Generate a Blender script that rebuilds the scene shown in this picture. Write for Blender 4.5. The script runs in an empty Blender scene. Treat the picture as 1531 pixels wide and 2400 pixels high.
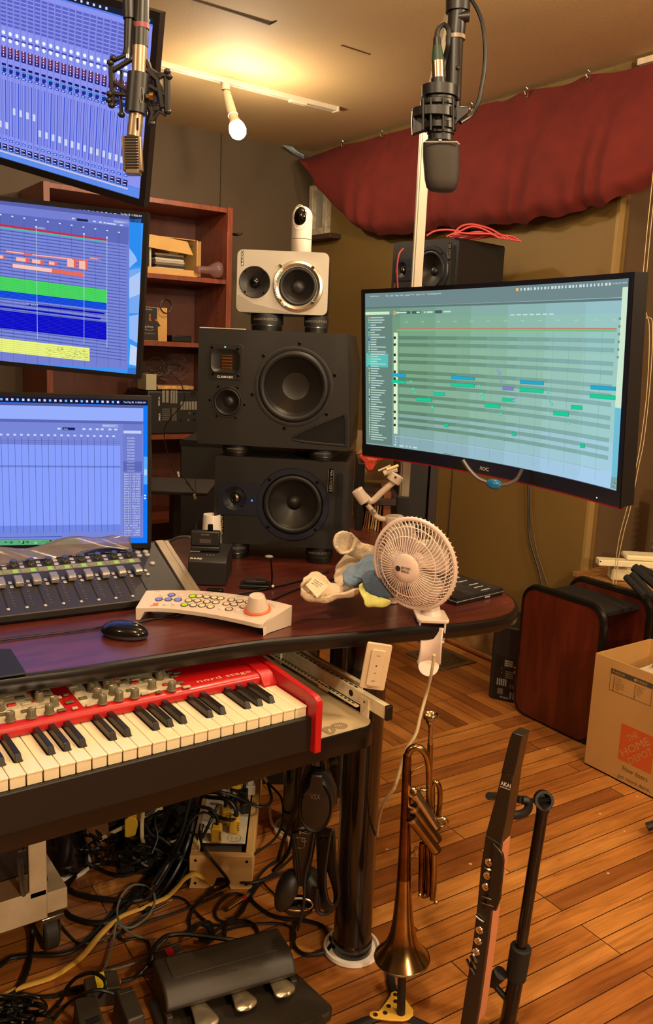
import bpy, math, random
from mathutils import Matrix, Vector, noise
random.seed(7)
PI = math.pi
SC = bpy.context.scene
COL = SC.collection

# ---------------------------------------------------------------- camera
CAM_H = 1.283
YAW, PITCH, ROLL = 0.615, 0.189, 0.0432
FPX = 2000.0
def _cam_axes():
    cp, sp = math.cos(PITCH), math.sin(PITCH)
    r0 = Vector((math.cos(YAW), -math.sin(YAW), 0))
    fh = Vector((math.sin(YAW), math.cos(YAW), 0))
    fwd = fh*cp + Vector((0, 0, -sp))
    up0 = fh*sp + Vector((0, 0, cp))
    c, s = math.cos(ROLL), math.sin(ROLL)
    return r0*c + up0*s, up0*c - r0*s, fwd
C_R, C_U, C_F = _cam_axes()
C_O = Vector((0, 0, CAM_H))
cam_data = bpy.data.cameras.new('camera')
cam = bpy.data.objects.new('camera', cam_data)
COL.objects.link(cam)
cam.matrix_world = Matrix(((C_R.x, C_U.x, -C_F.x, 0), (C_R.y, C_U.y, -C_F.y, 0), (C_R.z, C_U.z, -C_F.z, CAM_H), (0, 0, 0, 1)))
cam_data.sensor_fit = 'VERTICAL'
cam_data.sensor_height = 24.0
cam_data.sensor_width = 24.0*1531/2400
cam_data.lens = FPX/2400*24
cam_data.clip_start = 0.02
SC.camera = cam

# ---------------------------------------------------------------- exposure, world, lights
SC.view_settings.view_transform = 'Standard'
SC.view_settings.look = 'None'
SC.view_settings.gamma = 1.0
SC.view_settings.use_curve_mapping = False
EXPOSURE = 1.5
SC.view_settings.exposure = EXPOSURE
SC.render.film_transparent = False
w = bpy.data.worlds.new('world'); SC.world = w; w.use_nodes = True
w.node_tree.nodes['Background'].inputs[0].default_value = (0.30, 0.19, 0.10, 1)
w.node_tree.nodes['Background'].inputs[1].default_value = 0.02
WARM = (1.0, 0.80, 0.54)
def lamp(name, loc, power, radius=0.03, color=WARM):
    d = bpy.data.lights.new(name, 'POINT'); d.energy = power; d.color = color; d.shadow_soft_size = radius
    o = bpy.data.objects.new(name, d); COL.objects.link(o); o.location = loc
    return o
lamp('ceiling_lamp', (1.30, 1.42, 2.14), 12, 0.035)     # the bulb just above the picture
lamp('ceiling_lamp', (0.35, 0.50, 2.15), 13, 0.04)
lamp('ceiling_lamp', (-0.9, 1.1, 2.15), 8, 0.05)
lamp('ceiling_lamp', (1.9, -0.2, 2.15), 31, 0.06)
lamp('ceiling_lamp', (0.35, -2.1, 1.9), 62, 0.07)

# ---------------------------------------------------------------- pixel ray helper (for reading positions of things off the photograph)
def ray(px, py):
    return C_F + C_R*((px-765.5)/FPX) - C_U*((py-1200)/FPX)
def atz(px, py, z):
    d = ray(px, py); return C_O + d*((z-CAM_H)/d.z)
def atx(px, py, x):
    d = ray(px, py); return C_O + d*(x/d.x)
def aty(px, py, y):
    d = ray(px, py); return C_O + d*(y/d.y)
def atd(px, py, dist):
    return C_O + ray(px, py)*dist

# ---------------------------------------------------------------- materials
def lin(c):
    out = []
    for v in c:
        v /= 255.0
        out.append(v/12.92 if v <= 0.04045 else ((v+0.055)/1.055)**2.4)
    return (out[0], out[1], out[2], 1.0)
_MC = {}
def mat(name, col, rough=0.5, metal=0.0, noise=None, bump=None, coat=0.0, spec=0.5, trans=0.0, sheen=0.0, stretch=None):
    if name in _MC: return _MC[name]
    m = bpy.data.materials.new(name); m.use_nodes = True
    nt = m.node_tree; b = nt.nodes['Principled BSDF']
    b.inputs['Base Color'].default_value = lin(col)
    b.inputs['Roughness'].default_value = rough
    b.inputs['Metallic'].default_value = metal
    b.inputs['Specular IOR Level'].default_value = spec
    b.inputs['Coat Weight'].default_value = coat
    b.inputs['Coat Roughness'].default_value = 0.12
    b.inputs['Transmission Weight'].default_value = trans
    b.inputs['Sheen Weight'].default_value = sheen
    if noise or bump:
        tc = nt.nodes.new('ShaderNodeTexCoord'); mp = nt.nodes.new('ShaderNodeMapping')
        nt.links.new(tc.outputs['Object'], mp.inputs[0])
        if stretch: mp.inputs['Scale'].default_value = stretch
    if noise:
        n = nt.nodes.new('ShaderNodeTexNoise'); n.inputs['Scale'].default_value = noise[0]; n.inputs['Detail'].default_value = 6
        nt.links.new(mp.outputs[0], n.inputs[0])
        r = nt.nodes.new('ShaderNodeValToRGB')
        a = noise[1]; c = lin(col)
        r.color_ramp.elements[0].position = 0.3; r.color_ramp.elements[1].position = 0.7
        r.color_ramp.elements[0].color = tuple(max(0, x*(1-a)) for x in c[:3])+(1,)
        c2 = lin(noise[2]) if len(noise) > 2 else tuple(min(1, x*(1+a)) for x in c[:3])+(1,)
        r.color_ramp.elements[1].color = c2
        nt.links.new(n.outputs[0], r.inputs[0]); nt.links.new(r.outputs[0], b.inputs['Base Color'])
    if bump:
        n2 = nt.nodes.new('ShaderNodeTexNoise'); n2.inputs['Scale'].default_value = bump[0]; n2.inputs['Detail'].default_value = 4
        nt.links.new(mp.outputs[0], n2.inputs[0])
        bp = nt.nodes.new('ShaderNodeBump'); bp.inputs['Strength'].default_value = bump[1]; bp.inputs['Distance'].default_value = bump[2] if len(bump) > 2 else 0.002
        nt.links.new(n2.outputs[0], bp.inputs['Height']); nt.links.new(bp.outputs[0], b.inputs['Normal'])
    _MC[name] = m
    return m
def emis(col, strength=1.0):
    key = 'glow_%d_%d_%d_%.2f' % (col[0], col[1], col[2], strength)
    if key in _MC: return _MC[key]
    m = bpy.data.materials.new(key); m.use_nodes = True
    nt = m.node_tree; nt.nodes.remove(nt.nodes['Principled BSDF'])
    e = nt.nodes.new('ShaderNodeEmission'); e.inputs[0].default_value = lin(col); e.inputs[1].default_value = strength
    nt.links.new(e.outputs[0], nt.nodes['Material Output'].inputs[0])
    _MC[key] = m
    return m

BLACK = mat('black_plastic', (13, 11, 10), 0.42)
BLACKM = mat('matte_black_plastic', (17, 15, 13), 0.7, bump=(900, 0.25, 0.0004))
GLOSSB = mat('glossy_black_plastic', (10, 9, 9), 0.12)
RUBBER = mat('black_rubber', (11, 10, 9), 0.55)
CABLE = mat('black_cable_rubber', (13, 10, 8), 0.42)
WHITE = mat('white_plastic', (226, 216, 205), 0.35)
WHITEG = mat('off_white_plastic', (206, 196, 180), 0.4)
GREYP = mat('grey_plastic', (128, 124, 118), 0.5)
STEEL = mat('brushed_steel', (190, 184, 172), 0.3, 1.0, noise=(60, 0.15))
CHROME = mat('chrome', (225, 220, 212), 0.07, 1.0)
ALU = mat('aluminium', (160, 150, 132), 0.4, 0.6)
PRINTW = mat('white_print', (235, 230, 220), 0.6)
PRINTK = mat('black_print', (25, 22, 20), 0.6)
PRINTG = mat('grey_print', (130, 125, 115), 0.6)
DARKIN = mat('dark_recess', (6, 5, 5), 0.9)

# ---------------------------------------------------------------- mesh builder
def rrect(x0, y0, x1, y1, r, n=5):
    r = min(r, abs(x1-x0)/2-1e-5, abs(y1-y0)/2-1e-5); P = []
    for cx, cy, a0 in ((x1-r, y1-r, 0), (x0+r, y1-r, 90), (x0+r, y0+r, 180), (x1-r, y0+r, 270)):
        for i in range(n+1):
            a = math.radians(a0+90*i/n); P.append((cx+r*math.cos(a), cy+r*math.sin(a)))
    return P
def circ(cx, cy, r, n=32, ry=None):
    ry = ry or r
    return [(cx+r*math.cos(2*PI*i/n), cy+ry*math.sin(2*PI*i/n)) for i in range(n)]
def spline(P, n=6, closed=False):
    P = [Vector(p) for p in P]; out = []
    N = len(P)
    if N < 3: return P
    rng = range(N if closed else N-1)
    for i in rng:
        if closed: a, b, c, d = P[i-1], P[i], P[(i+1) % N], P[(i+2) % N]
        else:
            b, c = P[i], P[i+1]
            a = P[i-1] if i > 0 else b*2-c
            d = P[i+2] if i+2 < N else c*2-b
        for k in range(n):
            t = k/n
            out.append(0.5*((2*b)+(c-a)*t+(2*a-5*b+4*c-d)*t*t+(3*b-a-3*c+d)*t**3))
    if not closed: out.append(P[-1])
    return out
FR = Matrix.Rotation(PI/2, 4, 'X')        # drawing plane x,y -> x,z ; extrusion +z -> -y (towards the viewer)
def T(x, y=0, z=0):
    return Matrix.Translation((x, y, z))
def RX(a): return Matrix.Rotation(a, 4, 'X')
def RY(a): return Matrix.Rotation(a, 4, 'Y')
def RZ(a): return Matrix.Rotation(a, 4, 'Z')
def aim(p0, p1):
    """matrix whose +z runs from p0 to p1, origin p0"""
    p0, p1 = Vector(p0), Vector(p1); d = (p1-p0).normalized()
    q = Vector((0, 0, 1)).rotation_difference(d)
    return Matrix.Translation(p0) @ q.to_matrix().to_4x4()
_TXT = {}
def text_geo(s, bold=False):
    key = (s, bold)
    if key in _TXT: return _TXT[key]
    c = bpy.data.curves.new('t', 'FONT'); c.body = s; c.size = 1; c.resolution_u = 2
    if bold: c.offset = 0.012
    o = bpy.data.objects.new('t', c); COL.objects.link(o)
    bpy.context.view_layer.update()
    me = bpy.data.meshes.new_from_object(o.evaluated_get(bpy.context.evaluated_depsgraph_get()))
    V = [v.co.copy() for v in me.vertices]; F = [tuple(p.vertices) for p in me.polygons]
    bpy.data.objects.remove(o); bpy.data.curves.remove(c); bpy.data.meshes.remove(me)
    if V:
        x0 = min(v.x for v in V); x1 = max(v.x for v in V); y0 = min(v.y for v in V); y1 = max(v.y for v in V)
        V = [((v.x-x0)/(x1-x0+1e-9), (v.y-y0)/(y1-y0+1e-9)) for v in V]; asp = (x1-x0)/(y1-y0+1e-9)
    else: asp = 1
    _TXT[key] = (V, F, asp)
    return _TXT[key]
class MB:
    def __init__(s): s.v = []; s.f = []; s.mi = []; s.mats = []; s.cur = 0
    def use(s, m):
        if m not in s.mats: s.mats.append(m)
        s.cur = s.mats.index(m); return s
    def add(s, V, F, M=None):
        o = len(s.v)
        for p in V:
            p = Vector(p) if len(p) == 3 else Vector((p[0], p[1], 0))
            s.v.append(M @ p if M else p)
        for f in F:
            s.f.append(tuple(i+o for i in f)); s.mi.append(s.cur)
        return s
    def bx(s, x0, x1, y0, y1, z0, z1, M=None):
        V = [(x, y, z) for z in (z0, z1) for x, y in ((x0, y0), (x1, y0), (x1, y1), (x0, y1))]
        return s.add(V, [(3, 2, 1, 0), (4, 5, 6, 7), (0, 1, 5, 4), (1, 2, 6, 5), (2, 3, 7, 6), (3, 0, 4, 7)], M)
    def cb(s, c, d, M=None):
        return s.bx(c[0]-d[0]/2, c[0]+d[0]/2, c[1]-d[1]/2, c[1]+d[1]/2, c[2]-d[2]/2, c[2]+d[2]/2, M)
    def prism(s, P, z0, z1, M=None, top=None):
        n = len(P); top = top or P
        V = [(p[0], p[1], z0) for p in P]+[(p[0], p[1], z1) for p in top]
        F = [tuple(range(n-1, -1, -1)), tuple(range(n, 2*n))]+[(i, (i+1) % n, n+(i+1) % n, n+i) for i in range(n)]
        return s.add(V, F, M)
    def poly(s, P, z=0, M=None):
        return s.add([(p[0], p[1], z) for p in P], [tuple(range(len(P)))], M)
    def lathe(s, prof, n=24, M=None, a0=0, a1=2*PI):
        V = []; F = []; full = abs(a1-a0-2*PI) < 1e-6; cols = n if full else n+1
        for r, z in prof:
            for i in range(cols):
                a = a0+(a1-a0)*i/n; V.append((r*math.cos(a), r*math.sin(a), z))
        for j in range(len(prof)-1):
            for i in range(n):
                i2 = (i+1) % cols
                F.append((j*cols+i, j*cols+i2, (j+1)*cols+i2, (j+1)*cols+i))
        if full:
            if prof[0][0] > 1e-6: F.append(tuple(range(n-1, -1, -1)))
            if prof[-1][0] > 1e-6: F.append(tuple(range((len(prof)-1)*cols, len(prof)*cols)))
        return s.add(V, F, M)
    def shell(s, prof, n=24, M=None):
        V = []; F = []
        for r, z in prof:
            for i in range(n):
                a = 2*PI*i/n; V.append((r*math.cos(a), r*math.sin(a), z))
        for j in range(len(prof)-1):
            for i in range(n): F.append((j*n+i, j*n+(i+1) % n, (j+1)*n+(i+1) % n, (j+1)*n+i))
        return s.add(V, F, M)
    def cyl(s, p0, p1, r0, r1=None, n=20, M=None):
        p0, p1 = Vector(p0), Vector(p1); L = (p1-p0).length
        A = aim(p0, p1)
        return s.lathe([(r0, 0), (r0 if r1 is None else r1, L)], n, (M @ A) if M else A)
    def ring(s, c, R, r, n=24, k=8, M=None):
        P = [(R*math.cos(2*PI*i/n), R*math.sin(2*PI*i/n), 0) for i in range(n)]
        A = Matrix.Translation(c)
        return s.tube(P, r, k, closed=True, M=(M @ A) if M else A)
    def tube(s, P, r, k=8, closed=False, M=None, flat=None):
        P = [Vector(p) for p in P]; N = len(P); V = []; F = []; prev = None
        rr = r if isinstance(r, (list, tuple)) else [r]*N
        for i in range(N):
            if closed: t = P[(i+1) % N]-P[i-1]
            else: t = P[min(i+1, N-1)]-P[max(i-1, 0)]
            if t.length < 1e-9: t = Vector((0, 0, 1))
            t.normalize()
            if prev is None:
                a = Vector((0, 0, 1)) if abs(t.z) < 0.9 else Vector((1, 0, 0))
                nrm = (a-t*a.dot(t)).normalized()
            else:
                nrm = (prev-t*prev.dot(t))
                nrm = nrm.normalized() if nrm.length > 1e-6 else prev
            prev = nrm; bn = t.cross(nrm)
            for j in range(k):
                a = 2*PI*j/k
                V.append(P[i]+(nrm*math.cos(a)*(flat if flat else 1)+bn*math.sin(a))*rr[i])
        for i in range(N if closed else N-1):
            i2 = (i+1) % N
            for j in range(k): F.append((i*k+j, i*k+(j+1) % k, i2*k+(j+1) % k, i2*k+j))
        if not closed: F += [tuple(range(k-1, -1, -1)), tuple(range((N-1)*k, N*k))]
        return s.add(V, F, M)
    def sphere(s, c, r, n=16, M=None, sc=(1, 1, 1)):
        prof = [(math.sin(PI*i/n)*r, -math.cos(PI*i/n)*r) for i in range(n+1)]
        prof[0] = (0, -r); prof[-1] = (0, r)
        A = Matrix.Translation(c) @ Matrix.Diagonal((sc[0], sc[1], sc[2], 1))
        return s.lathe(prof, n*2, (M @ A) if M else A)
    def grid(s, fn, nu, nv, M=None, closeu=False):
        V = [fn(i/nu, j/nv) for j in range(nv+1) for i in range(nu+(0 if closeu else 1))]
        c = nu if closeu else nu+1
        F = [(j*c+i, j*c+(i+1) % c, (j+1)*c+(i+1) % c, (j+1)*c+i) for j in range(nv) for i in range(nu)]
        return s.add(V, F, M)
    def text(s, txt, M, h, w=None, bold=False):
        """text lying in the x,y plane of M, lower left at its origin, cap height h"""
        V, F, asp = text_geo(txt, bold)
        if not V: return s
        w = w or h*asp
        return s.add([(x*w, y*h, 0) for x, y in V], F, M)
    def build(s, name, parent=None, m=None, bevel=0, smooth=True, seg=2, angle=35, sub=0, solid=0, frame=None):
        me = bpy.data.meshes.new(name)
        me.from_pydata([tuple(v) for v in s.v], [], s.f)
        if m is not None and not s.mats: me.materials.append(m)
        for q in s.mats: me.materials.append(q)
        if s.mats: me.polygons.foreach_set('material_index', s.mi)
        me.polygons.foreach_set('use_smooth', [bool(smooth)]*len(me.polygons))
        me.update()
        if smooth and not sub:
            try: me.set_sharp_from_angle(angle=math.radians(angle))
            except Exception: pass
        o = bpy.data.objects.new(name, me); COL.objects.link(o)
        if parent is not None: o.parent = parent
        if frame is not None: o.matrix_world = frame.M
        if solid:
            md = o.modifiers.new('solid', 'SOLIDIFY'); md.thickness = solid; md.offset = 0
        if bevel:
            md = o.modifiers.new('bevel', 'BEVEL'); md.width = bevel; md.segments = seg; md.limit_method = 'ANGLE'; md.angle_limit = math.radians(40)
        if sub:
            md = o.modifiers.new('sub', 'SUBSURF'); md.levels = sub; md.render_levels = sub
        return o
class Fr:
    def __init__(s, loc, yaw=0, tilt=0, roll=0, M=None):
        s.M = M if M is not None else (Matrix.Translation(loc) @ RZ(math.radians(yaw)) @ RX(-math.radians(tilt)) @ RY(-math.radians(roll)))
        s.I = s.M.inverted()
        s.o = s.I @ C_O; s.r = s.I.to_3x3()
    def _d(s, px, py): return s.r @ ray(px, py)
    def fy(s, px, py, y=0.0):
        d = s._d(px, py); return s.o + d*((y-s.o.y)/d.y)
    def fz(s, px, py, z=0.0):
        d = s._d(px, py); return s.o + d*((z-s.o.z)/d.z)
    def fx(s, px, py, x=0.0):
        d = s._d(px, py); return s.o + d*((x-s.o.x)/d.x)
def tag(o, label=None, cat=None, group=None, kind=None):
    if label: o['label'] = label
    if cat: o['category'] = cat
    if group: o['group'] = group
    if kind: o['kind'] = kind
    return o
def thing(name, label, cat, frame=None, group=None):
    o = bpy.data.objects.new(name, None); COL.objects.link(o); o.empty_display_size = 0.05
    if frame is not None: o.matrix_world = frame.M if isinstance(frame, Fr) else Matrix.Translation(frame)
    return tag(o, label, cat, group)
def struct(o): o['kind'] = 'structure'; return o
def dup(o, parent=None, world=None, label=None):
    c = o.copy(); COL.objects.link(c)
    if parent is not None: c.parent = parent
    if world is not None: c.matrix_world = world
    if label: c['label'] = label
    for ch in list(o.children): dup(ch, c)
    return c
# ================================================================ the room
def floor_mat(name, rot, seed):
    m = bpy.data.materials.new(name); m.use_nodes = True; nt = m.node_tree; L = nt.links
    b = nt.nodes['Principled BSDF']
    tc = nt.nodes.new('ShaderNodeTexCoord'); mp = nt.nodes.new('ShaderNodeMapping'); mp.inputs['Rotation'].default_value = (0, 0, rot)
    mp.inputs['Location'].default_value = (seed, seed*0.31, 0)
    L.new(tc.outputs['Object'], mp.inputs[0])
    br = nt.nodes.new('ShaderNodeTexBrick'); br.offset = 0.37; br.offset_frequency = 3; br.squash = 1
    br.inputs['Scale'].default_value = 1; br.inputs['Brick Width'].default_value = 0.93; br.inputs['Row Height'].default_value = 0.057
    br.inputs['Mortar Size'].default_value = 0.0014; br.inputs['Mortar Smooth'].default_value = 0.2; br.inputs['Bias'].default_value = 0.0
    br.inputs['Color1'].default_value = (0, 0, 0, 1); br.inputs['Color2'].default_value = (1, 1, 1, 1); br.inputs['Mortar'].default_value = (0.5, 0.5, 0.5, 1)
    L.new(mp.outputs[0], br.inputs[0])
    ramp = nt.nodes.new('ShaderNodeValToRGB'); e = ramp.color_ramp.elements
    e[0].color = lin((140, 84, 38)); e[1].color = lin((202, 142, 72)); e[0].position = 0.0; e[1].position = 1.0
    q = ramp.color_ramp.elements.new(0.35); q.color = lin((176, 112, 50)); q = ramp.color_ramp.elements.new(0.7); q.color = lin((188, 126, 60))
    L.new(br.outputs['Color'], ramp.inputs[0])
    # grain stretched along the board
    mp2 = nt.nodes.new('ShaderNodeMapping'); mp2.inputs['Scale'].default_value = (1.6, 26, 1); L.new(mp.outputs[0], mp2.inputs[0])
    addv = nt.nodes.new('ShaderNodeVectorMath'); addv.operation = 'ADD'; L.new(mp2.outputs[0], addv.inputs[0])
    sc = nt.nodes.new('ShaderNodeVectorMath'); sc.operation = 'SCALE'; sc.inputs['Scale'].default_value = 9; L.new(br.outputs['Color'], sc.inputs[0]); L.new(sc.outputs[0], addv.inputs[1])
    n = nt.nodes.new('ShaderNodeTexNoise'); n.inputs['Scale'].default_value = 2.2; n.inputs['Detail'].default_value = 8; n.inputs['Roughness'].default_value = 0.65; n.inputs['Distortion'].default_value = 1.2
    L.new(addv.outputs[0], n.inputs[0])
    r2 = nt.nodes.new('ShaderNodeValToRGB'); r2.color_ramp.elements[0].position = 0.30; r2.color_ramp.elements[0].color = (0.40, 0.32, 0.25, 1); r2.color_ramp.elements[1].position = 0.62; r2.color_ramp.elements[1].color = (1.08, 1.05, 1.0, 1)
    L.new(n.outputs[0], r2.inputs[0])
    mul = nt.nodes.new('ShaderNodeMixRGB'); mul.blend_type = 'MULTIPLY'; mul.inputs[0].default_value = 0.75; L.new(ramp.outputs[0], mul.inputs[1]); L.new(r2.outputs[0], mul.inputs[2])
    # larger worn patches
    n3 = nt.nodes.new('ShaderNodeTexNoise'); n3.inputs['Scale'].default_value = 3.3; n3.inputs['Detail'].default_value = 5; L.new(mp.outputs[0], n3.inputs[0])
    r3 = nt.nodes.new('ShaderNodeValToRGB'); r3.color_ramp.elements[0].position = 0.35; r3.color_ramp.elements[0].color = (0.62, 0.52, 0.45, 1); r3.color_ramp.elements[1].position = 0.6; r3.color_ramp.elements[1].color = (1, 1, 1, 1)
    L.new(n3.outputs[0], r3.inputs[0])
    mul2 = nt.nodes.new('ShaderNodeMixRGB'); mul2.blend_type = 'MULTIPLY'; mul2.inputs[0].default_value = 0.8; L.new(mul.outputs[0], mul2.inputs[1]); L.new(r3.outputs[0], mul2.inputs[2])
    # paint specks
    vo = nt.nodes.new('ShaderNodeTexVoronoi'); vo.inputs['Scale'].default_value = 9; L.new(mp.outputs[0], vo.inputs[0])
    n4 = nt.nodes.new('ShaderNodeTexNoise'); n4.inputs['Scale'].default_value = 55; L.new(mp.outputs[0], n4.inputs[0])
    ad = nt.nodes.new('ShaderNodeMath'); ad.operation = 'MULTIPLY_ADD'; ad.inputs[1].default_value = 0.10; L.new(n4.outputs[0], ad.inputs[0]); L.new(vo.outputs['Distance'], ad.inputs[2])
    lt = nt.nodes.new('ShaderNodeMath'); lt.operation = 'LESS_THAN'; lt.inputs[1].default_value = 0.086; L.new(ad.outputs[0], lt.inputs[0])
    mx = nt.nodes.new('ShaderNodeMixRGB'); L.new(lt.outputs[0], mx.inputs[0]); L.new(mul2.outputs[0], mx.inputs[1]); mx.inputs[2].default_value = lin((214, 176, 130))
    n5 = nt.nodes.new('ShaderNodeTexNoise'); n5.inputs['Scale'].default_value = 7; n5.inputs['Detail'].default_value = 9; n5.inputs['Roughness'].default_value = 0.7; n5.inputs['Distortion'].default_value = 2
    mp5 = nt.nodes.new('ShaderNodeMapping'); mp5.inputs['Scale'].default_value = (0.7, 2.6, 1); L.new(mp.outputs[0], mp5.inputs[0]); L.new(mp5.outputs[0], n5.inputs[0])
    r5 = nt.nodes.new('ShaderNodeValToRGB'); r5.color_ramp.elements[0].position = 0.63; r5.color_ramp.elements[0].color = (0, 0, 0, 1); r5.color_ramp.elements[1].position = 0.72; r5.color_ramp.elements[1].color = (.75, .75, .75, 1); L.new(n5.outputs[0], r5.inputs[0])
    mx5 = nt.nodes.new('ShaderNodeMixRGB'); L.new(r5.outputs[0], mx5.inputs[0]); L.new(mx.outputs[0], mx5.inputs[1]); mx5.inputs[2].default_value = lin((78, 36, 16)); mx = mx5
    # gaps
    mx2 = nt.nodes.new('ShaderNodeMixRGB'); L.new(br.outputs['Fac'], mx2.inputs[0]); L.new(mx.outputs[0], mx2.inputs[1]); mx2.inputs[2].default_value = lin((38, 18, 8))
    L.new(mx2.outputs[0], b.inputs['Base Color'])
    b.inputs['Roughness'].default_value = 0.38
    rr = nt.nodes.new('ShaderNodeMapRange'); rr.inputs[3].default_value = 0.28; rr.inputs[4].default_value = 0.55; L.new(n.outputs[0], rr.inputs[0]); L.new(rr.outputs[0], b.inputs['Roughness'])
    bp = nt.nodes.new('ShaderNodeBump'); bp.inputs['Strength'].default_value = 0.5; bp.inputs['Distance'].default_value = 0.0015; bp.invert = True
    L.new(br.outputs['Fac'], bp.inputs['Height']); L.new(bp.outputs[0], b.inputs['Normal'])
    return m
SEAM = 2.0
struct(MB().add([(-2.2, -2.4, 0), (3.6, -2.4, 0), (3.6, SEAM, 0), (-2.2, SEAM, 0)], [(0, 1, 2, 3)]).build('floor', m=floor_mat('oak_boards', math.radians(2.2), 1.3), smooth=False))
struct(MB().add([(-2.2, SEAM, 0), (3.6, SEAM, 0), (3.6, 4.0, 0), (-2.2, 4.0, 0)], [(0, 1, 2, 3)]).build('floor', m=floor_mat('oak_boards_across', math.radians(91), 4.1), smooth=False))
CEIL = 2.295
WALLM = mat('olive_brown_wall_paint', (86, 70, 50), 0.7, noise=(2.2, 0.10), bump=(240, 0.35, 0.0012))
WALLR = mat('ochre_wall_paint', (118, 92, 44), 0.6, noise=(2.0, 0.08), bump=(240, 0.25, 0.001))
WALLD = mat('shaded_brown_wall', (92, 70, 44), 0.7, noise=(3, 0.1), bump=(200, 0.3, 0.001))  # alcove walls: shade is put into this darker brown
CEILM = mat('tan_textured_ceiling', (196, 166, 118), 0.75, noise=(2.0, 0.06), bump=(330, 0.5, 0.0012), stretch=(1, 0.35, 1))
struct(MB().bx(-2.2, 3.6, -2.4, 4.0, CEIL, CEIL+0.05).build('ceiling', m=CEILM, smooth=False))
struct(MB().bx(-2.2, 3.6, 3.98, 4.05, 0, CEIL).build('wall_back', m=WALLM, smooth=False))
struct(MB().bx(-2.25, -2.2, -2.4, 4.0, 0, CEIL).build('wall_left', m=WALLM, smooth=False))
struct(MB().bx(-2.2, 3.6, -2.45, -2.4, 0, CEIL).build('wall_front', m=WALLM, smooth=False))
struct(MB().bx(2.63, 2.70, 2.025, 3.98, 0, CEIL).build('wall_right', m=WALLR, smooth=False))
struct(MB().bx(2.66, 3.6, 2.04, 2.10, 0, CEIL).build('wall_alcove', m=WALLD, smooth=False)); struct(MB().bx(3.55, 3.65, -2.4, 2.04, 0, CEIL).build('wall_right', m=WALLD, smooth=False))
struct(MB().bx(2.63, 2.66, 2.012, 2.025, 0, 1.90).build('trim_1', m=mat('ochre_panel_edge', (150, 122, 72), 0.6), smooth=False))
struct(MB().bx(2.612, 2.63, 2.02, 3.98, 0, 0.13).build('baseboard_right', m=mat('worn_wood_baseboard', (128, 88, 44), 0.6, noise=(9, 0.5, (190, 150, 95)), bump=(20, 0.5, 0.003)), bevel=0.003))
struct(MB().bx(2.59, 2.612, 2.02, 3.98, 0, 0.022).build('baseboard_right', m=mat('worn_wood_shoe', (140, 84, 36), 0.5, noise=(12, 0.3)), bevel=0.008))
# grooves of the panelled back wall
gm = mat('panel_groove', (52, 42, 28), 0.8)
for i, x in enumerate((0.9, 1.62, 2.08)):
    struct(MB().bx(x, x+0.004, 3.976, 3.981, 0, CEIL).build('trim_%d' % (i+2), m=gm, smooth=False))
struct(MB().bx(2.627, 2.631, 2.76, 2.764, 0, 1.9).build('trim_5', m=gm, smooth=False))
# ceiling seam (a crack between the boards) with its lifted end
a, b_, c = atz(450, -2, CEIL-0.001), atz(560, 32, CEIL-0.001), atz(632, 55, CEIL-0.001)
struct(MB().tube([a, b_, c, atz(648, 50, CEIL-0.001)], [0.003, 0.004, 0.006, 0.002], 5).build('trim_6', m=gm))
struct(MB().tube([atz(800, 106, CEIL-0.001), atz(868, 128, CEIL-0.001)], 0.0015, 4).build('trim_7', m=gm))
# basement window behind the curtain, only its corner shows
wf = struct(MB().bx(2.60, 2.64, 3.80, 3.98, 1.86, 1.90).bx(2.60, 2.64, 3.93, 3.965, 1.90, 2.12).bx(2.60, 2.64, 3.80, 3.835, 1.90, 2.12).build('window_1', m=mat('chipped_white_window_frame', (186, 172, 144), 0.6, noise=(30, 0.3)), bevel=0.003))
struct(MB().bx(2.625, 2.63, 3.835, 3.93, 1.90, 2.12).build('window_pane', parent=wf, m=mat('dim_window_glass', (150, 146, 130), 0.15)))
struct(MB().bx(2.56, 2.63, 3.70, 3.98, 1.835, 1.86).build('trim_8', m=mat('dark_sill', (66, 48, 34), 0.6), bevel=0.003))
# floor register
r = thing('floor_register', 'flat brown metal air vent grille set into the floor boards by the baseboard', 'vent', (2.43, 2.545, 0))
RG = mat('bronze_metal', (112, 92, 62), 0.45, 0.6)
m_ = MB(); m_.bx(-0.10, 0.10, -0.115, -0.095, 0, .006); m_.bx(-0.10, 0.10, 0.095, 0.115, 0, .006); m_.bx(-0.10, -0.075, -0.095, 0.095, 0, .006); m_.bx(0.075, 0.10, -0.095, 0.095, 0, .006)
m_.build('frame', r, RG, bevel=0.001)
m_ = MB()
for i in range(15): m_.bx(-0.075, 0.075, -0.093+i*0.013, -0.087+i*0.013, 0.0015, 0.0045)
m_.build('louvre_grille', r, RG)
MB().bx(-0.075, 0.075, -0.095, 0.095, 0.0003, 0.001).build('duct_opening', r, DARKIN)

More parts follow.
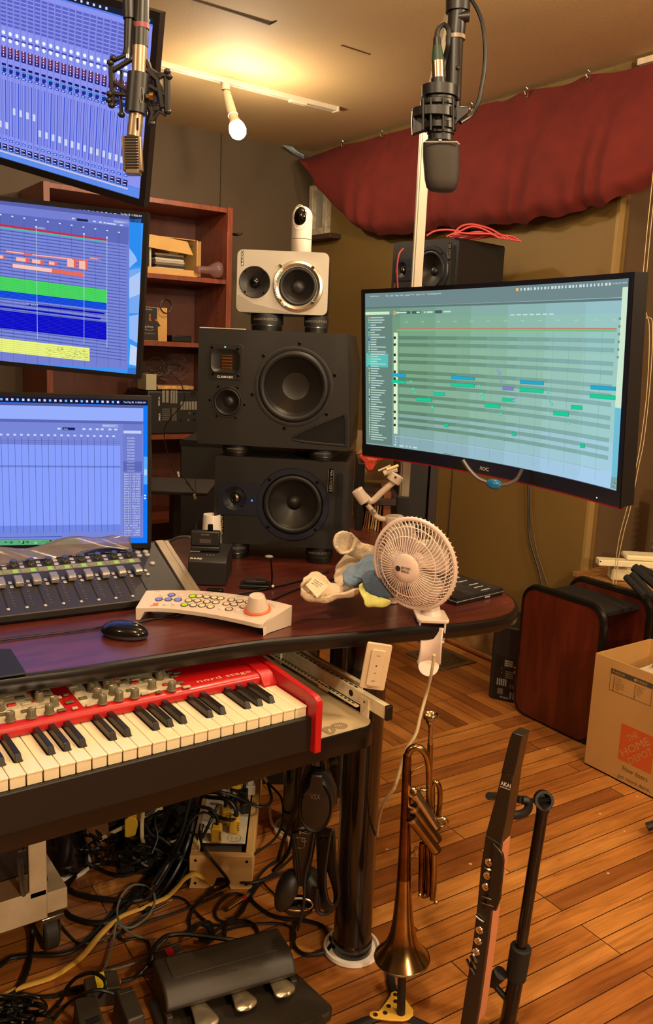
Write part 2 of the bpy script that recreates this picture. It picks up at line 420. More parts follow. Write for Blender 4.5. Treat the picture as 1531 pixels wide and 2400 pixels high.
# ================================================================ curtain
top = [(715, 372), (760, 356), (803, 340), (850, 331), (895, 317), (950, 303), (1000, 288), (1050, 272), (1105, 252), (1160, 238), (1185, 236), (1234, 212), (1300, 204), (1340, 194), (1379, 175), (1440, 170), (1490, 158), (1531, 148), (1640, 120), (1800, 72)]
bot = [(722, 382), (745, 440), (775, 488), (812, 520), (845, 540), (880, 548), (930, 545), (980, 540), (1020, 528), (1060, 533), (1110, 530), (1160, 520), (1205, 521), (1255, 505), (1300, 503), (1345, 484), (1400, 478), (1450, 450), (1531, 422), (1700, 360)]
TP = [atx(px, py, 2.585) for px, py in top]; BP = [atx(px, py, 2.50) for px, py in bot]
TPs = spline(TP, 8); BPs = spline(BP, 8)
def curt(u, v):
    i = u*(len(TPs)-1); k = min(int(i), len(TPs)-2); f = i-k
    a = TPs[k].lerp(TPs[k+1], f); b = BPs[k].lerp(BPs[k+1], f)
    p = a.lerp(b, v)
    fold = math.sin(u*95+2*math.sin(u*31))*0.010*v**2.5+math.sin(u*37+1)*0.012*v
    p.x = 2.585-0.10*math.sin(min(1, v*1.0)*PI*0.72)-fold
    if v > 0.93: p.x += (v-0.93)*0.55
    p.z += math.sin(u*95)*0.004*v**3
    return p
cu = thing('curtain', 'dark red velvet curtain hooked along the ceiling above the right wall', 'curtain', (0, 0, 0))
CUR = mat('dark_red_velvet', (104, 26, 17), 0.92, noise=(14, 0.14), bump=(420, 0.3, 0.001), sheen=0.0)
MB().grid(curt, 260, 26).build('cloth', cu, CUR, angle=80)
for px, py in ((803, 343), (895, 320), (1105, 257), (1234, 222), (1379, 183)):
    p = atx(px, py, 2.57)
    g = MB().ring((0, 0, 0), 0.0105, 0.0035, 18, 6, M=Matrix.Translation(p) @ RY(PI/2) @ RX(0.2)).build('grommet', cu, mat('brass_grommet', (200, 178, 140), 0.25, 1.0))
    MB().tube(spline([p+Vector((-0.003, 0, 0)), p+Vector((-0.008, 0.004, 0.014)), p+Vector((-0.002, 0.006, 0.028)), p+Vector((0.006, 0, 0.022))], 4), 0.0016, 6).build('hook', cu, STEEL)
# small painted block showing in the gap
struct(MB().bx(2.60, 2.63, 2.375, 2.435, 2.185, 2.245).build('trim_9', m=mat('bare_wood_block', (190, 150, 120), 0.7, noise=(30, 0.3))))
struct(MB().bx(2.60, 2.63, 1.6, 1.98, 2.265, 2.285).build('trim_10', m=mat('flaking_plaster', (205, 180, 150), 0.8, noise=(20, 0.3))))
struct(MB().bx(2.60, 2.63, 2.95, 3.12, 2.262, 2.272).build('trim_11', m=_MC['flaking_plaster']))
# bundle of pale wires entering at the corner
wb = MB()
for i in range(5):
    e1 = atz(712, 372-i*2, 2.25); e0 = atz(664+i*5, 340+i*1.0, 2.285)
    wb.tube(spline([e0, e0.lerp(e1, .5)+Vector((0, 0, -.004)), e1], 4), 0.0026, 5)
tag(wb.build('wire_bundle', m=mat('pale_blue_wire', (150, 170, 180), 0.5)), 'pale blue and white wires running from the ceiling to the curtain corner', 'wires')

# ================================================================ track light
p0, p1 = atz(330, 140, CEIL-0.012), atz(788, 258, CEIL-0.012)
tl = thing('track_light', 'white ceiling track with one tilted spotlight holder and glowing bulb', 'lamp', (p1.x, p1.y, CEIL))
L0 = Vector((p0.x-p1.x, p0.y-p1.y, 0)); dirv = L0.normalized(); side = Vector((-dirv.y, dirv.x, 0))
TW = mat('white_painted_metal', (216, 206, 182), 0.4)
Mx = Matrix.Identity(4)
ang = math.atan2(dirv.y, dirv.x)
m_ = MB(); m_.bx(0, 1.6, -0.0175, -0.006, -0.019, 0, RZ(ang)); m_.bx(0, 1.6, 0.006, 0.0175, -0.019, 0, RZ(ang)); m_.bx(0, 1.6, -0.006, 0.006, -0.006, 0, RZ(ang)); m_.bx(-0.004, 0.008, -0.019, 0.019, -0.021, 0, RZ(ang))
m_.build('track', tl, TW, bevel=0.0015)
m_ = MB(); m_.bx(0.16, 0.24, -0.012, 0.012, -0.026, -0.014, RZ(ang)); m_.build('connector', tl, TW, bevel=0.001)
org = Vector((p1.x, p1.y, CEIL))
hb = atz(529, 203, CEIL-0.03)-org
base_w = hb+org; depth = (base_w-C_O).dot(C_F)
J = atd(531, 218, depth)-org; K1 = atd(546, 270, depth-0.02)-org; K2 = atd(553, 292, depth-0.03)-org; BC = atd(557, 309, depth-0.035)-org
m_ = MB(); m_.cyl(hb+Vector((0, 0, 0.02)), hb+Vector((0, 0, -0.012)), 0.017, 0.017, 20); m_.cyl(hb+Vector((0, 0, -0.012)), J, 0.009, 0.009, 12)
m_.build('adapter', tl, TW)
MB().cyl(J, K1, 0.0165, 0.0185, 24).build('lamp_holder', tl, TW)
MB().ring((0, 0, 0), 0.0185, 0.002, 24, 6, M=aim(K1, K2)).build('holder_rim', tl, TW)
bd = (K2-K1).normalized(); A = aim(K1, K1+bd)
MB().lathe([(0.016, 0), (0.019, 0.022), (0.026, 0.045)], 24, A).build('bulb_neck', tl, mat('bulb_white_base', (214, 196, 160), 0.4))
BULB = bpy.data.materials.new('lit_bulb'); BULB.use_nodes = True; nt = BULB.node_tree; nt.nodes.remove(nt.nodes['Principled BSDF'])
e = nt.nodes.new('ShaderNodeEmission'); e.inputs[0].default_value = (1.0, 0.80, 0.54, 1); e.inputs[1].default_value = 160; nt.links.new(e.outputs[0], nt.nodes['Material Output'].inputs[0])
MB().lathe([(0.0265, 0.045), (0.031, 0.058), (0.0325, 0.072), (0.029, 0.088), (0.018, 0.100), (0, 0.104)], 24, A).build('bulb', tl, BULB)
# wall hook beside the bookshelf
tag(MB().tube(spline([atd(546, 549, 4.0), atd(556, 550, 3.97), atd(562, 549, 3.97), atd(567, 545, 3.97)], 4), 0.006, 8).build('wall_hook', m=RUBBER), 'small black hook sticking out of the back wall by the bookshelf', 'hook')
# ================================================================ desk
def woodmat(name, c1, c2, rough=0.3, scale=6, stretch=(1, 12, 12), coat=0.3):
    m = bpy.data.materials.new(name); m.use_nodes = True; nt = m.node_tree; L = nt.links; b = nt.nodes['Principled BSDF']
    tc = nt.nodes.new('ShaderNodeTexCoord'); mp = nt.nodes.new('ShaderNodeMapping'); mp.inputs['Scale'].default_value = stretch; L.new(tc.outputs['Object'], mp.inputs[0])
    n = nt.nodes.new('ShaderNodeTexNoise'); n.inputs['Scale'].default_value = scale; n.inputs['Detail'].default_value = 8; n.inputs['Distortion'].default_value = 0.8; L.new(mp.outputs[0], n.inputs[0])
    r = nt.nodes.new('ShaderNodeValToRGB'); r.color_ramp.elements[0].position = 0.32; r.color_ramp.elements[1].position = 0.68
    r.color_ramp.elements[0].color = lin(c1); r.color_ramp.elements[1].color = lin(c2); L.new(n.outputs[0], r.inputs[0]); L.new(r.outputs[0], b.inputs['Base Color'])
    b.inputs['Roughness'].default_value = rough; b.inputs['Coat Weight'].default_value = coat; b.inputs['Coat Roughness'].default_value = 0.2
    return m
MAHO = woodmat('dark_mahogany_laminate', (62, 24, 18), (92, 38, 26), 0.34, 5, (1, 9, 9))
CHERRY = woodmat('cherry_shelf_wood', (104, 48, 30), (134, 66, 40), 0.45, 5, (9, 9, 1.2))
DZ = 0.755
TMOLD = mat('black_rubber_edge', (17, 13, 11), 0.26)
desk = thing('desk', 'large curved dark mahogany desk with black edge and round black legs', 'desk', (1.03, 1.29, 0))
dfr = Vector((1.03, 1.29, 0))
out = [(-0.9, 1.42), (-0.4, 1.372), (-.1, 1.345), (0.19, 1.325), (0.318, 1.314), (0.446, 1.297), (0.592, 1.287), (0.74, 1.275), (0.836, 1.257), (0.9, 1.240), (0.984, 1.218), (1.08, 1.195), (1.185, 1.168), (1.273, 1.162), (1.345, 1.185), (1.405, 1.245), (1.435, 1.33), (1.445, 1.45), (1.47, 1.60), (1.52, 1.80), (1.60, 2.05), (1.70, 2.35), (1.72, 2.60), (1.55, 2.66), (1.42, 2.45), (1.25, 2.22), (1.05, 2.12), (0.8, 2.10), (0.3, 2.12), (-0.9, 2.14)]
op = [(p.x-dfr.x, p.y-dfr.y) for p in spline([(a, b, 0) for a, b in out], 5)]
def inset(P, d):
    n = len(P); Q = []
    for i in range(n):
        a, b = Vector(P[i-1]), Vector(P[(i+1) % n]); t = (b-a)
        if t.length < 1e-9: Q.append(P[i]); continue
        t.normalize(); Q.append((P[i][0]-t.y*d, P[i][1]+t.x*d))
    return Q
def rim(P, prof):
    m_ = MB(); n = len(P); rows = [inset(P, d) for d, z in prof]
    V = []
    for row, (d, z) in zip(rows, prof): V += [(p[0], p[1], z) for p in row]
    F = [(j*n+i, j*n+(i+1) % n, (j+1)*n+(i+1) % n, (j+1)*n+i) for j in range(len(prof)-1) for i in range(n)]
    F.append(tuple(range(n-1, -1, -1))); m_.add(V, F)
    return m_
rim(op, [(0.004, DZ-0.029), (0.001, DZ-0.026), (0, DZ-0.018), (0, DZ-0.010), (0.002, DZ-0.003), (0.006, DZ), (0.011, DZ)]).build('edge_molding', desk, TMOLD)
MB().prism(inset(op, 0.010), DZ-0.004, DZ+0.0004).build('desktop', desk, MAHO, smooth=False)
LEGM = mat('black_enamelled_steel', (16, 11, 9), 0.22, 0.0, coat=0.5)
for (x, y, r) in ((1.03, 1.292, 0.041), (1.18, 1.745, 0.041), (0.60, 1.90, 0.052), (1.40, 1.86, 0.043)):
    m_ = MB(); c = Vector((x, y, 0))-dfr
    m_.lathe([(r+0.003, 0.0055), (r+0.003, 0.03), (r, 0.034), (r, DZ-0.030)], 40, Matrix.Translation(c))
    m_.build('leg', desk, LEGM)
for (x, y, g) in ((1.03, 1.292, 'white round floor cup under the front desk leg'), (1.18, 1.745, 'white round floor cup under the rear desk leg behind the headphones'), (0.60, 1.90, 'white round floor cup under the far left desk leg')):
    o = MB().lathe([(0.0, 0), (0.060, 0), (0.063, 0.004), (0.061, 0.011), (0.056, 0.011), (0.054, 0.005), (0, 0.005)], 40).build('furniture_coaster', m=WHITE); o.location = (x, y, 0)
    tag(o, g, 'floor protector', 'white cups under the desk legs')
# keyboard tray with its slide rails
TRAY = mat('tan_grey_laminate', (172, 154, 120), 0.30, noise=(7, 0.22), bump=(60, 0.08, 0.001))
tz0, tz1 = 0.556, 0.598
tp = [(-0.9, 1.155), (0.925, 1.155)]+[(0.925+0.035*math.sin(a), 1.19-0.035*math.cos(a)) for a in [PI/2*k/6 for k in range(1, 7)]]+[(0.96, 1.62), (0.95, 1.72), (-0.9, 1.72)]
tp = [(a-dfr.x, b-dfr.y) for a, b in tp]
rim(tp, [(0.0, tz0), (0, tz1-0.006), (0.002, tz1-0.001), (0.005, tz1)]).build('tray_edge', desk, TMOLD)
MB().prism(inset(tp, 0.004), tz0+0.002, tz1+0.0004).build('keyboard_tray', desk, TRAY, smooth=False)
# rails
ZINC = mat('zinc_plated_steel', (226, 214, 180), 0.4, 0.15, noise=(40, 0.12))
RW = Matrix.Translation(-dfr)
re_ = aty(905, 1688, 1.135); RXx, RZz = re_.x, re_.z
m_ = MB(); m_.bx(RXx, RXx+.003, 1.140, 1.72, RZz, RZz+.026, RW); m_.bx(RXx+.003, RXx+.012, 1.140, 1.72, RZz+.0235, RZz+.026, RW); m_.bx(RXx+.003, RXx+.012, 1.140, 1.72, RZz, RZz+.0025, RW)
m_.build('drawer_slide', desk, ZINC, bevel=0.0006)
m_ = MB(); m_.bx(RXx-.010, RXx-.001, 1.215, 1.60, RZz-.004, RZz-.001, RW); m_.build('lower_slide', desk, ZINC, bevel=0.0006)
m_ = MB(); m_.bx(RXx+.018, RXx+.021, 1.235, 1.75, RZz+.006, RZz+.036, RW); m_.bx(RXx+.012, RXx+.018, 1.235, 1.75, RZz+.033, RZz+.036, RW)
m_.build('drawer_slide', desk, ZINC, bevel=0.0006)
m_ = MB()
for i in range(28): m_.cb((RXx+.007, 1.24+i*0.016, RZz+.0263), (0.003, 0.010, 0.001), RW)
m_.build('ball_race', desk, BLACK)
m_ = MB()
for i in range(28): m_.cb((RXx-.0055, 1.23+i*0.013, RZz-.0006), (0.003, 0.007, 0.001), RW)
m_.build('ball_race', desk, BLACK)
for y in (1.185, 1.50):
    m_ = MB(); m_.bx(RXx-.004, RXx, y, y+0.024, tz1, RZz+.021, RW); m_.build('rail_bracket', desk, ZINC, bevel=.0004)
    MB().cyl((RXx-.0042, y+0.012, RZz+.013), (RXx-.0046, y+0.012, RZz+.013), 0.0022, M=RW).build('bracket_hole', desk, BLACK)
m_ = MB(); m_.bx(RXx-.001, RXx+.013, 1.132, 1.1395, RZz-.001, RZz+.027, RW); m_.build('slide_end_cap', desk, BLACK, bevel=0.001)
m_ = MB(); m_.cyl((RXx-.0002, 1.245, RZz+.013), (RXx-.0006, 1.245, RZz+.013), 0.0065, M=RW); m_.build('slide_hole', desk, DARKIN)
# lock fitting seen beyond the tray
m_ = MB(); m_.bx(1.02, 1.06, 1.60, 1.80, 0.60, 0.635, RW)
for i in range(14): m_.cyl((1.02, 1.61+i*0.013, 0.6175), (1.06, 1.61+i*0.013, 0.6175), 0.006, n=8, M=RW @ T(0, 0, 0.018))
m_.build('rail_mount', desk, ZINC, bevel=0.001)

# ================================================================ stage piano (red keyboard)
KX, KY, KZ, KP = 0.777, 1.133, 0.660, 0.0236
sk = thing('keyboard', 'red stage keyboard with white and black keys and rows of knobs on the desk tray', 'keyboard', (KX, KY, tz1+0.004))
KO = Matrix.Translation((-KX, -KY, -(tz1+0.004)))
RED = mat('nord_red_lacquer', (168, 14, 18), 0.38, coat=0.15, noise=(5, 0.08))
IV = mat('ivory_white_keys', (232, 214, 178), 0.16, coat=0.35)
EB = mat('black_key_satin', (24, 21, 18), 0.28)
NK = mat('black_key_body', (9, 7, 6), 0.5)
PANEL = mat('warm_grey_panel', (186, 174, 146), 0.5)
x_l = -0.45
m_ = MB(); m_.bx(x_l, 0.782, 1.120, 1.129, 0.604, 0.6645, KO); m_.bx(x_l, 0.782, 1.129, 1.47, 0.604, 0.652, KO); m_.build('case_bottom', sk, NK, bevel=0.0015)
WHITE_K = []
for k in range(27):
    x1 = KX-k*KP; x0 = x1-KP+0.0009; n = k % 7
    hasR = n not in (0, 1, 5) if k else False      # a black key over the right edge
    hasR = (k % 7) in (2, 3, 4, 6, 0) and k > 0
    # boundaries without a black key: 1,5,8,12,15,19 -> k%7 in (1,5)
    hasR = k > 0 and (k % 7) not in (1, 5)
    hasL = ((k+1) % 7) not in (1, 5)
    P = [(x0, KY), (x1, KY)]
    if hasR: P += [(x1, 1.172), (x1-0.0062, 1.172), (x1-0.0062, 1.262)]
    else: P += [(x1, 1.262)]
    if hasL: P += [(x0+0.0062, 1.262), (x0+0.0062, 1.172), (x0, 1.172)]
    else: P += [(x0, 1.262)]
    m_ = MB(); m_.prism(P, 0.6780, 0.6815, KO); m_.bx(x0+0.0005, x1-0.0005, KY+0.0012, KY+0.006, 0.6615, 0.678, KO)
    m_.build('white_key', sk, IV, bevel=0.0008, seg=2)
    if hasR:
        xc = x1; q = MB()
        q.prism([(1.168, 0.6795), (1.262, 0.6795), (1.262, 0.6925), (1.1755, 0.6925)], -0.0054, 0.0054, KO @ T(xc+0.0005, 0, 0) @ Matrix(((0, 0, 1, 0), (1, 0, 0, 0), (0, 1, 0, 0), (0, 0, 0, 1))))
        V = q.v
        for i, p in enumerate(V):
            if p.z > (0.690-(tz1+0.004)): V[i] = Vector((p.x+(0.0009 if p.x < (xc+0.0005-KX) else -0.0009), p.y, p.z))
        q.build('black_key', sk, EB, bevel=0.0006)
# lid and panel: profile in y,z
YZ = Matrix(((0, 0, 1, 0), (1, 0, 0, 0), (0, 1, 0, 0), (0, 0, 0, 1)))     # (a,b,c) -> x=c, y=a, z=b
prof = [(1.250, 0.684), (1.2485, 0.694), (1.252, 0.699), (1.262, 0.7015), (1.30, 0.7035), (1.44, 0.7105), (1.455, 0.708), (1.455, 0.655), (1.262, 0.655), (1.262, 0.684)]
MB().prism(prof, x_l, 0.752, KO @ YZ).build('top_housing', sk, RED, angle=50)
pz = lambda y: 0.7015+(y-1.262)*(0.7105-0.7015)/(1.44-1.262)
tilt_a = math.atan2(0.009, 0.178)
PF = Fr(None, M=T(0, 1.262, 0.7017) @ RX(tilt_a))      # plane of the control panel, world x kept
PK = KO @ PF.M
xr = 0.605; xs0, xs1 = 0.405, 0.433
m_ = MB(); m_.bx(x_l, xs0, 0.004, 0.176, 0.0, 0.0007, PK); m_.bx(xs1, xr, 0.004, 0.176, 0.0, 0.0007, PK); m_.build('control_panel', sk, PANEL, smooth=False)
def C6(x, y): return (x*.3135, 1500+y*.3135)
kn = [(685, 378), (800, 355), (727, 425), (847, 402), (890, 445), (768, 470), (1008, 425), (1190, 290), (1137, 358), (1283, 372), (292, 450), (405, 488), (370, 545), (235, 575), (78, 600), (0, 520), (-60, 640), (-100, 560)]
KNOBG = mat('grey_knob', (104, 94, 72), 0.45)
for cx, cy in kn:
    p = PF.fz(*C6(cx, cy), 0.001)
    q = MB(); q.lathe([(0.0085, 0), (0.0085, 0.0015), (0.0072, 0.002), (0.0062, 0.0145), (0.0055, 0.0155), (0, 0.0155)], 20, PK @ T(p.x, p.y, 0.0005))
    for a in range(12): q.cb((0.0066, 0, 0.008), (0.0008, 0.0010, 0.011), PK @ T(p.x, p.y, 0.0005) @ RZ(a*PI/6))
    k_ = q.build('knob', sk, KNOBG)
    MB().cb((0, -0.003, 0.0158), (0.0008, 0.005, 0.0004), PK @ T(p.x, p.y, 0.0005) @ RZ(random.uniform(-2, 2))).build('pointer', k_, PRINTW)
bt = [(1267, 250), (1095, 300), (1300, 278), (1235, 338), (1345, 325), (1395, 355), (1185, 395), (1085, 405), (975, 380), (910, 340), (1005, 322), (545, 355), (490, 415), (195, 480), (520, 470), (560, 515), (460, 530), (85, 490), (180, 538), (300, 505), (30, 560), (440, 435), (150, 435), (1150, 252), (870, 295), (585, 395), (620, 440), (665, 492), (1320, 250), (1010, 300), (930, 310), (240, 400), (340, 395)]
for i, (cx, cy) in enumerate(bt):
    p = PF.fz(*C6(cx, cy), 0.001); red = cx in (585, 620, 545)
    w_ = 0.014 if i % 3 else 0.009
    MB().cb((0, 0, 0.002), (w_, 0.0065, 0.003), PK @ T(p.x, p.y, 0.0004)).build('button', sk, RED if i % 7 == 3 else mat('panel_button', (170, 158, 128), 0.4) if i % 2 else mat('dark_panel_button', (84, 76, 60), 0.4), bevel=0.0008)
m_ = MB()
def pline(m_, M, x0, y0, x1, y1, t=0.0006, z=0.0009):
    m_.bx(x0, x1, y0-t/2, y0+t/2, z, z+.0002, M); m_.bx(x0, x1, y1-t/2, y1+t/2, z, z+.0002, M); m_.bx(x0-t/2, x0+t/2, y0, y1, z, z+.0002, M); m_.bx(x1-t/2, x1+t/2, y0, y1, z, z+.0002, M)
for (x0, y0, x1, y1) in ((0.22, 0.008, 0.262, 0.05), (0.268, 0.008, 0.345, 0.034), (0.268, 0.038, 0.345, 0.08), (0.35, 0.008, 0.40, 0.03), (0.35, 0.034, 0.40, 0.07), (0.438, 0.008, 0.535, 0.11), (0.54, 0.008, 0.60, 0.036), (0.54, 0.04, 0.60, 0.075), (0.17, 0.008, 0.215, 0.06), (0.10, 0.008, 0.165, 0.07), (0.445, 0.055, 0.50, 0.10), (0.22, 0.055, 0.262, 0.10), (0.54, 0.08, 0.6, 0.13)):
    pline(m_, PK, x0, y0, x1, y1)
rnd = random.Random(3)
for i in range(150):
    x = rnd.uniform(0.10, 0.598); y = rnd.uniform(0.008, 0.15)
    if xs0-0.002 < x < xs1: continue
    m_.cb((x, y, 0.001), (rnd.uniform(0.002, 0.009), rnd.choice((0.0008, 0.0012, 0.0022)), 0.0002), PK)
m_.build('panel_print', sk, mat('cream_print', (226, 214, 180), 0.6), smooth=False)
m_ = MB()
for (x, y, a, b) in ((0.25, 0.02, 0.013, 0.009), (0.31, 0.06, 0.02, 0.005), (0.375, 0.055, 0.018, 0.006), (0.18, 0.03, 0.015, 0.006), (0.57, 0.10, 0.018, 0.006), (0.385, 0.02, 0.012, 0.003)):
    m_.cb((x, y, 0.0012), (a, b, 0.0004), PK)
m_.build('red_print', sk, RED, smooth=False)
# lettering on the red end
a, b = PF.fz(467, 1604, 0), PF.fz(612, 1572, 0)
def lettering(name, parent, M, txt, h, w_, m, bold=False, lift=0.0004):
    return MB().text(txt, M @ T(0, 0, lift), h, w_, bold).build(name, parent, m, smooth=False)
LK = mat('warm_white_lettering', (226, 160, 134), 0.5)
lettering('logo', sk, PK @ T(a.x, min(a.y, b.y)+.0005, 0.0006), 'nord stage 4', 0.0145, b.x-a.x, LK)
# right cheek
ck = [(1.107, 0.603), (1.107, 0.690), (1.110, 0.698), (1.118, 0.7025), (1.135, 0.7035), (1.215, 0.7065), (1.27, 0.709), (1.455, 0.715), (1.46, 0.712), (1.46, 0.603)]
q = MB(); q.prism(ck, 0.780, 0.792, KO @ YZ)
q.prism([(1.107, 0.603), (1.107, 0.690), (1.110, 0.698), (1.118, 0.7025), (1.14, 0.7035), (1.14, 0.603)], 0.7785, 0.7805, KO @ YZ)
q.build('end_cheek', sk, RED, bevel=0.003, seg=3, angle=50)
q = MB(); q.prism([(1.235, 0.66), (1.235, 0.685), (1.25, 0.7005), (1.27, 0.7055), (1.455, 0.7125), (1.455, 0.66)], 0.752, 0.780, KO @ YZ); q.build('end_block', sk, RED, bevel=0.001)

# guitar picks on the tray
def pick(px, py, rot, label, mt):
    p = atz(px, py, tz1+0.001)
    P = []
    for i in range(30):
        a = 2*PI*i/30; r = 0.0125*(1+0.22*math.cos(3*a+PI)*0.5); P.append((r*math.cos(a)*1.12+(0.004*max(0, math.cos(a))**4), r*math.sin(a)))
    o = MB().prism(P, 0, 0.0009).build('guitar_pick', m=mt, bevel=0.0003); o.location = (p.x, p.y, tz1+0.0006); o.rotation_euler = (0, 0, rot)
    lettering('imprint', o, T(-0.007, -0.002, 0.0009), 'IIII', 0.0035, 0.012, PRINTW, lift=0.0001)
    tag(o, label, 'guitar pick', 'guitar picks on the keyboard tray')
PKM = mat('olive_grey_pick', (136, 118, 88), 0.35)
pick(772, 1712, 1.2, 'grey guitar pick nearer the red keyboard end', PKM)
pick(795, 1701, -0.5, 'grey guitar pick farther from the keyboard, pointing right', PKM)

# dimmer remote standing against the desk leg
RF = Fr(atd(873, 1615, 1.58), -33, -2, -4)
c1 = RF.fy(850, 1508); 
rp = [RF.fy(*q) for q in ((842, 1612), (900, 1622), (923, 1508), (862, 1505))]
sw = thing('dimmer_remote', 'off-white dimmer wall plate with ON and OFF buttons fixed to the front desk leg', 'light switch', RF)
w0, w1 = rp[0].x, rp[1].x; h0, h1 = rp[0].z, rp[3].z; sh = rp[3].x-rp[0].x
SKW = Matrix(((1, sh/(h1-h0), 0, 0), (0, 1, 0, 0), (0, 0, 1, 0), (0, 0, 0, 1)))
ph = h1-h0; pw = (w1-w0)
rl = math.atan2(sh, h1-h0)
SM = Matrix.Translation((w0, 0, h0)) @ RY(rl) @ FR
IVP = mat('ivory_plastic', (206, 184, 150), 0.35)
MB().prism(rrect(0, 0, pw, ph, .004), -0.006, 0.0, SM).build('wall_plate', sw, IVP, bevel=0.0015)
MB().prism(rrect(pw*.22, ph*.09, pw*.78, ph*.88, .004), 0, 0.004, SM).build('keypad', sw, IVP, bevel=0.001)
m_ = MB(); m_.text('ON', SM @ T(pw*.44, ph*.74, .0042), 0.003); m_.text('OFF', SM @ T(pw*.40, ph*.19, .0042), 0.003); m_.lathe([(0.0014, 0), (0.0014, .0003)], 12, SM @ T(pw*.5, ph*.54, .0042)); m_.lathe([(0.0011, 0), (0.0011, .0003)], 12, SM @ T(pw*.5, ph*.38, .0042)); m_.text('LUTRON', SM @ T(pw*.30, ph*.03, .0002), 0.0018, bold=True)
m_.build('button_marks', sw, PRINTK, smooth=False)
# ================================================================ monitors
SGAIN = 1.0/(2**EXPOSURE)
def EM(c): return emis(c, SGAIN)
class Scr:
    """draws flat graphics on the glass of a monitor; positions read off the photograph and intersected with the glass"""
    def __init__(s, fr, curve=None):
        s.fr = fr; s.m = {}; s.curve = curve; s.base = MB()
    def L(s, px, py):
        p = s.fr.fy(px, py, 0)
        if s.curve:
            for _ in range(6): p = s.fr.fy(px, py, s.curve(p.x))
        return (p.x, p.z)
    def mb(s, c):
        if c not in s.m: s.m[c] = MB()
        return s.m[c]
    def _put(s, c, V, F, lev):
        s.mb(c).add([(x, (s.curve(x) if s.curve else 0)-0.0004*lev, z) for x, z in V], F)
    def quad(s, c, P, lev=1, n=1):
        Q = [s.L(*p) for p in P]
        s.lquad(c, Q, lev, n)
    def lquad(s, c, Q, lev=1, n=1):
        V = []; F = []
        for i in range(n+1):
            t = i/n
            V.append((Q[0][0]*(1-t)+Q[1][0]*t, Q[0][1]*(1-t)+Q[1][1]*t)); V.append((Q[3][0]*(1-t)+Q[2][0]*t, Q[3][1]*(1-t)+Q[2][1]*t))
        for i in range(n): F.append((2*i+1, 2*i+3, 2*i+2, 2*i))
        s._put(c, V, F, lev)
    def rect(s, c, x0, z0, x1, z1, lev=1, n=1):
        s.lquad(c, [(x0, z1), (x1, z1), (x1, z0), (x0, z0)], lev, n)
    def text(s, c, txt, p, h, w=None, lev=4, bold=False):
        V, F, asp = text_geo(txt, bold); w = w or h*asp
        s._put(c, [(p[0]+x*w, p[1]+y*h) for x, y in V], F, lev)
    def build(s, parent):
        m_ = MB()
        for c, q in s.m.items():
            m_.use(EM(c)); m_.add(q.v, q.f)
        return m_.build('screen', parent, smooth=False)

def monitor_body(parent, x0, x1, z0, z1, bez, chin, depth=0.022, curve=None, red=False):
    """bezel frame with real depth around the glass x0..x1, z0..z1"""
    n = 24 if curve else 1
    cv = curve or (lambda x: 0)
    def strip(m_, xa, xb, za, zb, y0, y1, nn=n):
        for i in range(nn):
            a = xa+(xb-xa)*i/nn; b = xa+(xb-xa)*(i+1)/nn; ya, yb = cv(a), cv(b)
            V = [(a, ya+y0, za), (b, yb+y0, za), (b, yb+y1, za), (a, ya+y1, za), (a, ya+y0, zb), (b, yb+y0, zb), (b, yb+y1, zb), (a, ya+y1, zb)]
            m_.add(V, [(3, 2, 1, 0), (4, 5, 6, 7), (0, 1, 5, 4), (2, 3, 7, 6)]+([(3, 0, 4, 7)] if i == 0 else [])+([(1, 2, 6, 5)] if i == nn-1 else []))
    BZ = mat('monitor_bezel', (20, 18, 20), 0.3)
    m_ = MB(); strip(m_, x0-bez, x1+bez, z1, z1+bez, -0.003, depth); strip(m_, x0-bez, x1+bez, z0-chin, z0, -0.004, depth)
    strip(m_, x0-bez, x0, z0, z1, -0.003, depth, 1); strip(m_, x1, x1+bez, z0, z1, -0.003, depth, 1)
    m_.build('bezel', parent, BZ)
    m_ = MB(); strip(m_, x0-bez*.6, x1+bez*.6, z0-chin*.7, z1+bez*.7, 0.004, depth); 
    xm = (x0+x1)/2; zm = (z0+z1)/2; w_, h_ = (x1-x0), (z1-z0)
    m_.prism(rrect(xm-w_*.32, zm-h_*.36, xm+w_*.32, zm+h_*.34, .03), -depth-0.03-cv(xm), -depth+0.004-cv(xm)+0.0, FR)
    m_.build('back_cover', parent, BLACKM, bevel=0.001)
    g = MB(); V = []; 
    for i in range(n+1):
        x = x0+(x1-x0)*i/n; V += [(x, cv(x)+0.001, z0), (x, cv(x)+0.001, z1)]
    g.add(V, [(2*i, 2*i+2, 2*i+3, 2*i+1) for i in range(n)]); return g

LCD_B = (138, 156, 246)
# ---------- curved monitor on the right
def cv_a(x): return (0.18**2*0+0.0)+(math.sqrt(1.5**2)-0)*0+(0.33**2-x*x)/(2*1.5)
fa = Fr((1.188, 1.207, 1.241), -91.4, -3.9, 0.3)
aoc = thing('curved_monitor', 'large curved black monitor with red lower edge showing green and teal note bars', 'monitor', fa)
AW, AH = 0.350, 0.168
gl = monitor_body(aoc, -AW, AW, -AH, AH, 0.009, 0.026, 0.030, lambda x: cv_a(x))
S = Scr(fa, lambda x: cv_a(x)-0.0006)
def A3(x, y): return (840+x*.4513, 620+y*.4514)
def q3(c, x0, y0, x1, y1, x2, y2, x3, y3, lev=1, n=24): S.quad(c, [A3(x0, y0), A3(x1, y1), A3(x2, y2), A3(x3, y3)], lev, n)
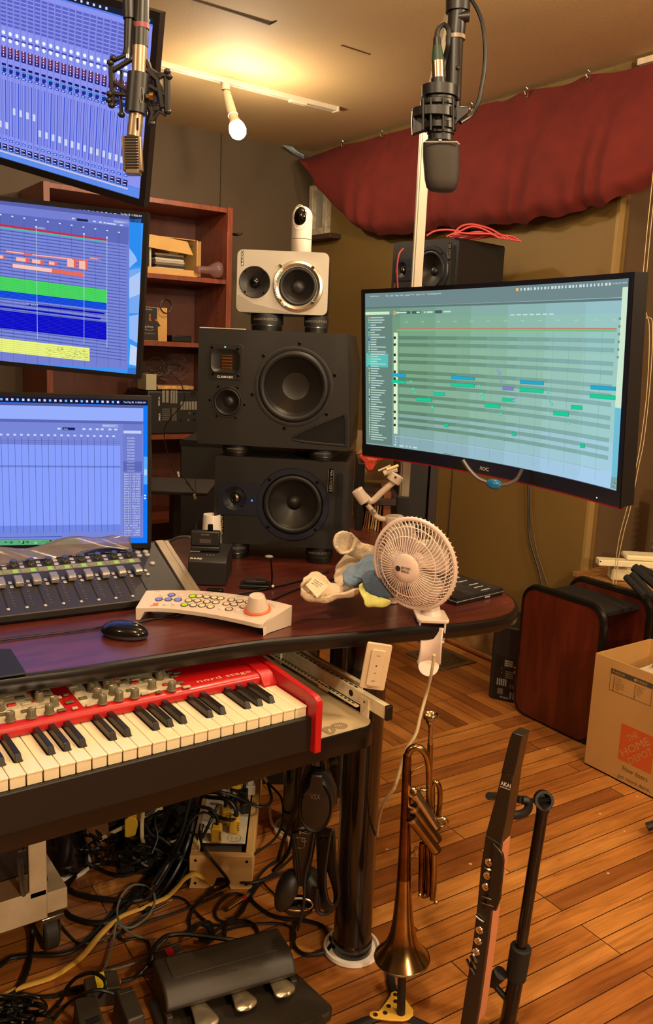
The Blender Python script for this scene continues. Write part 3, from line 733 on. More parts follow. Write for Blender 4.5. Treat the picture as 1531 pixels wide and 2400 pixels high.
# background: vertical bands of slightly different tint, as the panel itself shows
rows = [(-AH, -0.12, (146, 190, 196)), (-0.12, -0.06, (140, 184, 176)), (-0.06, 0.0, (138, 180, 156)), (0.0, 0.06, (136, 178, 152)), (0.06, 0.115, (132, 170, 150)), (0.115, AH, (112, 136, 138))]
S.rect((112, 136, 138), -AW, 0.140, AW, AH, 0, 24)
cols = [(118, 158, 124), (126, 168, 134), (134, 176, 146), (140, 184, 158), (146, 190, 170), (152, 196, 182), (156, 202, 192)]
zr = [0.140, 0.115, 0.05, -0.02, -0.09, -0.14, -AH]
for j in range(6):
    for i in range(7):
        c = cols[i]; d = (j-2)*5
        c2 = (max(0, c[0]+(-6, -4, 0, 2, 8, 12)[j]), c[1]+(-10, -4, 0, 2, 4, 4)[j], min(255, c[2]+(6, 0, 0, 8, 30, 44)[j]))
        S.rect(c2, -AW+0.1*i, zr[j+1], -AW+0.1*(i+1), zr[j], 0, 4)
# left list panel
S.rect((104, 132, 122), -AW, -0.165, -AW+0.078, 0.122, 1, 3)
S.rect((206, 236, 196), -AW+0.001, 0.122, -AW+0.070, 0.128, 2, 3)
S.rect((92, 190, 180), -AW+0.003, -0.012+0.02, -AW+0.066, 0.018+0.02, 2, 3)
rnd = random.Random(5)
lc = [(190, 220, 210), (150, 200, 190), (70, 150, 220), (120, 220, 130), (220, 150, 90), (210, 220, 90), (60, 70, 180), (120, 200, 230)]
for i in range(52):
    z = 0.114-i*0.0053
    S.rect(rnd.choice(lc), -AW+0.010, z, -AW+0.0135, z+0.0034, 3, 1)
    S.rect((196, 222, 212), -AW+0.016, z+0.0006, -AW+0.016+rnd.uniform(0.012, 0.045), z+0.0026, 3, 2)
# toolbar lines and menu
S.rect((96, 118, 122), -AW+0.002, 0.135, AW-0.005, 0.139, 2, 24)
for i, t in enumerate(('DigitalPerformer', 'File', 'Edit', 'View', 'Region', 'Audio', 'Project', 'Studio', 'Setup', 'Tools', 'Window', 'Help')):
    x = -AW+0.016+(0, .045, .058, .071, .085, .100, .115, .131, .147, .162, .174, .194)[i]
    S.text((222, 232, 228), t, (x, 0.1595), 0.0036, None, 4)
S.rect((235, 190, 110), 0.072, 0.1585, 0.0785, 0.164, 4, 2)
for i in range(26): S.rect((205, 222, 224), 0.084+i*0.0088, 0.159, 0.084+i*0.0088+rnd.uniform(.003, .006), 0.1635, 4, 1)
S.text((214, 226, 232), 'Tue May 28 11:00:00', (0.312, 0.1595), 0.0036, 0.034)
S.rect((225, 160, 100), -AW+0.082, 0.121, -AW+0.088, 0.129, 3, 1)
for x, w_ in ((0.098, 0.032), (0.135, 0.026), (0.20, 0.02)): S.rect((74, 94, 92), -AW+x, 0.122, -AW+x+w_, 0.128, 3, 2)
for x, w_ in ((0.17, 0.004), (0.178, 0.016), (0.225, 0.02), (0.10, 0.02), (0.148, 0.01), (0.09, 0.01)): S.rect((190, 230, 200), -AW+x, 0.1235, -AW+x+w_, 0.1265, 4, 1)
for i in range(7): S.rect((196, 222, 214), 0.058+i*0.017, 0.1150, 0.058+i*0.017+0.012, 0.1172, 3, 1)
for i in range(13): S.text((200, 224, 214), '%d|1|000' % (50+i), (-AW+0.115+i*0.046, 0.1035), 0.0028, 0.009)
# red / green ruler lines, keyboard column and dark rows
S.rect((196, 120, 120), -AW+0.092, 0.090, AW-0.022, 0.0925, 3, 24)
S.rect((120, 190, 120), -AW+0.092, 0.0865, AW-0.022, 0.0895, 3, 24)
S.rect((220, 240, 200), -AW+0.083, -0.137, -AW+0.094, 0.083, 3, 1)
pat = [1, 0, 1, 0, 1, 0, 0, 1, 0, 1, 0, 0]
keys_z = []
for i in range(30):
    z = 0.083-(i+1)*0.0073
    if pat[(i+1) % 12]:
        S.rect((40, 56, 52), -AW+0.083, z+0.0010, -AW+0.0895, z+0.0065, 4, 1)
        for k in range(7):
            c = cols[k]; cc = (c[0]-22, c[1]-26, c[2]-16)
            S.rect(cc, -AW+0.096+k*0.0832*1.0, z, min(AW-0.026, -AW+0.096+(k+1)*0.0832), z+0.0073, 1, 4)
for i in range(14):
    x = -AW+0.118+i*0.0405
    S.rect((118, 150, 136), x, -0.160, x+0.0005, 0.086, 2, 1)
# notes: read from the photograph
TEAL = (32, 204, 150); BLU = (40, 166, 206); PUR = (138, 120, 206)
notes = [(BLU, 176, 564, 248, 571, 14), (TEAL, 176, 598, 250, 605, 14), (BLU, 486, 578, 607, 585, 15), (TEAL, 484, 614, 607, 622, 16), (BLU, 844, 600, 966, 608, 17), (TEAL, 842, 640, 964, 649, 18), (BLU, 1211, 627, 1340, 636, 19), (TEAL, 1207, 671, 1338, 682, 20),
         (TEAL, 306, 690, 383, 695, 16), (TEAL, 395, 662, 450, 666, 15), (TEAL, 661, 721, 739, 728, 18), (TEAL, 752, 692, 808, 697, 16), (PUR, 754, 632, 808, 637, 17), (TEAL, 1017, 760, 1095, 768, 20), (TEAL, 1109, 729, 1166, 734, 20),
         (TEAL, 450, 826, 471, 828, 15), (TEAL, 802, 872, 822, 874, 16), (TEAL, 1156, 931, 1179, 934, 18)]
for c, xa, ya, xb, yb, h in notes: q3((24, 130, 116), xa-1.5, ya-1.5, xb+1.5, yb-1.5, xb+1.5, yb+h+1.5, xa-1.5, ya+h+1.5, 4, 6); q3(c, xa, ya, xb, yb, xb, yb+h, xa, ya+h, 5, 6)
for c, x, y in ((TEAL, 277, 609), (TEAL, 288, 645), (TEAL, 299, 663), (TEAL, 388, 740), (TEAL, 634, 631), (TEAL, 645, 670), (TEAL, 655, 690), (TEAL, 742, 775), (TEAL, 991, 660), (TEAL, 1001, 704), (TEAL, 1011, 726), (TEAL, 1097, 821), (PUR, 727, 541), (PUR, 738, 562), (PUR, 747, 602), (PUR, 823, 687), (PUR, 812, 705)):
    q3(c, x-5, y-8, x+5, y-8, x+5, y+9, x-5, y+9, 5, 1); q3((170, 230, 210), x-2, y-3, x+2, y-3, x+2, y+4, x-2, y+4, 6, 1)
# white side panel, sea and shore strip of the desktop picture, lower lanes
q3((206, 232, 206), 1377, 118, 1422, 113, 1376, 748, 1337, 741, 4, 4)
q3((112, 190, 214), 1336, 743, 1375, 749, 1360, 1110, 1318, 1100, 3, 2)
q3((120, 160, 158), 1318, 1100, 1360, 1110, 1356, 1172, 1311, 1160, 3, 2)
for i in range(10):
    x = 1322+rnd.random()*28; y = 1112+rnd.random()*44; q3(rnd.choice([(84, 112, 108), (150, 178, 170), (104, 140, 136)]), x, y, x+9, y+2, x+9, y+9, x, y+7, 5, 1)
for i in range(6): S.rect((120, 140, 130), AW-0.017, 0.105-i*0.012, AW-0.0125, 0.109-i*0.012, 6, 1)
S.rect((170, 206, 206), -AW+0.094, -0.143, AW-0.045, -0.1422, 3, 24); S.rect((120, 160, 166), -AW+0.094, -0.1405, AW-0.04, -0.140, 3, 24)
for i in range(4): S.rect((230, 245, 240), -AW+0.088, -0.145-i*0.006, -AW+0.0905, -0.1425-i*0.006, 4, 1)
S.rect((86, 120, 124), -AW+0.228, -0.1665, -AW+0.262, -0.1655, 4, 3)
for x, w_ in ((0.085, .006), (0.1, .012), (0.12, .004), (0.13, .004), (0.14, .012)): S.rect((200, 222, 226), -AW+x, -0.164, -AW+x+w_, -0.161, 4, 1)
S.build(aoc)
RDM = mat('red_bezel_line', (150, 14, 16), 0.35)
m_ = MB()
for i in range(24):
    a = -AW-.009+(2*AW+.018)*i/24; b = -AW-.009+(2*AW+.018)*(i+1)/24
    m_.add([(a, cv_a(a)-0.003, -AH-0.026), (b, cv_a(b)-0.003, -AH-0.026), (b, cv_a(b)+0.012, -AH-0.0295), (a, cv_a(a)+0.012, -AH-0.0295), (a, cv_a(a)-0.003, -AH-0.0295), (b, cv_a(b)-0.003, -AH-0.0295)], [(4, 5, 1, 0), (3, 2, 5, 4)])
m_.build('lower_trim', aoc, RDM)
MB().bx(AW+0.009, AW+0.0105, cv_a(AW)-0.003, cv_a(AW)+0.03, -AH-.026, AH+.009).build('side_trim', aoc, BLACK)
lettering('logo', aoc, Matrix.Translation((-0.012, cv_a(0)-0.0045, -AH-0.0185)) @ FR, '/\\OC', 0.0072, 0.026, PRINTW, True)
MB().cb((0.305, cv_a(.305)-0.0045, -AH-0.020), (0.002, 0.001, 0.002)).build('power_light', aoc, EM((255, 245, 240)))

# ---------- bottom left monitor
fb = Fr((0.728, 1.717, 0.846), -20, 0, 0)
mb_ = thing('monitor', 'lowest of the stacked desk monitors with an almost empty pale blue window', 'monitor', fb, 'stacked desk monitors')
def local_rect(fr, corners):
    return [fr.fy(*c, 0) for c in corners]
c = local_rect(fb, [(339, 937), (352, 1272), (0, 918), (0, 1268)])
X1 = (c[0].x+c[1].x)/2; Z1 = c[0].z; Z0 = c[1].z; X0 = X1-0.57
S = Scr(fb); monitor_body(mb_, X0, X1, Z0, Z1, 0.008, 0.011)
S.rect((20, 120, 246), X0, Z0, X1, Z1, 0)
W = X1-X0; H = Z1-Z0
gx = lambda px, py: S.L(px, py)
xr = X1-0.009
S.rect((20, 24, 60), X0, Z1-0.012, X1, Z1, 1); S.rect((40, 110, 240), X0, Z1-0.0135, X1, Z1-0.012, 2)
S.rect((86, 92, 150), X0, Z1-0.018, xr, Z1-0.0135, 1)
S.rect((150, 174, 252), X0, Z1-0.046, xr, Z1-0.018, 1)
S.rect((92, 104, 180), X0, Z1-0.052, xr, Z1-0.046, 1)
S.rect((120, 134, 216), X0, Z0+0.012, xr, Z1-0.052, 1)
S.rect((136, 158, 252), X0, Z0+0.026, xr-0.048, Z1-0.098, 2)
S.rect((112, 134, 228), X0, Z0+0.026, xr-0.048, Z0+0.042, 3)
S.rect((108, 128, 214), X0, Z0+0.166, xr-0.048, Z0+0.170, 3)
for i in range(3): S.rect((70, 84, 150), X0, Z1-0.090-i*.004, xr-0.048, Z1-0.0895-i*.004, 3)
for i in range(34):
    x = xr-0.062-i*0.0132; S.rect((40, 56, 110), x, Z0+0.026, x+0.0006, Z1-0.083, 4)
    S.rect((206, 216, 250), x-0.002, Z1-0.080, x+0.003, Z1-0.0765, 4)
S.rect((150, 160, 220), xr-0.085, Z1-0.060, xr-0.052, Z1-0.053, 3); S.text((240, 245, 255), 'Sequence 1', (xr-0.083, Z1-0.0585), 0.004, 0.024)
S.rect((24, 30, 90), xr-0.165, Z1-0.067, xr-0.14, Z1-0.0615, 3); S.text((220, 226, 255), 'Auto', (xr-0.163, Z1-0.066), 0.003)
for x in (0.175, 0.125, 0.112, 0.098, 0.088, 0.072, 0.06): S.rect((210, 220, 250), xr-x, Z1-0.066, xr-x+0.006, Z1-0.0625, 3)
S.rect((112, 124, 204), xr-0.042, Z0+0.012, xr-0.002, Z1-0.052, 3)
S.rect((196, 206, 252), xr-0.041, Z1-0.072, xr-0.004, Z1-0.066, 4)
for i in range(12): S.text((226, 232, 255), '%d|%d|000' % (4+9*i, 1+i % 3), (xr-0.034, Z1-0.084-i*0.0064), 0.0036, 0.016)
S.rect((92, 104, 184), xr-0.042, Z0+0.158, xr-0.002, Z0+0.180, 4)
nm = ['Saturn 2 : LV 2 CH..', 'Saturn 2 : ALG De..', 'Saturn 2 : DB VOX..', 'Saturn 2 : ALG Ba..', 'Saturn 2 : LV 1 CH..', 'Saturn 2 : DB VOX..', 'Pro-R 2 : CHEER..', 'Saturn 2 : LV 1 : In..', 'Pro-R 2 : DB VOX..', 'Pro-R 2 : DB VOX..', 'Pro-R 2 : ALG Don..', 'Pro-R 2 : LV 2 CH..', 'Pro-R 2 : LV 1 CH..', 'Pro-R 2 : ALG Don..', 'Pro-R 2 : VOX : In..', 'Pro-Q 4 : ALYX LI..', 'Pro-Q 4 : EPIC VA..', 'Pro-R 2 : CONGA..', 'Pro-R 2 : HORNS..', 'Pro-Q 4 : ALYX LI..', 'Pro-Q 4 : ISAAC B..', 'VSX : PHONES : I..', 'Pro-Q 4 : ISAAC B..', 'Timeless 3 : CHEE..', 'Pro-Q 4 : CHEER..', 'Pro-Q 4 : GIVVIN..']
for i, t in enumerate(nm): S.text((230, 236, 255), t, (xr-0.040, Z0+0.151-i*0.0054), 0.0036, 0.035)
S.rect((40, 50, 120), xr-0.0035, Z0+0.105, xr-0.002, Z0+0.152, 5)
for i in range(24): S.rect(((214, 220, 240), (120, 190, 255), (214, 220, 240))[i % 3], X1-0.305+i*0.0105, Z1-0.0085, X1-0.305+i*0.0105+0.0045, Z1-0.004, 4)
S.text((235, 238, 250), 'Tue May 28  11:00:00 AM', (X1-0.050, Z1-0.009), 0.0052, 0.046)
S.rect((60, 84, 190), X0+0.1, Z0+0.0165, xr-0.17, Z0+0.018, 5)
S.rect((96, 170, 120), X0, Z0, X1-0.14, Z0+0.011, 2)
for i in range(110): 
    x = X0+rnd.random()*0.42; S.rect(rnd.choice([(50, 110, 60), (130, 210, 150), (70, 140, 90), (30, 70, 50)]), x, Z0+rnd.random()*0.007, x+0.005, Z0+0.003+rnd.random()*0.007, 3)
for i in range(12): S.rect((190, 190, 230), X1-0.14+i*0.004, Z0+rnd.random()*.004, X1-0.136+i*0.004, Z0+0.004+rnd.random()*.006, 3)
S.rect((90, 170, 250), X1-0.008, Z0+0.13, X1, Z0+0.19, 2); S.rect((170, 210, 255), X1-0.007, Z0+0.15, X1-.001, Z0+0.163, 3)
for z in (0.098, 0.104): S.rect((235, 245, 255), X1-0.007, Z0+z, X1-0.003, Z0+z+.003, 3)
S.build(mb_)

# ---------- middle monitor
fm = Fr((0.708, 1.712, 1.213), -33, -3, -3.4)
mm = thing('monitor', 'middle stacked monitor showing green, blue and yellow track bands beside a sky picture', 'monitor', fm, 'stacked desk monitors')
c = local_rect(fm, [(331, 507), (325, 878)])
X1 = (c[0].x+c[1].x)/2; Z1 = c[0].z; Z0 = c[1].z; X0 = X1-0.57
S = Scr(fm); monitor_body(mm, X0, X1, Z0, Z1, 0.009, 0.009)
def M2(x, y): return (x*.2351, 440+y*.2351)
def q2(col, x0, y0, x1, y1, x2, y2, x3, y3, lev=1): S.quad(col, [M2(x0, y0), M2(x1, y1), M2(x2, y2), M2(x3, y3)], lev)
S.rect((60, 150, 245), X0, Z0, X1, Z1, 0)
S.rect((34, 34, 58), X0, Z1-0.013, X1, Z1, 1)
# sky strip
q2((44, 140, 240), 1290, 310, 1408, 310, 1400, 780, 1290, 780, 1); q2((150, 190, 246), 1290, 600, 1350, 680, 1370, 730, 1290, 800, 2); q2((120, 170, 240), 1290, 820, 1400, 800, 1395, 1250, 1290, 1250, 2)
q2((176, 200, 244), 1290, 900, 1398, 840, 1398, 1060, 1290, 1100, 3); q2((150, 186, 246), 1290, 1280, 1392, 1260, 1388, 1560, 1290, 1500, 3); q2((196, 214, 246), 1300, 1560, 1388, 1600, 1385, 1780, 1290, 1760, 3); q2((50, 120, 210), 1280, 1790, 1385, 1800, 1382, 1866, 1270, 1850, 3)
# window
q2((118, 128, 210), -1600, -40, 1293, 300, 1270, 1810, -1600, 1640, 2)
q2((90, 96, 170), -1600, -60, 1293, 278, 1293, 318, -1600, -20, 3)
q2((96, 106, 186), -1600, 70, 1288, 395, 1280, 570, -1600, 160, 3)
Q = lambda y: y
def tl_y(x, ya, yb): return ya+(yb-ya)*x/1065.0          # line through left edge / x=1065
def band(col, ya_l, ya_r, yb_l, yb_r, x1=1065, x0=-1600, lev=4):
    k = (x1)/1065.0; k0 = x0/1065.0
    q2(col, x0, ya_l+(ya_r-ya_l)*k0, x1, ya_l+(ya_r-ya_l)*k, x1, yb_l+(yb_r-yb_l)*k, x0, yb_l+(yb_r-yb_l)*k0, lev)
for i in range(72):
    f = i/72.0; yl = 400+f*1180; yr = 545+f*1165
    band((70, 84, 160) if i % 2 else (128, 146, 232), yl, yr, yl+7, yr+6, 1262, -1600, 3)
band((200, 44, 84), 360, 512, 384, 532); band((66, 190, 170), 384, 532, 402, 546)
band((74, 216, 96), 882, 1018, 1022, 1150); 
for i in range(7): band((50, 160, 80), 902+i*18, 1036+i*17, 904+i*18, 1038+i*17, 1065, -1600, 5)
band((10, 60, 214), 1022, 1150, 1092, 1220)
for i in range(5): band((60, 130, 240), 1034+i*12, 1162+i*12, 1036+i*12, 1164+i*12, 1065, -1600, 5)
band((12, 14, 180), 1176, 1306, 1192, 1322, 1005); q2((12, 14, 180), 262, 1152, 1048, 1246, 1046, 1264, 262, 1172, 5)
band((12, 8, 196), 1218, 1345, 1396, 1518)
for i in range(11): band((50, 60, 214), 1232+i*14.5, 1358+i*14, 1234+i*14.5, 1360+i*14, 1065, -1600, 5)
band((238, 246, 130), 1500, 1618, 1632, 1748, 895)
for i in range(6): band((150, 160, 80), 1520+i*20, 1636+i*19.5, 1522+i*20, 1638+i*19.5, 895, -1600, 5)
for i in range(60):
    x = 450+rnd.random()*420; y = 1560+x*0.05+rnd.random()*100; q2((120, 130, 70), x, y, x+20, y+2, x+20, y+5, x, y+3, 6)
# clips
def clip(x0, y0, x1, y1, h, t=None):
    q2((232, 100, 84), x0, y0, x1, y1, x1, y1+h, x0, y0+h, 5)
    q2((244, 190, 178), x0+6, y0+3, x0+(x1-x0)*.72, y0+(y1-y0)*.72+3, x0+(x1-x0)*.72, y0+(y1-y0)*.72+h-5, x0+6, y0+h-5, 6)
clip(60, 624, 310, 655, 20); clip(318, 660, 880, 722, 18); clip(160, 690, 298, 705, 44); clip(318, 710, 440, 724, 44); clip(486, 732, 570, 742, 38); clip(668, 708, 766, 720, 84); clip(786, 724, 880, 736, 88); clip(895, 694, 1010, 708, 16); clip(-10, 670, 50, 676, 40)
q2((232, 108, 92), 125, 755, 842, 850, 838, 892, 125, 796, 5); q2((246, 200, 190), 132, 758, 520, 808, 520, 845, 132, 796, 6)
for x, y0, y1 in ((365, 390, 1510), (841, 462, 1560), (1070, 497, 1590)): q2((190, 230, 250), x-2, y0, x+2, y0, x+(14 if x < 400 else 2), y1, x+(10 if x < 400 else -2), y1, 7); q2((240, 250, 255), x-6, y0-8, x+6, y0-8, x+6, y0+10, x-6, y0+10, 8)
for x in range(0, 1260, 118): q2((50, 60, 120), x+5, 290+x*.13, x+7, 290+x*.13, x+22, 1780, x+20, 1780, 4); q2((226, 232, 255), x, 262+x*.15, x+18, 264+x*.15, x+18, 276+x*.15, x, 274+x*.15, 6)
a = S.L(*M2(768, 330)); q2((30, 34, 70), 768, 305, 880, 318, 880, 342, 768, 330, 6)
for x in (720, 930, 990, 1035, 1070, 1100, 1130, 1200): q2((210, 220, 250), x, 306+(x-768)*.14, x+28, 309+(x-768)*.14, x+28, 322+(x-768)*.14, x, 319+(x-768)*.14, 6)
q2((140, 150, 216), 1130, 315, 1285, 335, 1283, 362, 1130, 342, 6)
a = S.L(*M2(1145, 350)); S.text((240, 244, 255), 'Sequence 1', a, 0.0042, 0.022, 9)
a = S.L(*M2(1205, 278)); S.text((236, 238, 250), 'Tue May 28  11:00:00 AM', a, 0.0050, 0.042, 9)
a = S.L(*M2(375, 410)); S.text((220, 228, 255), 'CHORUS 4', a, 0.0036, 0.016, 9)
a = S.L(*M2(265, 1166)); S.text((220, 228, 255), 'DB+ BASS4 2', a, 0.0036, 0.024, 9)
for i in range(26): x = 40+i*44; q2((205, 212, 240) if i % 4 else (80, 160, 240), x, 98+(x)*.132, x+22, 101+x*.132, x+22, 116+x*.132, x, 113+x*.132, 6)
S.build(mm)

# ---------- top monitor, leaning over
ft = Fr((0.703, 1.687, 1.56), -49.0, -22.7, -15.6)
mt_ = thing('monitor', 'topmost tilted monitor showing a mixing window with many small faders', 'monitor', ft, 'stacked desk monitors')
c = local_rect(ft, [(367, 45), (322, 464)])
X1 = (c[0].x+c[1].x)/2; Z1 = c[0].z; Z0 = c[1].z; X0 = X1-0.57
S = Scr(ft); monitor_body(mt_, X0, X1, Z0, Z1, 0.012, 0.014)
S.rect((88, 130, 240), X0, Z0, X1, Z1, 0)
S.rect((30, 32, 56), X0, Z1-0.010, X1, Z1, 1)
def M1(x, y): return (x*.2939, y*.2939)
def q1(col, P, lev): S.quad(col, [M1(*p) for p in P], lev)
a = S.L(*M1(1092, 1583)); b = S.L(*M1(0, 1262)); sl = (b[1]-a[1])/(b[0]-a[0])
# window in local coordinates; rows are read as heights above the lower edge
S.rect((140, 148, 240), X0, Z0+0.020, X1-0.001, Z1-0.013, 1)
S.rect((96, 140, 236), X0, Z0, X1, Z0+0.018, 2)
def lz(px, py): return S.L(*M1(px, py))
r0 = lz(30, 215); r1 = lz(842, 490)
ph = (lz(842, 490)[0]-lz(30, 215)[0])/15.0
def row(px, py): return S.L(*M1(px, py))[1]
xs = [lz(30, 215)[0]+ph*(i-10) for i in range(32)]
zs = {}
base_x, z_ref = lz(30, 215)
# the rows are parallel to the glass edge, so a row's height is one number
Rk = {'kn1': row(842, 490), 'kn2': row(835, 545), 'btn_t': row(842, 600), 'btn_b': row(835, 690), 'name': row(828, 742), 'pan': row(826, 782), 'val': row(822, 818), 'ft': row(880, 880), 'fb': row(930, 1340), 'lev': row(975, 1390), 'tbl': row(1065, 1460), 'tbl2': row(1065, 1490)}
GR = (98, 104, 186)
nseg = 32
for x in xs:
    if x > X1-0.02: continue
    S.rect((92, 98, 190), x-ph*.5, Z0+0.02, x-ph*.5+0.0007, Z1-0.02, 2)
    z = Rk['kn1']+0.012
    while z < Z1-0.024: S.rect((94, 100, 194), x-ph*.40, z, x+ph*.40, z+0.0044, 2); z += 0.0066
    for kname in ('kn1', 'kn2'):
        z = Rk[kname]; q = circ(x, z, 0.0034, 14); S._put((240, 248, 255), q, [tuple(range(14))[::-1]], 3)
    S.rect((70, 72, 150), x-ph*.36, Rk['kn1']-0.009, x+ph*.36, Rk['kn1']-0.006, 3)
    S.rect((104, 52, 104), x-ph*.36, Rk['btn_b'], x+ph*.36, Rk['btn_t'], 3); S.rect((48, 40, 120), x-ph*.36, Rk['btn_b'], x+ph*.36, Rk['btn_b']+0.008, 4)
    for k in range(4): S.rect((226, 214, 240), x-0.0012, Rk['btn_b']+0.003+k*(Rk['btn_t']-Rk['btn_b'])/4.1, x+0.0012, Rk['btn_b']+0.0055+k*(Rk['btn_t']-Rk['btn_b'])/4.1, 5)
    S.rect((24, 20, 96), x-ph*.32, Rk['name']-0.002, x+ph*.32, Rk['name']+0.002, 3)
    zc = Rk['pan']; q = circ(x, zc, 0.0052, 18); S._put((36, 40, 150), q, [tuple(range(18))[::-1]], 3)
    arc = [(x+0.0044*math.cos(t), zc+0.0044*math.sin(t)) for t in [i*PI/8 for i in range(2, 11)]]+[(x+0.003*math.cos(t), zc+0.003*math.sin(t)) for t in [i*PI/8 for i in range(10, 1, -1)]]
    S._put((80, 190, 240), arc, [tuple(range(len(arc)))[::-1]], 4)
    S.rect((20, 60, 180), x-ph*.32, Rk['val']-0.0022, x+ph*.32, Rk['val']+0.0022, 3); S.rect((190, 220, 250), x-ph*.18, Rk['val']-0.001, x+ph*.18, Rk['val']+0.001, 4)
    S.rect((30, 70, 206), x+ph*.14, Rk['fb'], x+ph*.26, Rk['ft'], 3); S.rect((60, 66, 140), x-ph*.26, Rk['fb'], x-ph*.20, Rk['ft'], 3)
    S.rect((96, 116, 214), x+ph*.40, Rk['fb'], x+ph*.44, Rk['ft'], 3)
    S.rect((20, 80, 200), x-ph*.30, Rk['lev']-0.0024, x+ph*.30, Rk['lev']+0.0024, 3); S.rect((160, 200, 250), x-ph*.18, Rk['lev']-0.001, x+ph*.18, Rk['lev']+0.001, 4)
    S.rect((30, 34, 96), x-ph*.36, Rk['tbl2']-0.003, x+ph*.36, Rk['tbl']+0.002, 3); S.rect((220, 224, 250), x-ph*.28, Rk['tbl']-0.002, x+ph*.2, Rk['tbl']-0.0004, 4); S.rect((200, 200, 240), x-ph*.28, Rk['tbl2']-0.001, x+ph*.2, Rk['tbl2']+0.0005, 4)
    S.rect((214, 196, 226), x-ph*.5, Rk['tbl2']-0.0085, x+ph*.5, Rk['tbl2']-0.0055, 3)
caps = [(8, 985), (60, 1000), (118, 890), (170, 905), (224, 922), (277, 938), (323, 1065), (376, 1080), (428, 1097), (480, 1112), (530, 1135), (580, 1150), (630, 1165), (680, 1182), (732, 1198), (781, 1212), (832, 1226), (880, 1242), (930, 1256), (975, 1272)]
for x, y in caps:
    p = lz(x, y); S.rect((206, 216, 246), p[0]-0.0028, p[1]-0.0062, p[0]+0.0028, p[1]+0.0062, 6)
for i in range(10): S.rect((214, 218, 240), X1-0.20+i*0.012, Z1-0.007, X1-0.196+i*0.012, Z1-0.003, 3)
S.text((226, 230, 250), '11:00 AM', (X1-0.040, Z1-0.0075), 0.005, 0.034, 4)
for i in range(3): S.rect((150, 160, 230), X1-0.030, Z1-0.03-i*0.015, X1-0.006, Z1-0.022-i*0.015, 3)
S.build(mt_)
# stand column carrying the stacked screens
st = thing('monitor_stand', 'black upright pole standing behind the stacked monitors', 'monitor stand', (0.42, 2.03, DZ))
MB().cyl((0, 0, 0.012), (0, 0, 0.95), 0.018).build('pole', st, BLACK)
MB().bx(-0.12, 0.12, -0.06, 0.06, 0.001, 0.012).build('base', st, BLACK, bevel=0.003)
# ================================================================ speakers
SPK = mat('speaker_black_vinyl', (27, 24, 22), 0.5, bump=(700, 0.25, 0.0005))
CONE = mat('speaker_cone', (32, 28, 26), 0.42)
SURR = mat('rubber_surround', (22, 20, 19), 0.5)
BAFF = mat('blue_black_baffle', (28, 31, 44), 0.38)
SCREW = mat('dark_screw', (30, 27, 25), 0.3, 0.8)
def screw(par, M, r=0.004, m=None):
    q = MB(); q.lathe([(r, 0), (r, 0.0008), (r*.8, 0.0016), (r*.45, 0.0016), (r*.4, 0.0004), (0, 0.0004)], 14, M)
    return q.build('screw', par, m or SCREW)
def driver(par, M, R, cone_d=0.025, dust=0.35, ring=None, ring_w=0.0, cm=None, sm=None, name='woofer', dust_out=True):
    """loudspeaker driver, facing +z of M; R = outer radius of the surround"""
    w_ = MB(); w_.use(cm or CONE)
    rc = R*0.80; rd = R*dust
    w_.shell([(rc, 0.001), (rc*.9, -cone_d*.25), (rd, -cone_d)], 48, M)
    if dust_out: w_.shell([(rd, -cone_d), (rd*.92, -cone_d+R*.05), (rd*.6, -cone_d+R*.12), (rd*.3, -cone_d+R*.15), (0.0001, -cone_d+R*.16)], 48, M)
    else: w_.shell([(rd, -cone_d), (rd*.7, -cone_d-R*.03), (rd*.3, -cone_d-R*.045), (0.0001, -cone_d-R*.05)], 48, M)
    o = w_.build(name, par)
    s_ = MB(); P = [(rc+(R-rc)*(0.5-0.5*math.cos(t)), 0.001+0.45*(R-rc)*math.sin(t)) for t in [PI*k/8 for k in range(9)]]
    s_.shell(P, 48, M); s_.build('surround', o, sm or SURR)
    return o
def ringpart(name, par, M, r0, r1, h, m, n=48, bev=True):
    q = MB(); q.shell([(r0, -0.004), (r0, h*.7), (r0+(r1-r0)*.15, h), (r0+(r1-r0)*.85, h), (r1, h*.7), (r1, -0.002)], n, M)
    return q.build(name, par, m)
def holed(par, name, P, holes, M, m, depth=0.004):
    """flat plate with round holes (built as ngon rings) - outline P, holes [(x,y,r)]"""
    import bmesh
    bm = bmesh.new()
    def loop(Q):
        vs = [bm.verts.new((x, y, 0)) for x, y in Q]
        return [bm.edges.new((vs[i], vs[(i+1) % len(vs)])) for i in range(len(vs))]
    E_ = loop(P)
    for x, y, r in holes: E_ += loop(circ(x, y, r, 48))
    bmesh.ops.triangle_fill(bm, use_beauty=True, edges=E_)
    bmesh.ops.transform(bm, matrix=M, verts=bm.verts)
    me = bpy.data.meshes.new(name); bm.normal_update()
    nrm = M.to_3x3() @ Vector((0, 0, 1))
    for f in bm.faces:
        if f.normal.dot(nrm) < 0: f.normal_flip()
    bm.to_mesh(me); bm.free(); me.materials.append(m)
    o = bpy.data.objects.new(name, me); COL.objects.link(o); o.parent = par
    return o
def cabinet(par, P, depth, holes, m, front=0.0, name='cabinet', back_scale=1.0):
    """hollow-fronted speaker box: outline P in the front plane, drivers drop into the holes"""
    q = MB(); n = len(P)
    cx = sum(p[0] for p in P)/n; cy = sum(p[1] for p in P)/n
    B = [(cx+(p[0]-cx)*back_scale, cy+(p[1]-cy)*back_scale) for p in P]
    V = [(p[0], p[1], 0) for p in P]+[(p[0], p[1], -depth) for p in B]
    q.add(V, [(i, n+i, n+(i+1) % n, (i+1) % n) for i in range(n)]+[tuple(range(2*n-1, n-1, -1))], FR)
    c = q.build(name, par, m)
    f = holed(c, 'front_panel', P, holes, FR, m)
    return c
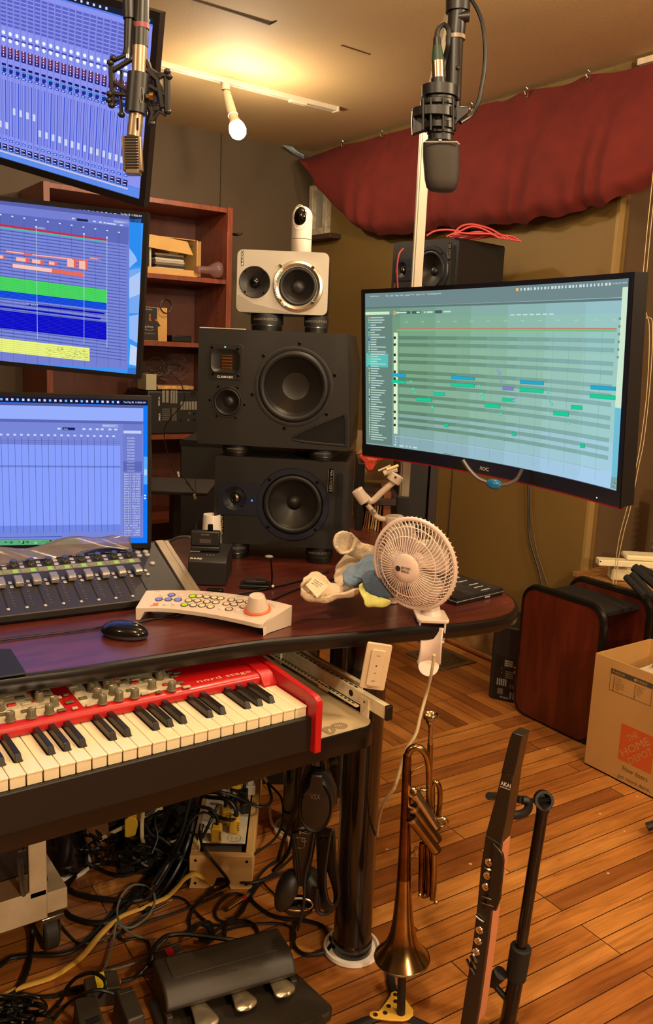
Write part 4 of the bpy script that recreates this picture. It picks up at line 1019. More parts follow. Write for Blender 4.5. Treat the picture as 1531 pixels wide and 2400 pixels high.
# ---------- isolation pucks
def puck(loc, label, h=0.044, R=0.034, yaw=-38):
    o = thing('isolation_puck', label, 'speaker foot', Fr(loc, yaw), 'round rubber speaker isolators')
    q = MB(); q.lathe([(R*.93, 0), (R*.95, h*.30)], 36); q.build('base', o, BLACK)
    q = MB(); q.lathe([(R*.86, h*.30), (R*.86, h*.36)], 36); q.build('steel_line', o, STEEL)
    q = MB(); q.lathe([(R, h*.36), (R, h*.9), (R*.97, h)], 36); q.build('rubber_top', o, RUBBER)
    # lettering wrapped on the front
    V, F, asp = text_geo('IsoACOUSTICS', True); hh = 0.0055*min(1, h/.04); ww = hh*asp*1.25
    VV = []
    for x, y in V:
        a = -PI/2+(x-0.5)*ww/R; VV.append(((R+.0003)*math.cos(a), (R+.0003)*math.sin(a), h*.60+y*hh))
    MB().add(VV, F).build('lettering', o, PRINTG, smooth=False)
    return o
# ---------- Samson style two way monitor lying on its side
SW_, SH_, SD_ = 0.33, 0.218, 0.27
def sam_front(label, fr, led=True, grp=None):
    t = thing('studio_speaker', label, 'speaker', fr, grp)
    def FX(cx): return (cx-135)/1093*SW_-SW_/2
    def FZ(cy): return SH_-(cy-190)/715*SH_
    wx, wz = FX(782), FZ(555); tx, tz = FX(305), FZ(530)
    k = SW_/1093
    P = rrect(-SW_/2, 0, SW_/2, SH_, .012)
    R = 0.0735; 
    c = cabinet(t, P, SD_, [(wx, wz, R+.004), (tx, tz, 0.030)], SPK)
    # raised octagonal ring round the woofer
    q = MB(); oc = []
    for i in range(64):
        a = 2*PI*i/64; r = 0.0885*min(1.0, 0.985/ max(abs(math.cos(a)), 1e-6) if abs(math.cos(a)) > .93 else 1.0); oc.append((wx+r*math.cos(a), wz+r*math.sin(a)))
    b1 = holed(t, 'woofer_ring', oc, [(wx, wz, R+.002)], T(0, -0.0045, 0) @ FR, BAFF)
    s = MB(); n = 64; s.add([(p[0], p[1], 0.0045) for p in oc]+[(wx+(p[0]-wx)*1.03, wz+(p[1]-wz)*1.03, 0) for p in oc], [(i, n+i, n+(i+1) % n, (i+1) % n) for i in range(n)], FR)
    s.shell([(R+.002, 0.0045), (R+.0005, -0.003)], 64, FR @ T(wx, wz, 0)); s.build('ring_edge', b1, BAFF)
    driver(t, FR @ T(wx, wz, -0.002), R, 0.026, 0.24)
    for a in (45, 135, 225, 315):
        x, z = wx+0.083*math.cos(math.radians(a)), wz+0.083*math.sin(math.radians(a))
        screw(t, FR @ T(x, z, 0.0045), .0042)
    # tweeter plate
    x0 = FX(160); x1 = wx-0.078; q = MB()
    tp = rrect(x0, FZ(665), x1, FZ(398), .012)
    holed(t, 'tweeter_plate', tp, [(tx, tz, 0.030)], T(0, -0.003, 0) @ FR, BAFF)
    q.shell([(0.030, 0.003), (0.022, -0.004), (0.0128, -0.009)], 40, FR @ T(tx, tz, 0)); tw = q.build('tweeter', t, BAFF)
    q = MB(); q.shell([(0.0128, -0.009), (0.0128, -0.004), (0.0118, 0.0015), (0.0095, 0.0045), (0.006, 0.0065), (0.0001, 0.007)], 32, FR @ T(tx, tz, -0.004)); q.build('dome', tw, mat('titanium_dome', (150, 140, 118), 0.22, 1.0))
    MB().bx(tx-.0035, tx+.0035, -0.006, 0.004, tz-.011, tz+.011).build('phase_bar', tw, GLOSSB, bevel=0.002)
    for a in (45, 135, 225, 315): screw(tw, FR @ T(tx+.026*math.cos(math.radians(a)), tz+.026*math.sin(math.radians(a)), 0.001), .0018)
    MB().lathe([(0.0026, 0), (0.0026, 0.001), (0, 0.002)], 14, FR @ T(FX(447), FZ(540), 0.003)).build('status_light', t, EM((90, 150, 255)) if led else GLOSSB)
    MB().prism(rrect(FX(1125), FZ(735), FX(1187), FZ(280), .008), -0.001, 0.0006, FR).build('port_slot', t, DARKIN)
    bx0, bx1, bz0, bz1 = FX(1060), FX(1107), FZ(440), FZ(248)
    q = MB(); q.prism(rrect(bx0, bz0, bx1, bz1, .001), 0, 0.002, FR); bd_ = q.build('badge', t, GLOSSB)
    q = MB(); q.bx(bx0+.0005, bx0+.0012, -0.0023, -.002, bz0+.001, bz1-.001); q.bx(bx1-.0012, bx1-.0005, -0.0023, -.002, bz0+.001, bz1-.001)
    q.text('RESOLV 65a', FR @ T(bx1-.0035, bz0+.003, .0022) @ RZ(PI/2), 0.006, bz1-bz0-.006, True); q.build('badge_lettering', bd_, mat('silver_lettering', (190, 186, 172), 0.35, 0.6), smooth=False)
    q = MB(); q.prism(rrect(FX(180), FZ(840), FX(216), FZ(672), .001), 0, 0.001, FR); lb = q.build('nameplate', t, GLOSSB)
    q = MB(); q.text('SAMSON', FR @ T(FX(210), FZ(836), .0012) @ RZ(PI/2) , 0.0075, FZ(684)-FZ(836), True); q.build('lettering', lb, mat('gold_grey_lettering', (186, 168, 124), 0.4, 0.4), smooth=False)
    return t
fsam = Fr((1.098, 1.752, 0.797), -39.6)
sam_front('black speaker with a blue light lying on its side, lowest of the speaker tower', fsam)
def fp(fr, x, y): 
    p = fr.M @ Vector((x, y, 0)); return p
for x, lab in ((-0.115, 'left isolator puck between the desk and the lowest speaker'), (0.098, 'right isolator puck between the desk and the lowest speaker')):
    p = fp(fsam, x, 0.04); puck((p.x, p.y, DZ+.001), lab, 0.040, 0.034)
    p2 = fp(fsam, x, 0.20)
# ---------- Adam style three way
fad = Fr((1.078, 1.748, 1.044), -40.5)
ad = thing('studio_speaker', 'largest black speaker with ribbon tweeter and triangular port, middle of the speaker tower', 'speaker', fad)
def K(cx, cy, y=0): return fad.fy(440+cx*.2743, 470+cy*.2743, y)
cs = [K(90, 1066), K(1352, 1162), K(1415, 1420), K(1405, 2130), K(85, 2055)]
xl = (cs[0].x+cs[4].x)/2; xr_ = K(1405, 1600).x; zt = (cs[0].z+cs[1].z)/2; zb = 0.0
AH_ = zt; P = [(xl, 0.004), (xl+.003, 0.0), (xr_-.003, 0.0), (xr_, 0.004), (xr_, AH_*.73), (xr_-.016, AH_), (xl, AH_)]
wc = K(905, 1592); mc = K(337, 1722); tc0 = K(190, 1225); tc1 = K(468, 1525)
RW_ = (K(1210, 1600).x-K(602, 1560).x)/2*1.0; RM_ = (K(450, 1720).x-K(215, 1720).x)/2
po = [K(940, 1998), K(1300, 1842), K(1345, 1850), K(1352, 2070), K(1330, 2092), K(945, 2052)]
c = cabinet(ad, P, 0.30, [(wc.x, wc.z, RW_), (mc.x, mc.z, RM_)], mat('adam_black_vinyl', (31, 28, 26), 0.5, bump=(900, 0.2, 0.0004)))
driver(ad, FR @ T(wc.x, wc.z, -0.002), RW_, 0.036, 0.38, dust_out=False, name='woofer', cm=mat('coated_paper_cone', (36, 31, 28), 0.38, bump=(900, 0.3, 0.0004)))
driver(ad, FR @ T(mc.x, mc.z, -0.002), RM_, 0.016, 0.42, name='midrange_driver', cm=CONE)
for (cx_, cz_, r) in ((wc.x, wc.z, RW_*1.11), (mc.x, mc.z, RM_*1.12)):
    ringpart('driver_frame', ad, FR @ T(cx_, cz_, 0), r*.90, r, 0.0014, SPK)
for a in (84, 137, 193, 259, 323, 18): screw(ad, FR @ T(wc.x+RW_*1.19*math.cos(math.radians(a)), wc.z+RW_*1.19*math.sin(math.radians(a)), 0.0), .0042)
for a in (55, 122, 176, 235, 300, 354): screw(ad, FR @ T(mc.x+RM_*1.27*math.cos(math.radians(a)), mc.z+RM_*1.27*math.sin(math.radians(a)), 0.0), .0030)
# ribbon tweeter with its waveguide
tx0, tx1, tz0_, tz1_ = tc0.x, tc1.x, K(200, 1525).z, K(300, 1222).z
q = MB(); q.prism(rrect(tx0, tz0_, tx1, tz1_, .008), 0, 0.0015, FR); tw = q.build('tweeter_plate', ad, mat('tweeter_plate_black', (34, 31, 29), 0.4), bevel=0.0006)
rx0, rx1, rz0, rz1 = K(295, 1400).x, K(384, 1400).x, K(340, 1440).z, K(340, 1320).z
tm = (tz0_+tz1_)/2; ox0, ox1, oz0, oz1 = K(205, 1400).x, K(450, 1400).x, K(300, 1470).z, K(300, 1268).z
n = 28; O_ = rrect(ox0, oz0, ox1, oz1, .016, 6); I_ = rrect(rx0, rz0, rx1, rz1, .0008, 6)
q = MB(); q.add([(p[0], p[1], 0.0017) for p in O_]+[((a[0]+b[0])/2, (a[1]+b[1])/2, -0.0025) for a, b in zip(O_, I_)]+[(p[0], p[1], -0.0035) for p in I_], [(i, (i+1) % n, n+(i+1) % n, n+i) for i in range(n)]+[(n+i, n+(i+1) % n, 2*n+(i+1) % n, 2*n+i) for i in range(n)], FR @ T(0, 0, 0.0062)); q.build('waveguide', tw, mat('waveguide_black', (30, 27, 26), 0.35))
q = MB(); nn = 9
for i in range(nn*2):
    za = rz0+(rz1-rz0)*i/(nn*2); zb_ = rz0+(rz1-rz0)*(i+1)/(nn*2); ya, yb = (0.0, 0.0024) if i % 2 == 0 else (0.0024, 0.0)
    q.add([(rx0, -ya-.0035, za), (rx1, -ya-.0035, za), (rx1, -yb-.0035, zb_), (rx0, -yb-.0035, zb_)], [(0, 1, 2, 3)])
q.build('ribbon', tw, mat('copper_ribbon', (186, 128, 62), 0.3, 0.8), smooth=False)
for i in range(4): MB().bx(rx0-.0005, rx1+.0005, -0.0085, -0.0058, rz0+(rz1-rz0)*(i+.82)/4.3, rz0+(rz1-rz0)*(i+.82)/4.3+.0022).build('ribbon_bar', tw, BLACK)
for cx_, cz_ in ((212, 1253), (430, 1268), (216, 1482), (432, 1496)): p = K(cx_, cz_); screw(tw, FR @ T(p.x, p.z, 0.0015), .0036)
p = K(322, 1252); MB().lathe([(0.0022, 0), (0.0022, .001), (0, .0018)], 12, FR @ T(p.x, p.z, 0.0015)).build('status_light', tw, EM((120, 230, 150)))
p = K(282, 1512); q = MB(); q.text('ADAM AUDIO', FR @ T(p.x, p.z-.0008, 0.0017), 0.0052, K(388, 1510).x-p.x, True); q.text('G', FR @ T(p.x-.008, p.z-.0012, .0017), 0.0062, .006, True); q.build('lettering', tw, PRINTW, smooth=False)
pz_ = [(p.x, p.z) for p in po]
inn = [(p.x, p.z) for p in spline([(a, 0, b) for a, b in pz_], 5, True)]
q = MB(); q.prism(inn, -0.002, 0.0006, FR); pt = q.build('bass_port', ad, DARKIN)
q = MB(); q.tube([(x, -0.0006, z) for x, z in inn], 0.0028, 6, closed=True); q.build('port_lip', pt, SPK)
fpA = [K(90, 1066)]
MB().bx(xl+.002, xl+.11, 0.002, 0.02, AH_+.0004, AH_+.0022).build('paper_strip', None, WHITEG).parent = ad
for x, lab, s_ in ((-0.105, 'left isolator puck squeezed between the lowest and the largest speaker', .027), (0.11, 'right isolator puck squeezed between the lowest and the largest speaker', .027)):
    p = fp(fad, x, 0.045); puck((p.x, p.y, 0.797+SH_+.0008), lab, 0.0275, 0.036)
# ---------- silver M-Audio style speaker
fma = Fr((1.105, 1.785, 1.3605), -36)
ma = thing('studio_speaker', 'small silver speaker with rounded corners on top of the speaker tower', 'speaker', fma)
def KM(cx, cy, y=0): return fma.fy(440+cx*.2743, 470+cy*.2743, y)
a, b, c_, d = KM(420, 700), KM(1202, 700), KM(800, 430), KM(800, 1000)
mx0, mx1, mz1, mz0 = a.x, b.x, c_.z, d.z
SILV = mat('silver_grey_paint', (178, 170, 156), 0.42, 0.15)
tm_ = KM(573, 697); wm = KM(942, 735); RT = (KM(708, 700).x-KM(440, 700).x)/2; RO = (KM(1160, 735).x-KM(724, 735).x)/2; RI = (KM(1096, 735).x-KM(770, 735).x)/2
mz0 = 0.0
P = rrect(mx0, mz0, mx1, mz1, .014)
q = MB(); n = len(P); q.add([(p[0], p[1], -0.006) for p in P]+[(p[0]*1.0, p[1], -0.19) for p in P], [(i, n+i, n+(i+1) % n, (i+1) % n) for i in range(n)]+[tuple(range(2*n-1, n-1, -1))], FR); q.build('cabinet', ma, SPK)
holed(ma, 'front_panel', P, [(tm_.x, tm_.z, RT), (wm.x, wm.z, RI)], FR, SILV)
q = MB(); q.add([(p[0], p[1], 0) for p in P]+[(p[0], p[1], -0.006) for p in P], [(i, n+i, n+(i+1) % n, (i+1) % n) for i in range(n)], FR); q.build('front_edge', ma, SILV)
# recessed lower wedge of the front
w1_, w2_, w3_ = KM(424, 800), KM(560, 880), KM(905, 1000)
q = MB(); q.prism([(mx0+.002, .012), (mx0+.014, .001), (w3_.x, .001), (w2_.x, w2_.z), (w1_.x+.002, w1_.z)], 0.0002, 0.0008, FR); q.build('front_wedge', ma, mat('darker_silver_paint', (150, 142, 130), 0.45, 0.15), smooth=False)
q = MB(); q.shell([(RT, 0.0004), (RT*.96, 0.002), (RT*.7, -0.002), (RT*.34, -0.009)], 48, FR @ T(tm_.x, tm_.z, 0)); tw = q.build('tweeter', ma, mat('tweeter_black', (32, 30, 30), 0.4))
q = MB(); q.shell([(RT*.34, -0.009), (RT*.33, -.004), (RT*.26, .001), (RT*.14, .0035), (.0001, .004)], 32, FR @ T(tm_.x, tm_.z, 0)); q.build('dome', tw, GLOSSB)
for cx_, cy_ in ((490, 604), (655, 613), (490, 780), (650, 790)): p = KM(cx_, cy_); screw(tw, FR @ T(p.x, p.z, 0.0005), .0026, GLOSSB)
q = MB(); q.shell([(RI, -0.003), (RI*1.04, 0.002), ((RI+RO)/2, 0.0055), (RO*.97, 0.004), (RO, 0.0)], 64, FR @ T(wm.x, wm.z, 0)); rg = q.build('metal_ring', ma, mat('satin_silver_ring', (190, 182, 166), 0.25, 0.9))
driver(ma, FR @ T(wm.x, wm.z, -0.003), RI, 0.022, 0.40, name='woofer')
for cx_, cy_ in ((793, 560), (1070, 575), (793, 857), (1066, 875)): p = KM(cx_, cy_); screw(rg, FR @ T(p.x, p.z, 0.005), .0042, CHROME)
V, F, asp = text_geo('STUDIOPHILE', True); VV = []; rr_ = (RI+RO)/2
for x, y in V:
    a_ = math.radians(238-x*104); r = rr_-0.0028+y*0.0056; VV.append((wm.x+r*math.cos(a_), wm.z+r*math.sin(a_), 0.0062))
MB().add(VV, F, FR).build('ring_lettering', rg, PRINTW, smooth=False)
p = KM(463, 552); q = MB(); bz = KM(463, 432).z; q.prism(rrect(p.x-.002, p.z-.001, p.x+.0045, bz+.001, .0008), 0, .0006, FR); bd_ = q.build('badge', ma, BLACK)
q = MB(); q.text('M-AUDIO', FR @ T(p.x+.0037, p.z, .0008) @ RZ(PI/2), 0.005, bz-p.z, True); q.build('badge_lettering', bd_, PRINTW, smooth=False)
for cx_, lab, R_ in ((665, 'left isolator puck under the small silver speaker', .040), (1095, 'right isolator puck under the small silver speaker', .030)):
    x = KM(cx_, 1050).x; p = fp(fma, x, 0.040); puck((p.x, p.y, 1.044+AH_+.001), lab, 1.3605-1.044-AH_-.0018, R_)
# ---------- webcam
pw0 = fma.M @ Vector((KM(955, 440).x, 0.07, mz1))
wcF = Fr((pw0.x, pw0.y, pw0.z+.001), -48)
wc_ = thing('security_camera', 'white rounded camera with glossy black eye on top of the silver speaker', 'camera', wcF)
dW = 48/2000*((pw0-C_O).dot(C_F))/2; hh_ = 108/2000*((pw0-C_O).dot(C_F))
MB().lathe([(dW*.97, 0), (dW, .002), (dW, hh_*.30)], 36).build('base', wc_, WHITE)
q = MB(); q.lathe([(dW, hh_*.312), (dW, hh_-dW)]+[(dW*math.cos(t), hh_-dW+dW*math.sin(t)) for t in [PI/2*k/8 for k in range(1, 9)]][:-1]+[(0.0, hh_)], 36); q.build('housing', wc_, WHITE, angle=60)
q = MB(); q.sphere((0, 0, 0), dW*.80, 14, T(0, -dW*.62, hh_*.735), (0.80, .66, 1.30)); q.build('lens', wc_, mat('camera_glass', (6, 5, 5), 0.04))
q = MB(); q.tube([(dW*.70*math.cos(t), -dW*(.62+.36*(1-abs(math.cos(t))**2)**.5*.9+.02), hh_*.735+dW*1.12*math.sin(t)) for t in [2*PI*k/32 for k in range(32)]], .0012, 6, closed=True); q.build('lens_rim', wc_, WHITE)
# ---------- Samson on the stand at the right wall
dS = 3.08
pc = atd(1078, 556, dS)
fs2 = Fr((0, 0, 0), -83)
o2 = pc-(fs2.M.to_3x3() @ Vector((SW_/2, 0, SH_)))
fs2 = Fr((o2.x, o2.y, o2.z), -83)
s2 = sam_front('black speaker by the right wall behind the curved monitor, with red cables on top', fs2, led=False)
ss = thing('wall_shelf', 'black wall bracket shelf carrying the far speaker, hidden behind the curved monitor', 'shelf', Fr((o2.x, o2.y, o2.z-.02), -83))
MB().bx(-0.16, 0.17, 0.01, 2.628-o2.x-.0, 0.003, 0.019).build('board', ss, BLACK, bevel=0.002)
# red cable coil on it
REDC = mat('red_cable', (190, 48, 44), 0.45)
rc = MB(); tz2 = o2.z+SH_
rnd = random.Random(11)
def rp2(px, py): return atd(px, py, dS-0.02)
for k in range(9):
    a_ = [rp2(1036+rnd.uniform(-4, 6), 553), rp2(1060+k*3, 547-rnd.uniform(0, 5)), rp2(1100, 541+rnd.uniform(-2, 6)), rp2(1140, 545+rnd.uniform(-1, 5)), rp2(1166-rnd.uniform(0, 5), 557)]
    rc.tube([p+Vector((0.02+.014*k, 0, 0)) for p in spline(a_, 6)], 0.0035, 6)
for pts in ([(990, 551), (1010, 540), (1040, 537), (1070, 541)], [(1050, 550), (1070, 530), (1090, 524), (1110, 526), (1140, 535), (1167, 550)], [(1055, 550), (1075, 537), (1100, 529), (1130, 538), (1160, 556)]):
    rc.tube([p+Vector((0.02, 0, 0.0)) for p in spline([rp2(*p) for p in pts], 6)], 0.0038, 6)
tag(rc.build('cable_coil', m=REDC), 'coil of thin red cable lying on the far speaker', 'cable')
tag(MB().tube(spline([rp2(*p) for p in ((946, 582), (936, 596), (931, 630), (933, 680), (936, 760))], 6), 0.003, 6).build('cable', m=REDC), 'single red cable hanging down left of the silver post', 'cable')
# ================================================================ fader controller
fc = Fr((0.774, 1.572, DZ+.002), -4.0)
ct = thing('fader_controller', 'dark grey mixing control surface with eight silver faders and lit green buttons', 'mixer', fc)
CG = mat('charcoal_metal', (52, 48, 46), 0.45, 0.3, noise=(20, 0.1))
# sloped surface: plane tilted up to the back
pf = [fc.M.inverted() @ atz(450, 1385, DZ+.004)]
SLF = Fr(None, M=fc.M @ T(0, -0.02, 0.022) @ RX(math.radians(19)))
def Cc(x, y, z=0): return SLF.fz(x*.2090, 1260+y*.2090, z)
br_ = SLF.fz(418, 1390, 0); bl_ = SLF.fz(0, 1445, 0); tr_ = SLF.fz(352, 1278, 0)
yf = -0.002
y_front = SLF.fz(200, 1422, 0).y; y_back = tr_.y+.012; xr0 = SLF.fz(425, 1372, 0).x
MS = fc.M.inverted() @ SLF.M
q = MB(); q.bx(xr0-.62, xr0, y_front, y_back, -0.016, 0, MS); q.build('top_panel', ct, CG, bevel=0.002)
c19, s19 = math.cos(math.radians(19)), math.sin(math.radians(19)); fyz = lambda y, z: (-.02+y*c19-z*s19, .022+y*s19+z*c19)
wedge = [(fyz(y_front+.004, 0)[0], .001), (fyz(y_back-.004, 0)[0], .001), fyz(y_back-.004, -.0165), fyz(y_front+.02, -.0165)]
MB().prism(wedge, xr0-.61, xr0-.005, YZ).build('case', ct, BLACK)
q = MB(); q.prism([(fyz(y_front, 0)[0], .001), (fyz(y_back, 0)[0], .001), fyz(y_back, .004), fyz(y_front, .004)], xr0+.001, xr0+.020, YZ); 
q.build('side_cheek', ct, mat('brushed_champagne_metal', (150, 134, 112), 0.4, 0.6, noise=(30, 0.2), stretch=(1, .1, 1)), bevel=0.001)
q = MB(); q.prism([(fyz(y_front, 0)[0], .001), (fyz(y_back, 0)[0], .001), fyz(y_back, .002), fyz(y_front, .002)], xr0+.0205, xr0+.032, YZ); q.build('side_cheek', ct, _MC['brushed_champagne_metal'], bevel=0.001)
fx = [(215, 500, 162, 438, 314, 783), (412, 478, 362, 420, 520, 762), (610, 460, 557, 404, 725, 740), (803, 437, 748, 386, 925, 718), (997, 422, 938, 370, 1120, 698), (1185, 405, 1122, 354, 1311, 678), (1368, 388, 1303, 338, 1500, 657), (1560, 370, 1484, 321, 1690, 636), (20, 520, -40, 456, 105, 806)]
SILB = mat('silver_button', (176, 170, 160), 0.35, 0.3)
STR = mat('grey_button_strip', (120, 122, 104), 0.5)
tick = MB()
for i, (cx, cy, ax, ay, bx_, by_) in enumerate(fx):
    a, b, c = Cc(ax, ay), Cc(bx_, by_), Cc(cx, cy+20)
    xm = (a.x+b.x)/2
    MB().bx(xm-.0012, xm+.0012, b.y, a.y, 0.0002, 0.0006, MS).build('fader_slot', ct, DARKIN)
    q = MB(); yy = c.y
    q.prism([(yy-.015, .0035), (yy-.014, .012), (yy-.006, .0155), (yy+.004, .0135), (yy+.012, .0135), (yy+.015, .0035)], xm-.0078, xm+.0078, MS @ YZ); q.prism([(yy-.008, 0.0003), (yy+.008, .0003), (yy+.012, .0035), (yy-.012, .0035)], xm-.003, xm+.003, MS @ YZ)
    q.build('fader', ct, mat('fader_silver', (150, 144, 138), 0.3, 0.5), bevel=0.0012)
    for p in (a, b): MB().lathe([(0.0034, 0), (0.0034, .001), (0.002, .002), (0, .0022)], 12, MS @ T(xm, p.y, .0004)).build('screw', ct, SILB)
    for k in range(9): tick.cb((xm+.013, b.y+.008+(a.y-b.y)*k/12, .0004), (.005 if k % 2 else .003, .0007, .0003), MS)
    for k, (dx, dy) in enumerate(((.019, .006), (.0195, -.008))):
        MB().cb((xm+dx, a.y-.028+dy, .0012), (.0075, .0085, .0022), MS).build('channel_button', ct, SILB, bevel=.0015)
tick.build('scale_marks', ct, PRINTG, smooth=False)
st0, st1 = Cc(0, 400), Cc(1500, 270)
ys = (st0.y+st1.y)/2
MB().bx(xr0-.62, xr0-.055, ys-.006, ys+.010, 0.0002, 0.0008, MS).build('button_strip', ct, STR)
kx = [(140, 255), (338, 242), (530, 228), (720, 212), (905, 196), (1085, 182), (1270, 166), (1440, 154), (-60, 268)]
yk = Cc(530, 290).y
GRN = EM((176, 206, 92))
for i, (cx, cy) in enumerate(kx):
    x = Cc(cx+6, cy+60).x
    MB().lathe([(0.0072, 0), (0.0066, .012), (0.0058, .0145), (0.003, .0148), (0, .0146)], 24, MS @ T(x, yk, .0004)).build('knob', ct, mat('chromed_knob', (130, 126, 120), 0.15, 0.9))
    MB().bx(x-.005, x+.005, ys-.004, ys+.007, .0008, .0022, MS).build('lit_button', ct, GRN, bevel=.001)
    MB().bx(x-.024, x-.013, ys-.004, ys+.007, .0008, .0022, MS).build('button', ct, STR, bevel=.001)
    for dy in (.016, .029): MB().bx(x-.023, x-.014, ys+dy-.004, ys+dy+.004, .0002, .0018, MS).build('button', ct, SILB, bevel=.001)
q = MB(); q.bx(xr0-.62, xr0-.03, yk+.016, yk+.026, .0002, .0006, MS); q.build('name_strip', ct, GLOSSB, smooth=False)
q = MB()
for i, (cx, cy) in enumerate(kx): q.text(('ALG DON', 'ALG VOX', 'LV1 VOX', 'LV2 VOX', 'DB VOX', 'VOX 1', 'VOX 2', 'VOX 3', 'AUX')[i], MS @ T(Cc(cx, cy).x-.018, yk+.0185, .0008), .004, .022)
q.build('name_text', ct, mat('yellow_print', (186, 170, 60), 0.5), smooth=False)
for cx, cy in ((1680, 90), (1610, 160), (1700, 150), (1630, 195), (1720, 185), (1780, 280)):
    p = Cc(cx*.96, cy+10); MB().lathe([(0.0062, 0), (0.0055, .002), (0, .0035)], 16, MS @ T(min(p.x, xr0-.012), p.y, .0004)).build('round_button', ct, SILB)
# clear plastic dust sheet pushed to the back
def sheet(u, v):
    x = xr0-.62+u*.56; y = y_back-.035+v*.03+.01*math.sin(u*9); return (x, y, .002+.022*v+.006*math.sin(u*23+v*3)+(0.02*max(0, u-.75)))
PL = mat('smoky_clear_plastic', (170, 160, 168), 0.12, trans=0.75)
MB().grid(sheet, 60, 6, MS).build('plastic_cover', ct, PL, solid=0.0006)

# ================================================================ curved white remote
pa = atz(318, 1447, DZ); pb = atz(612, 1480, DZ); 
fw = Fr((pb.x, pb.y, DZ+.001), 0)
wr = thing('monitor_remote', 'curved off-white control remote with round lit buttons and orange-ringed volume knob', 'remote', fw)
inv = fw.M.inverted()
def Lz(px, py, z): p = inv @ atz(px, py, DZ+.001+z); return p
HF, HB = 0.024, 0.040
# front edge and back edge at the top
fe = [Lz(318, 1425, HF), Lz(380, 1425, HF), Lz(440, 1431, HF), Lz(500, 1440, HF), Lz(560, 1452, HF), Lz(610, 1463, HF), Lz(622, 1458, HF)]
be = [Lz(343, 1384, HB), Lz(400, 1383, HB), Lz(460, 1384, HB), Lz(520, 1389, HB), Lz(580, 1397, HB), Lz(645, 1409, HB), Lz(685, 1419, HB)]
F_ = spline(fe, 6); B_ = spline(be, 6)
q = MB(); n = len(F_)
top_v = [tuple(p) for p in F_]+[tuple(p) for p in B_]
low = lambda P, i: 0.0 if (i < 2 or i > n-5) else 0.016
V = top_v+[(p.x, p.y, low(F_, i)) for i, p in enumerate(F_)]+[(p.x, p.y, 0.0 if (i < 2 or i > n-5) else .016) for i, p in enumerate(B_)]
F = [(i, i+1, n+i+1, n+i) for i in range(n-1)]+[(2*n+i, 2*n+i+1, i+1, i) for i in range(n-1)]+[(n+i, n+i+1, 3*n+i+1, 3*n+i) for i in range(n-1)]+[(3*n+i, 3*n+i+1, 2*n+i+1, 2*n+i) for i in range(n-1)]+[(n, 3*n, 2*n, 0), (n-1, 3*n-1, 4*n-1, 2*n-1)]
q.add(V, F); q.build('case', wr, mat('warm_white_plastic', (196, 178, 160), 0.4), bevel=0.0015)
def RT_(cx, cy):
    """point and normal of the sloped top where the photograph shows it"""
    px, py = 300+cx*.2743, 1350+cy*.2744; o = inv @ C_O; d = (inv.to_3x3() @ ray(px, py)).normalized(); best = None
    for i in range(len(F_)-1):
        for e_ in (0, .25, .5, .75):
            f, b_ = F_[i].lerp(F_[i+1], e_), B_[i].lerp(B_[i+1], e_)
            for k in range(41):
                p = f.lerp(b_, k/40); g = ((p-o)-d*(p-o).dot(d)).length
                if best is None or g < best[0]: best = (g, p, (F_[i+1]-F_[i]).cross(b_-f).normalized())
    return best[1], best[2]
_, NR = RT_(600, 200)
TQ = Vector((0, 0, 1)).rotation_difference(NR).to_matrix().to_4x4()
LIL = EM((150, 140, 196)); OFFW = mat('cream_button', (206, 196, 160), 0.35); RIM = mat('dark_button_rim', (74, 58, 44), 0.4); GL = EM((196, 226, 30))
bts = [(372, 163, 'l'), (262, 199, 'l'), (344, 200, 'l'), (426, 203, 'l'), (550, 172, 'g'), (612, 176, 'o'), (673, 181, 'o'), (733, 186, 'o'), (790, 192, 'o'), (516, 209, 'o'), (597, 214, 'o'), (673, 220, 'o'), (750, 227, 'o'), (484, 244, 'g'), (562, 249, 'o'), (636, 257, 'o'), (709, 263, 'o'), (879, 204, 'n'), (956, 215, 'n'), (1028, 225, 'n'), (837, 238, 'n'), (911, 247, 'n'), (985, 260, 'n'), (867, 284, 'n')]
for cx, cy, k in bts:
    p, _n = RT_(cx, cy); M_ = T(*p) @ TQ
    b_ = MB().shell([(0.0060, 0), (0.0060, .0008), (0.0078, .0008), (0.0082, 0)], 20, M_).build('button_ring', wr, RIM)
    MB().lathe([(0.0060, 0.0002), (0.0056, .0012), (0, .0014)], 20, M_).build('button_cap', b_, {'l': LIL, 'g': GL, 'o': OFFW, 'n': mat('warm_button', (196, 176, 150), 0.4)}[k])
q = MB()
for (a, b) in ((0, 2), (1, 2), (2, 3), (4, 5), (5, 6), (6, 7), (7, 8), (9, 10), (10, 11), (11, 12), (13, 14), (14, 15), (15, 16), (17, 18), (18, 19), (20, 21), (21, 22)):
    if a == 0: continue
    p0_, _n = RT_(*bts[a][:2]); p1_, _n = RT_(*bts[b][:2])
    d = (p1_-p0_).normalized()*0.008; q.tube([p0_+d, p1_-d], .0006, 4)
for cx, cy, t_ in ((640, 155, 'STEREO INPUTS'), (925, 182, 'SPEAKER OUTPUTS'), (620, 236, 'SURROUND'), (535, 272, 'SYSTEM'), (225, 135, 'POWER'), (290, 258, 'DIM'), (360, 260, 'MUTE')):
    p, _n = RT_(cx, cy); q.text(t_, T(*p) @ TQ @ T(0, 0, .0002) @ RZ(-0.35), .0022, None)
q.build('print', wr, mat('brown_print', (90, 66, 50), 0.6), smooth=False)
for cx, cy, w_, h_ in ((232, 236, .011, .006), (218, 252, .018, .004)): p, _n = RT_(cx, cy); MB().cb((0, 0, .0003), (w_, h_, .0004), T(*p) @ TQ @ RZ(-.35)).build('maker_mark', wr, mat('faded_orange_print', (206, 110, 80), 0.5), smooth=False)
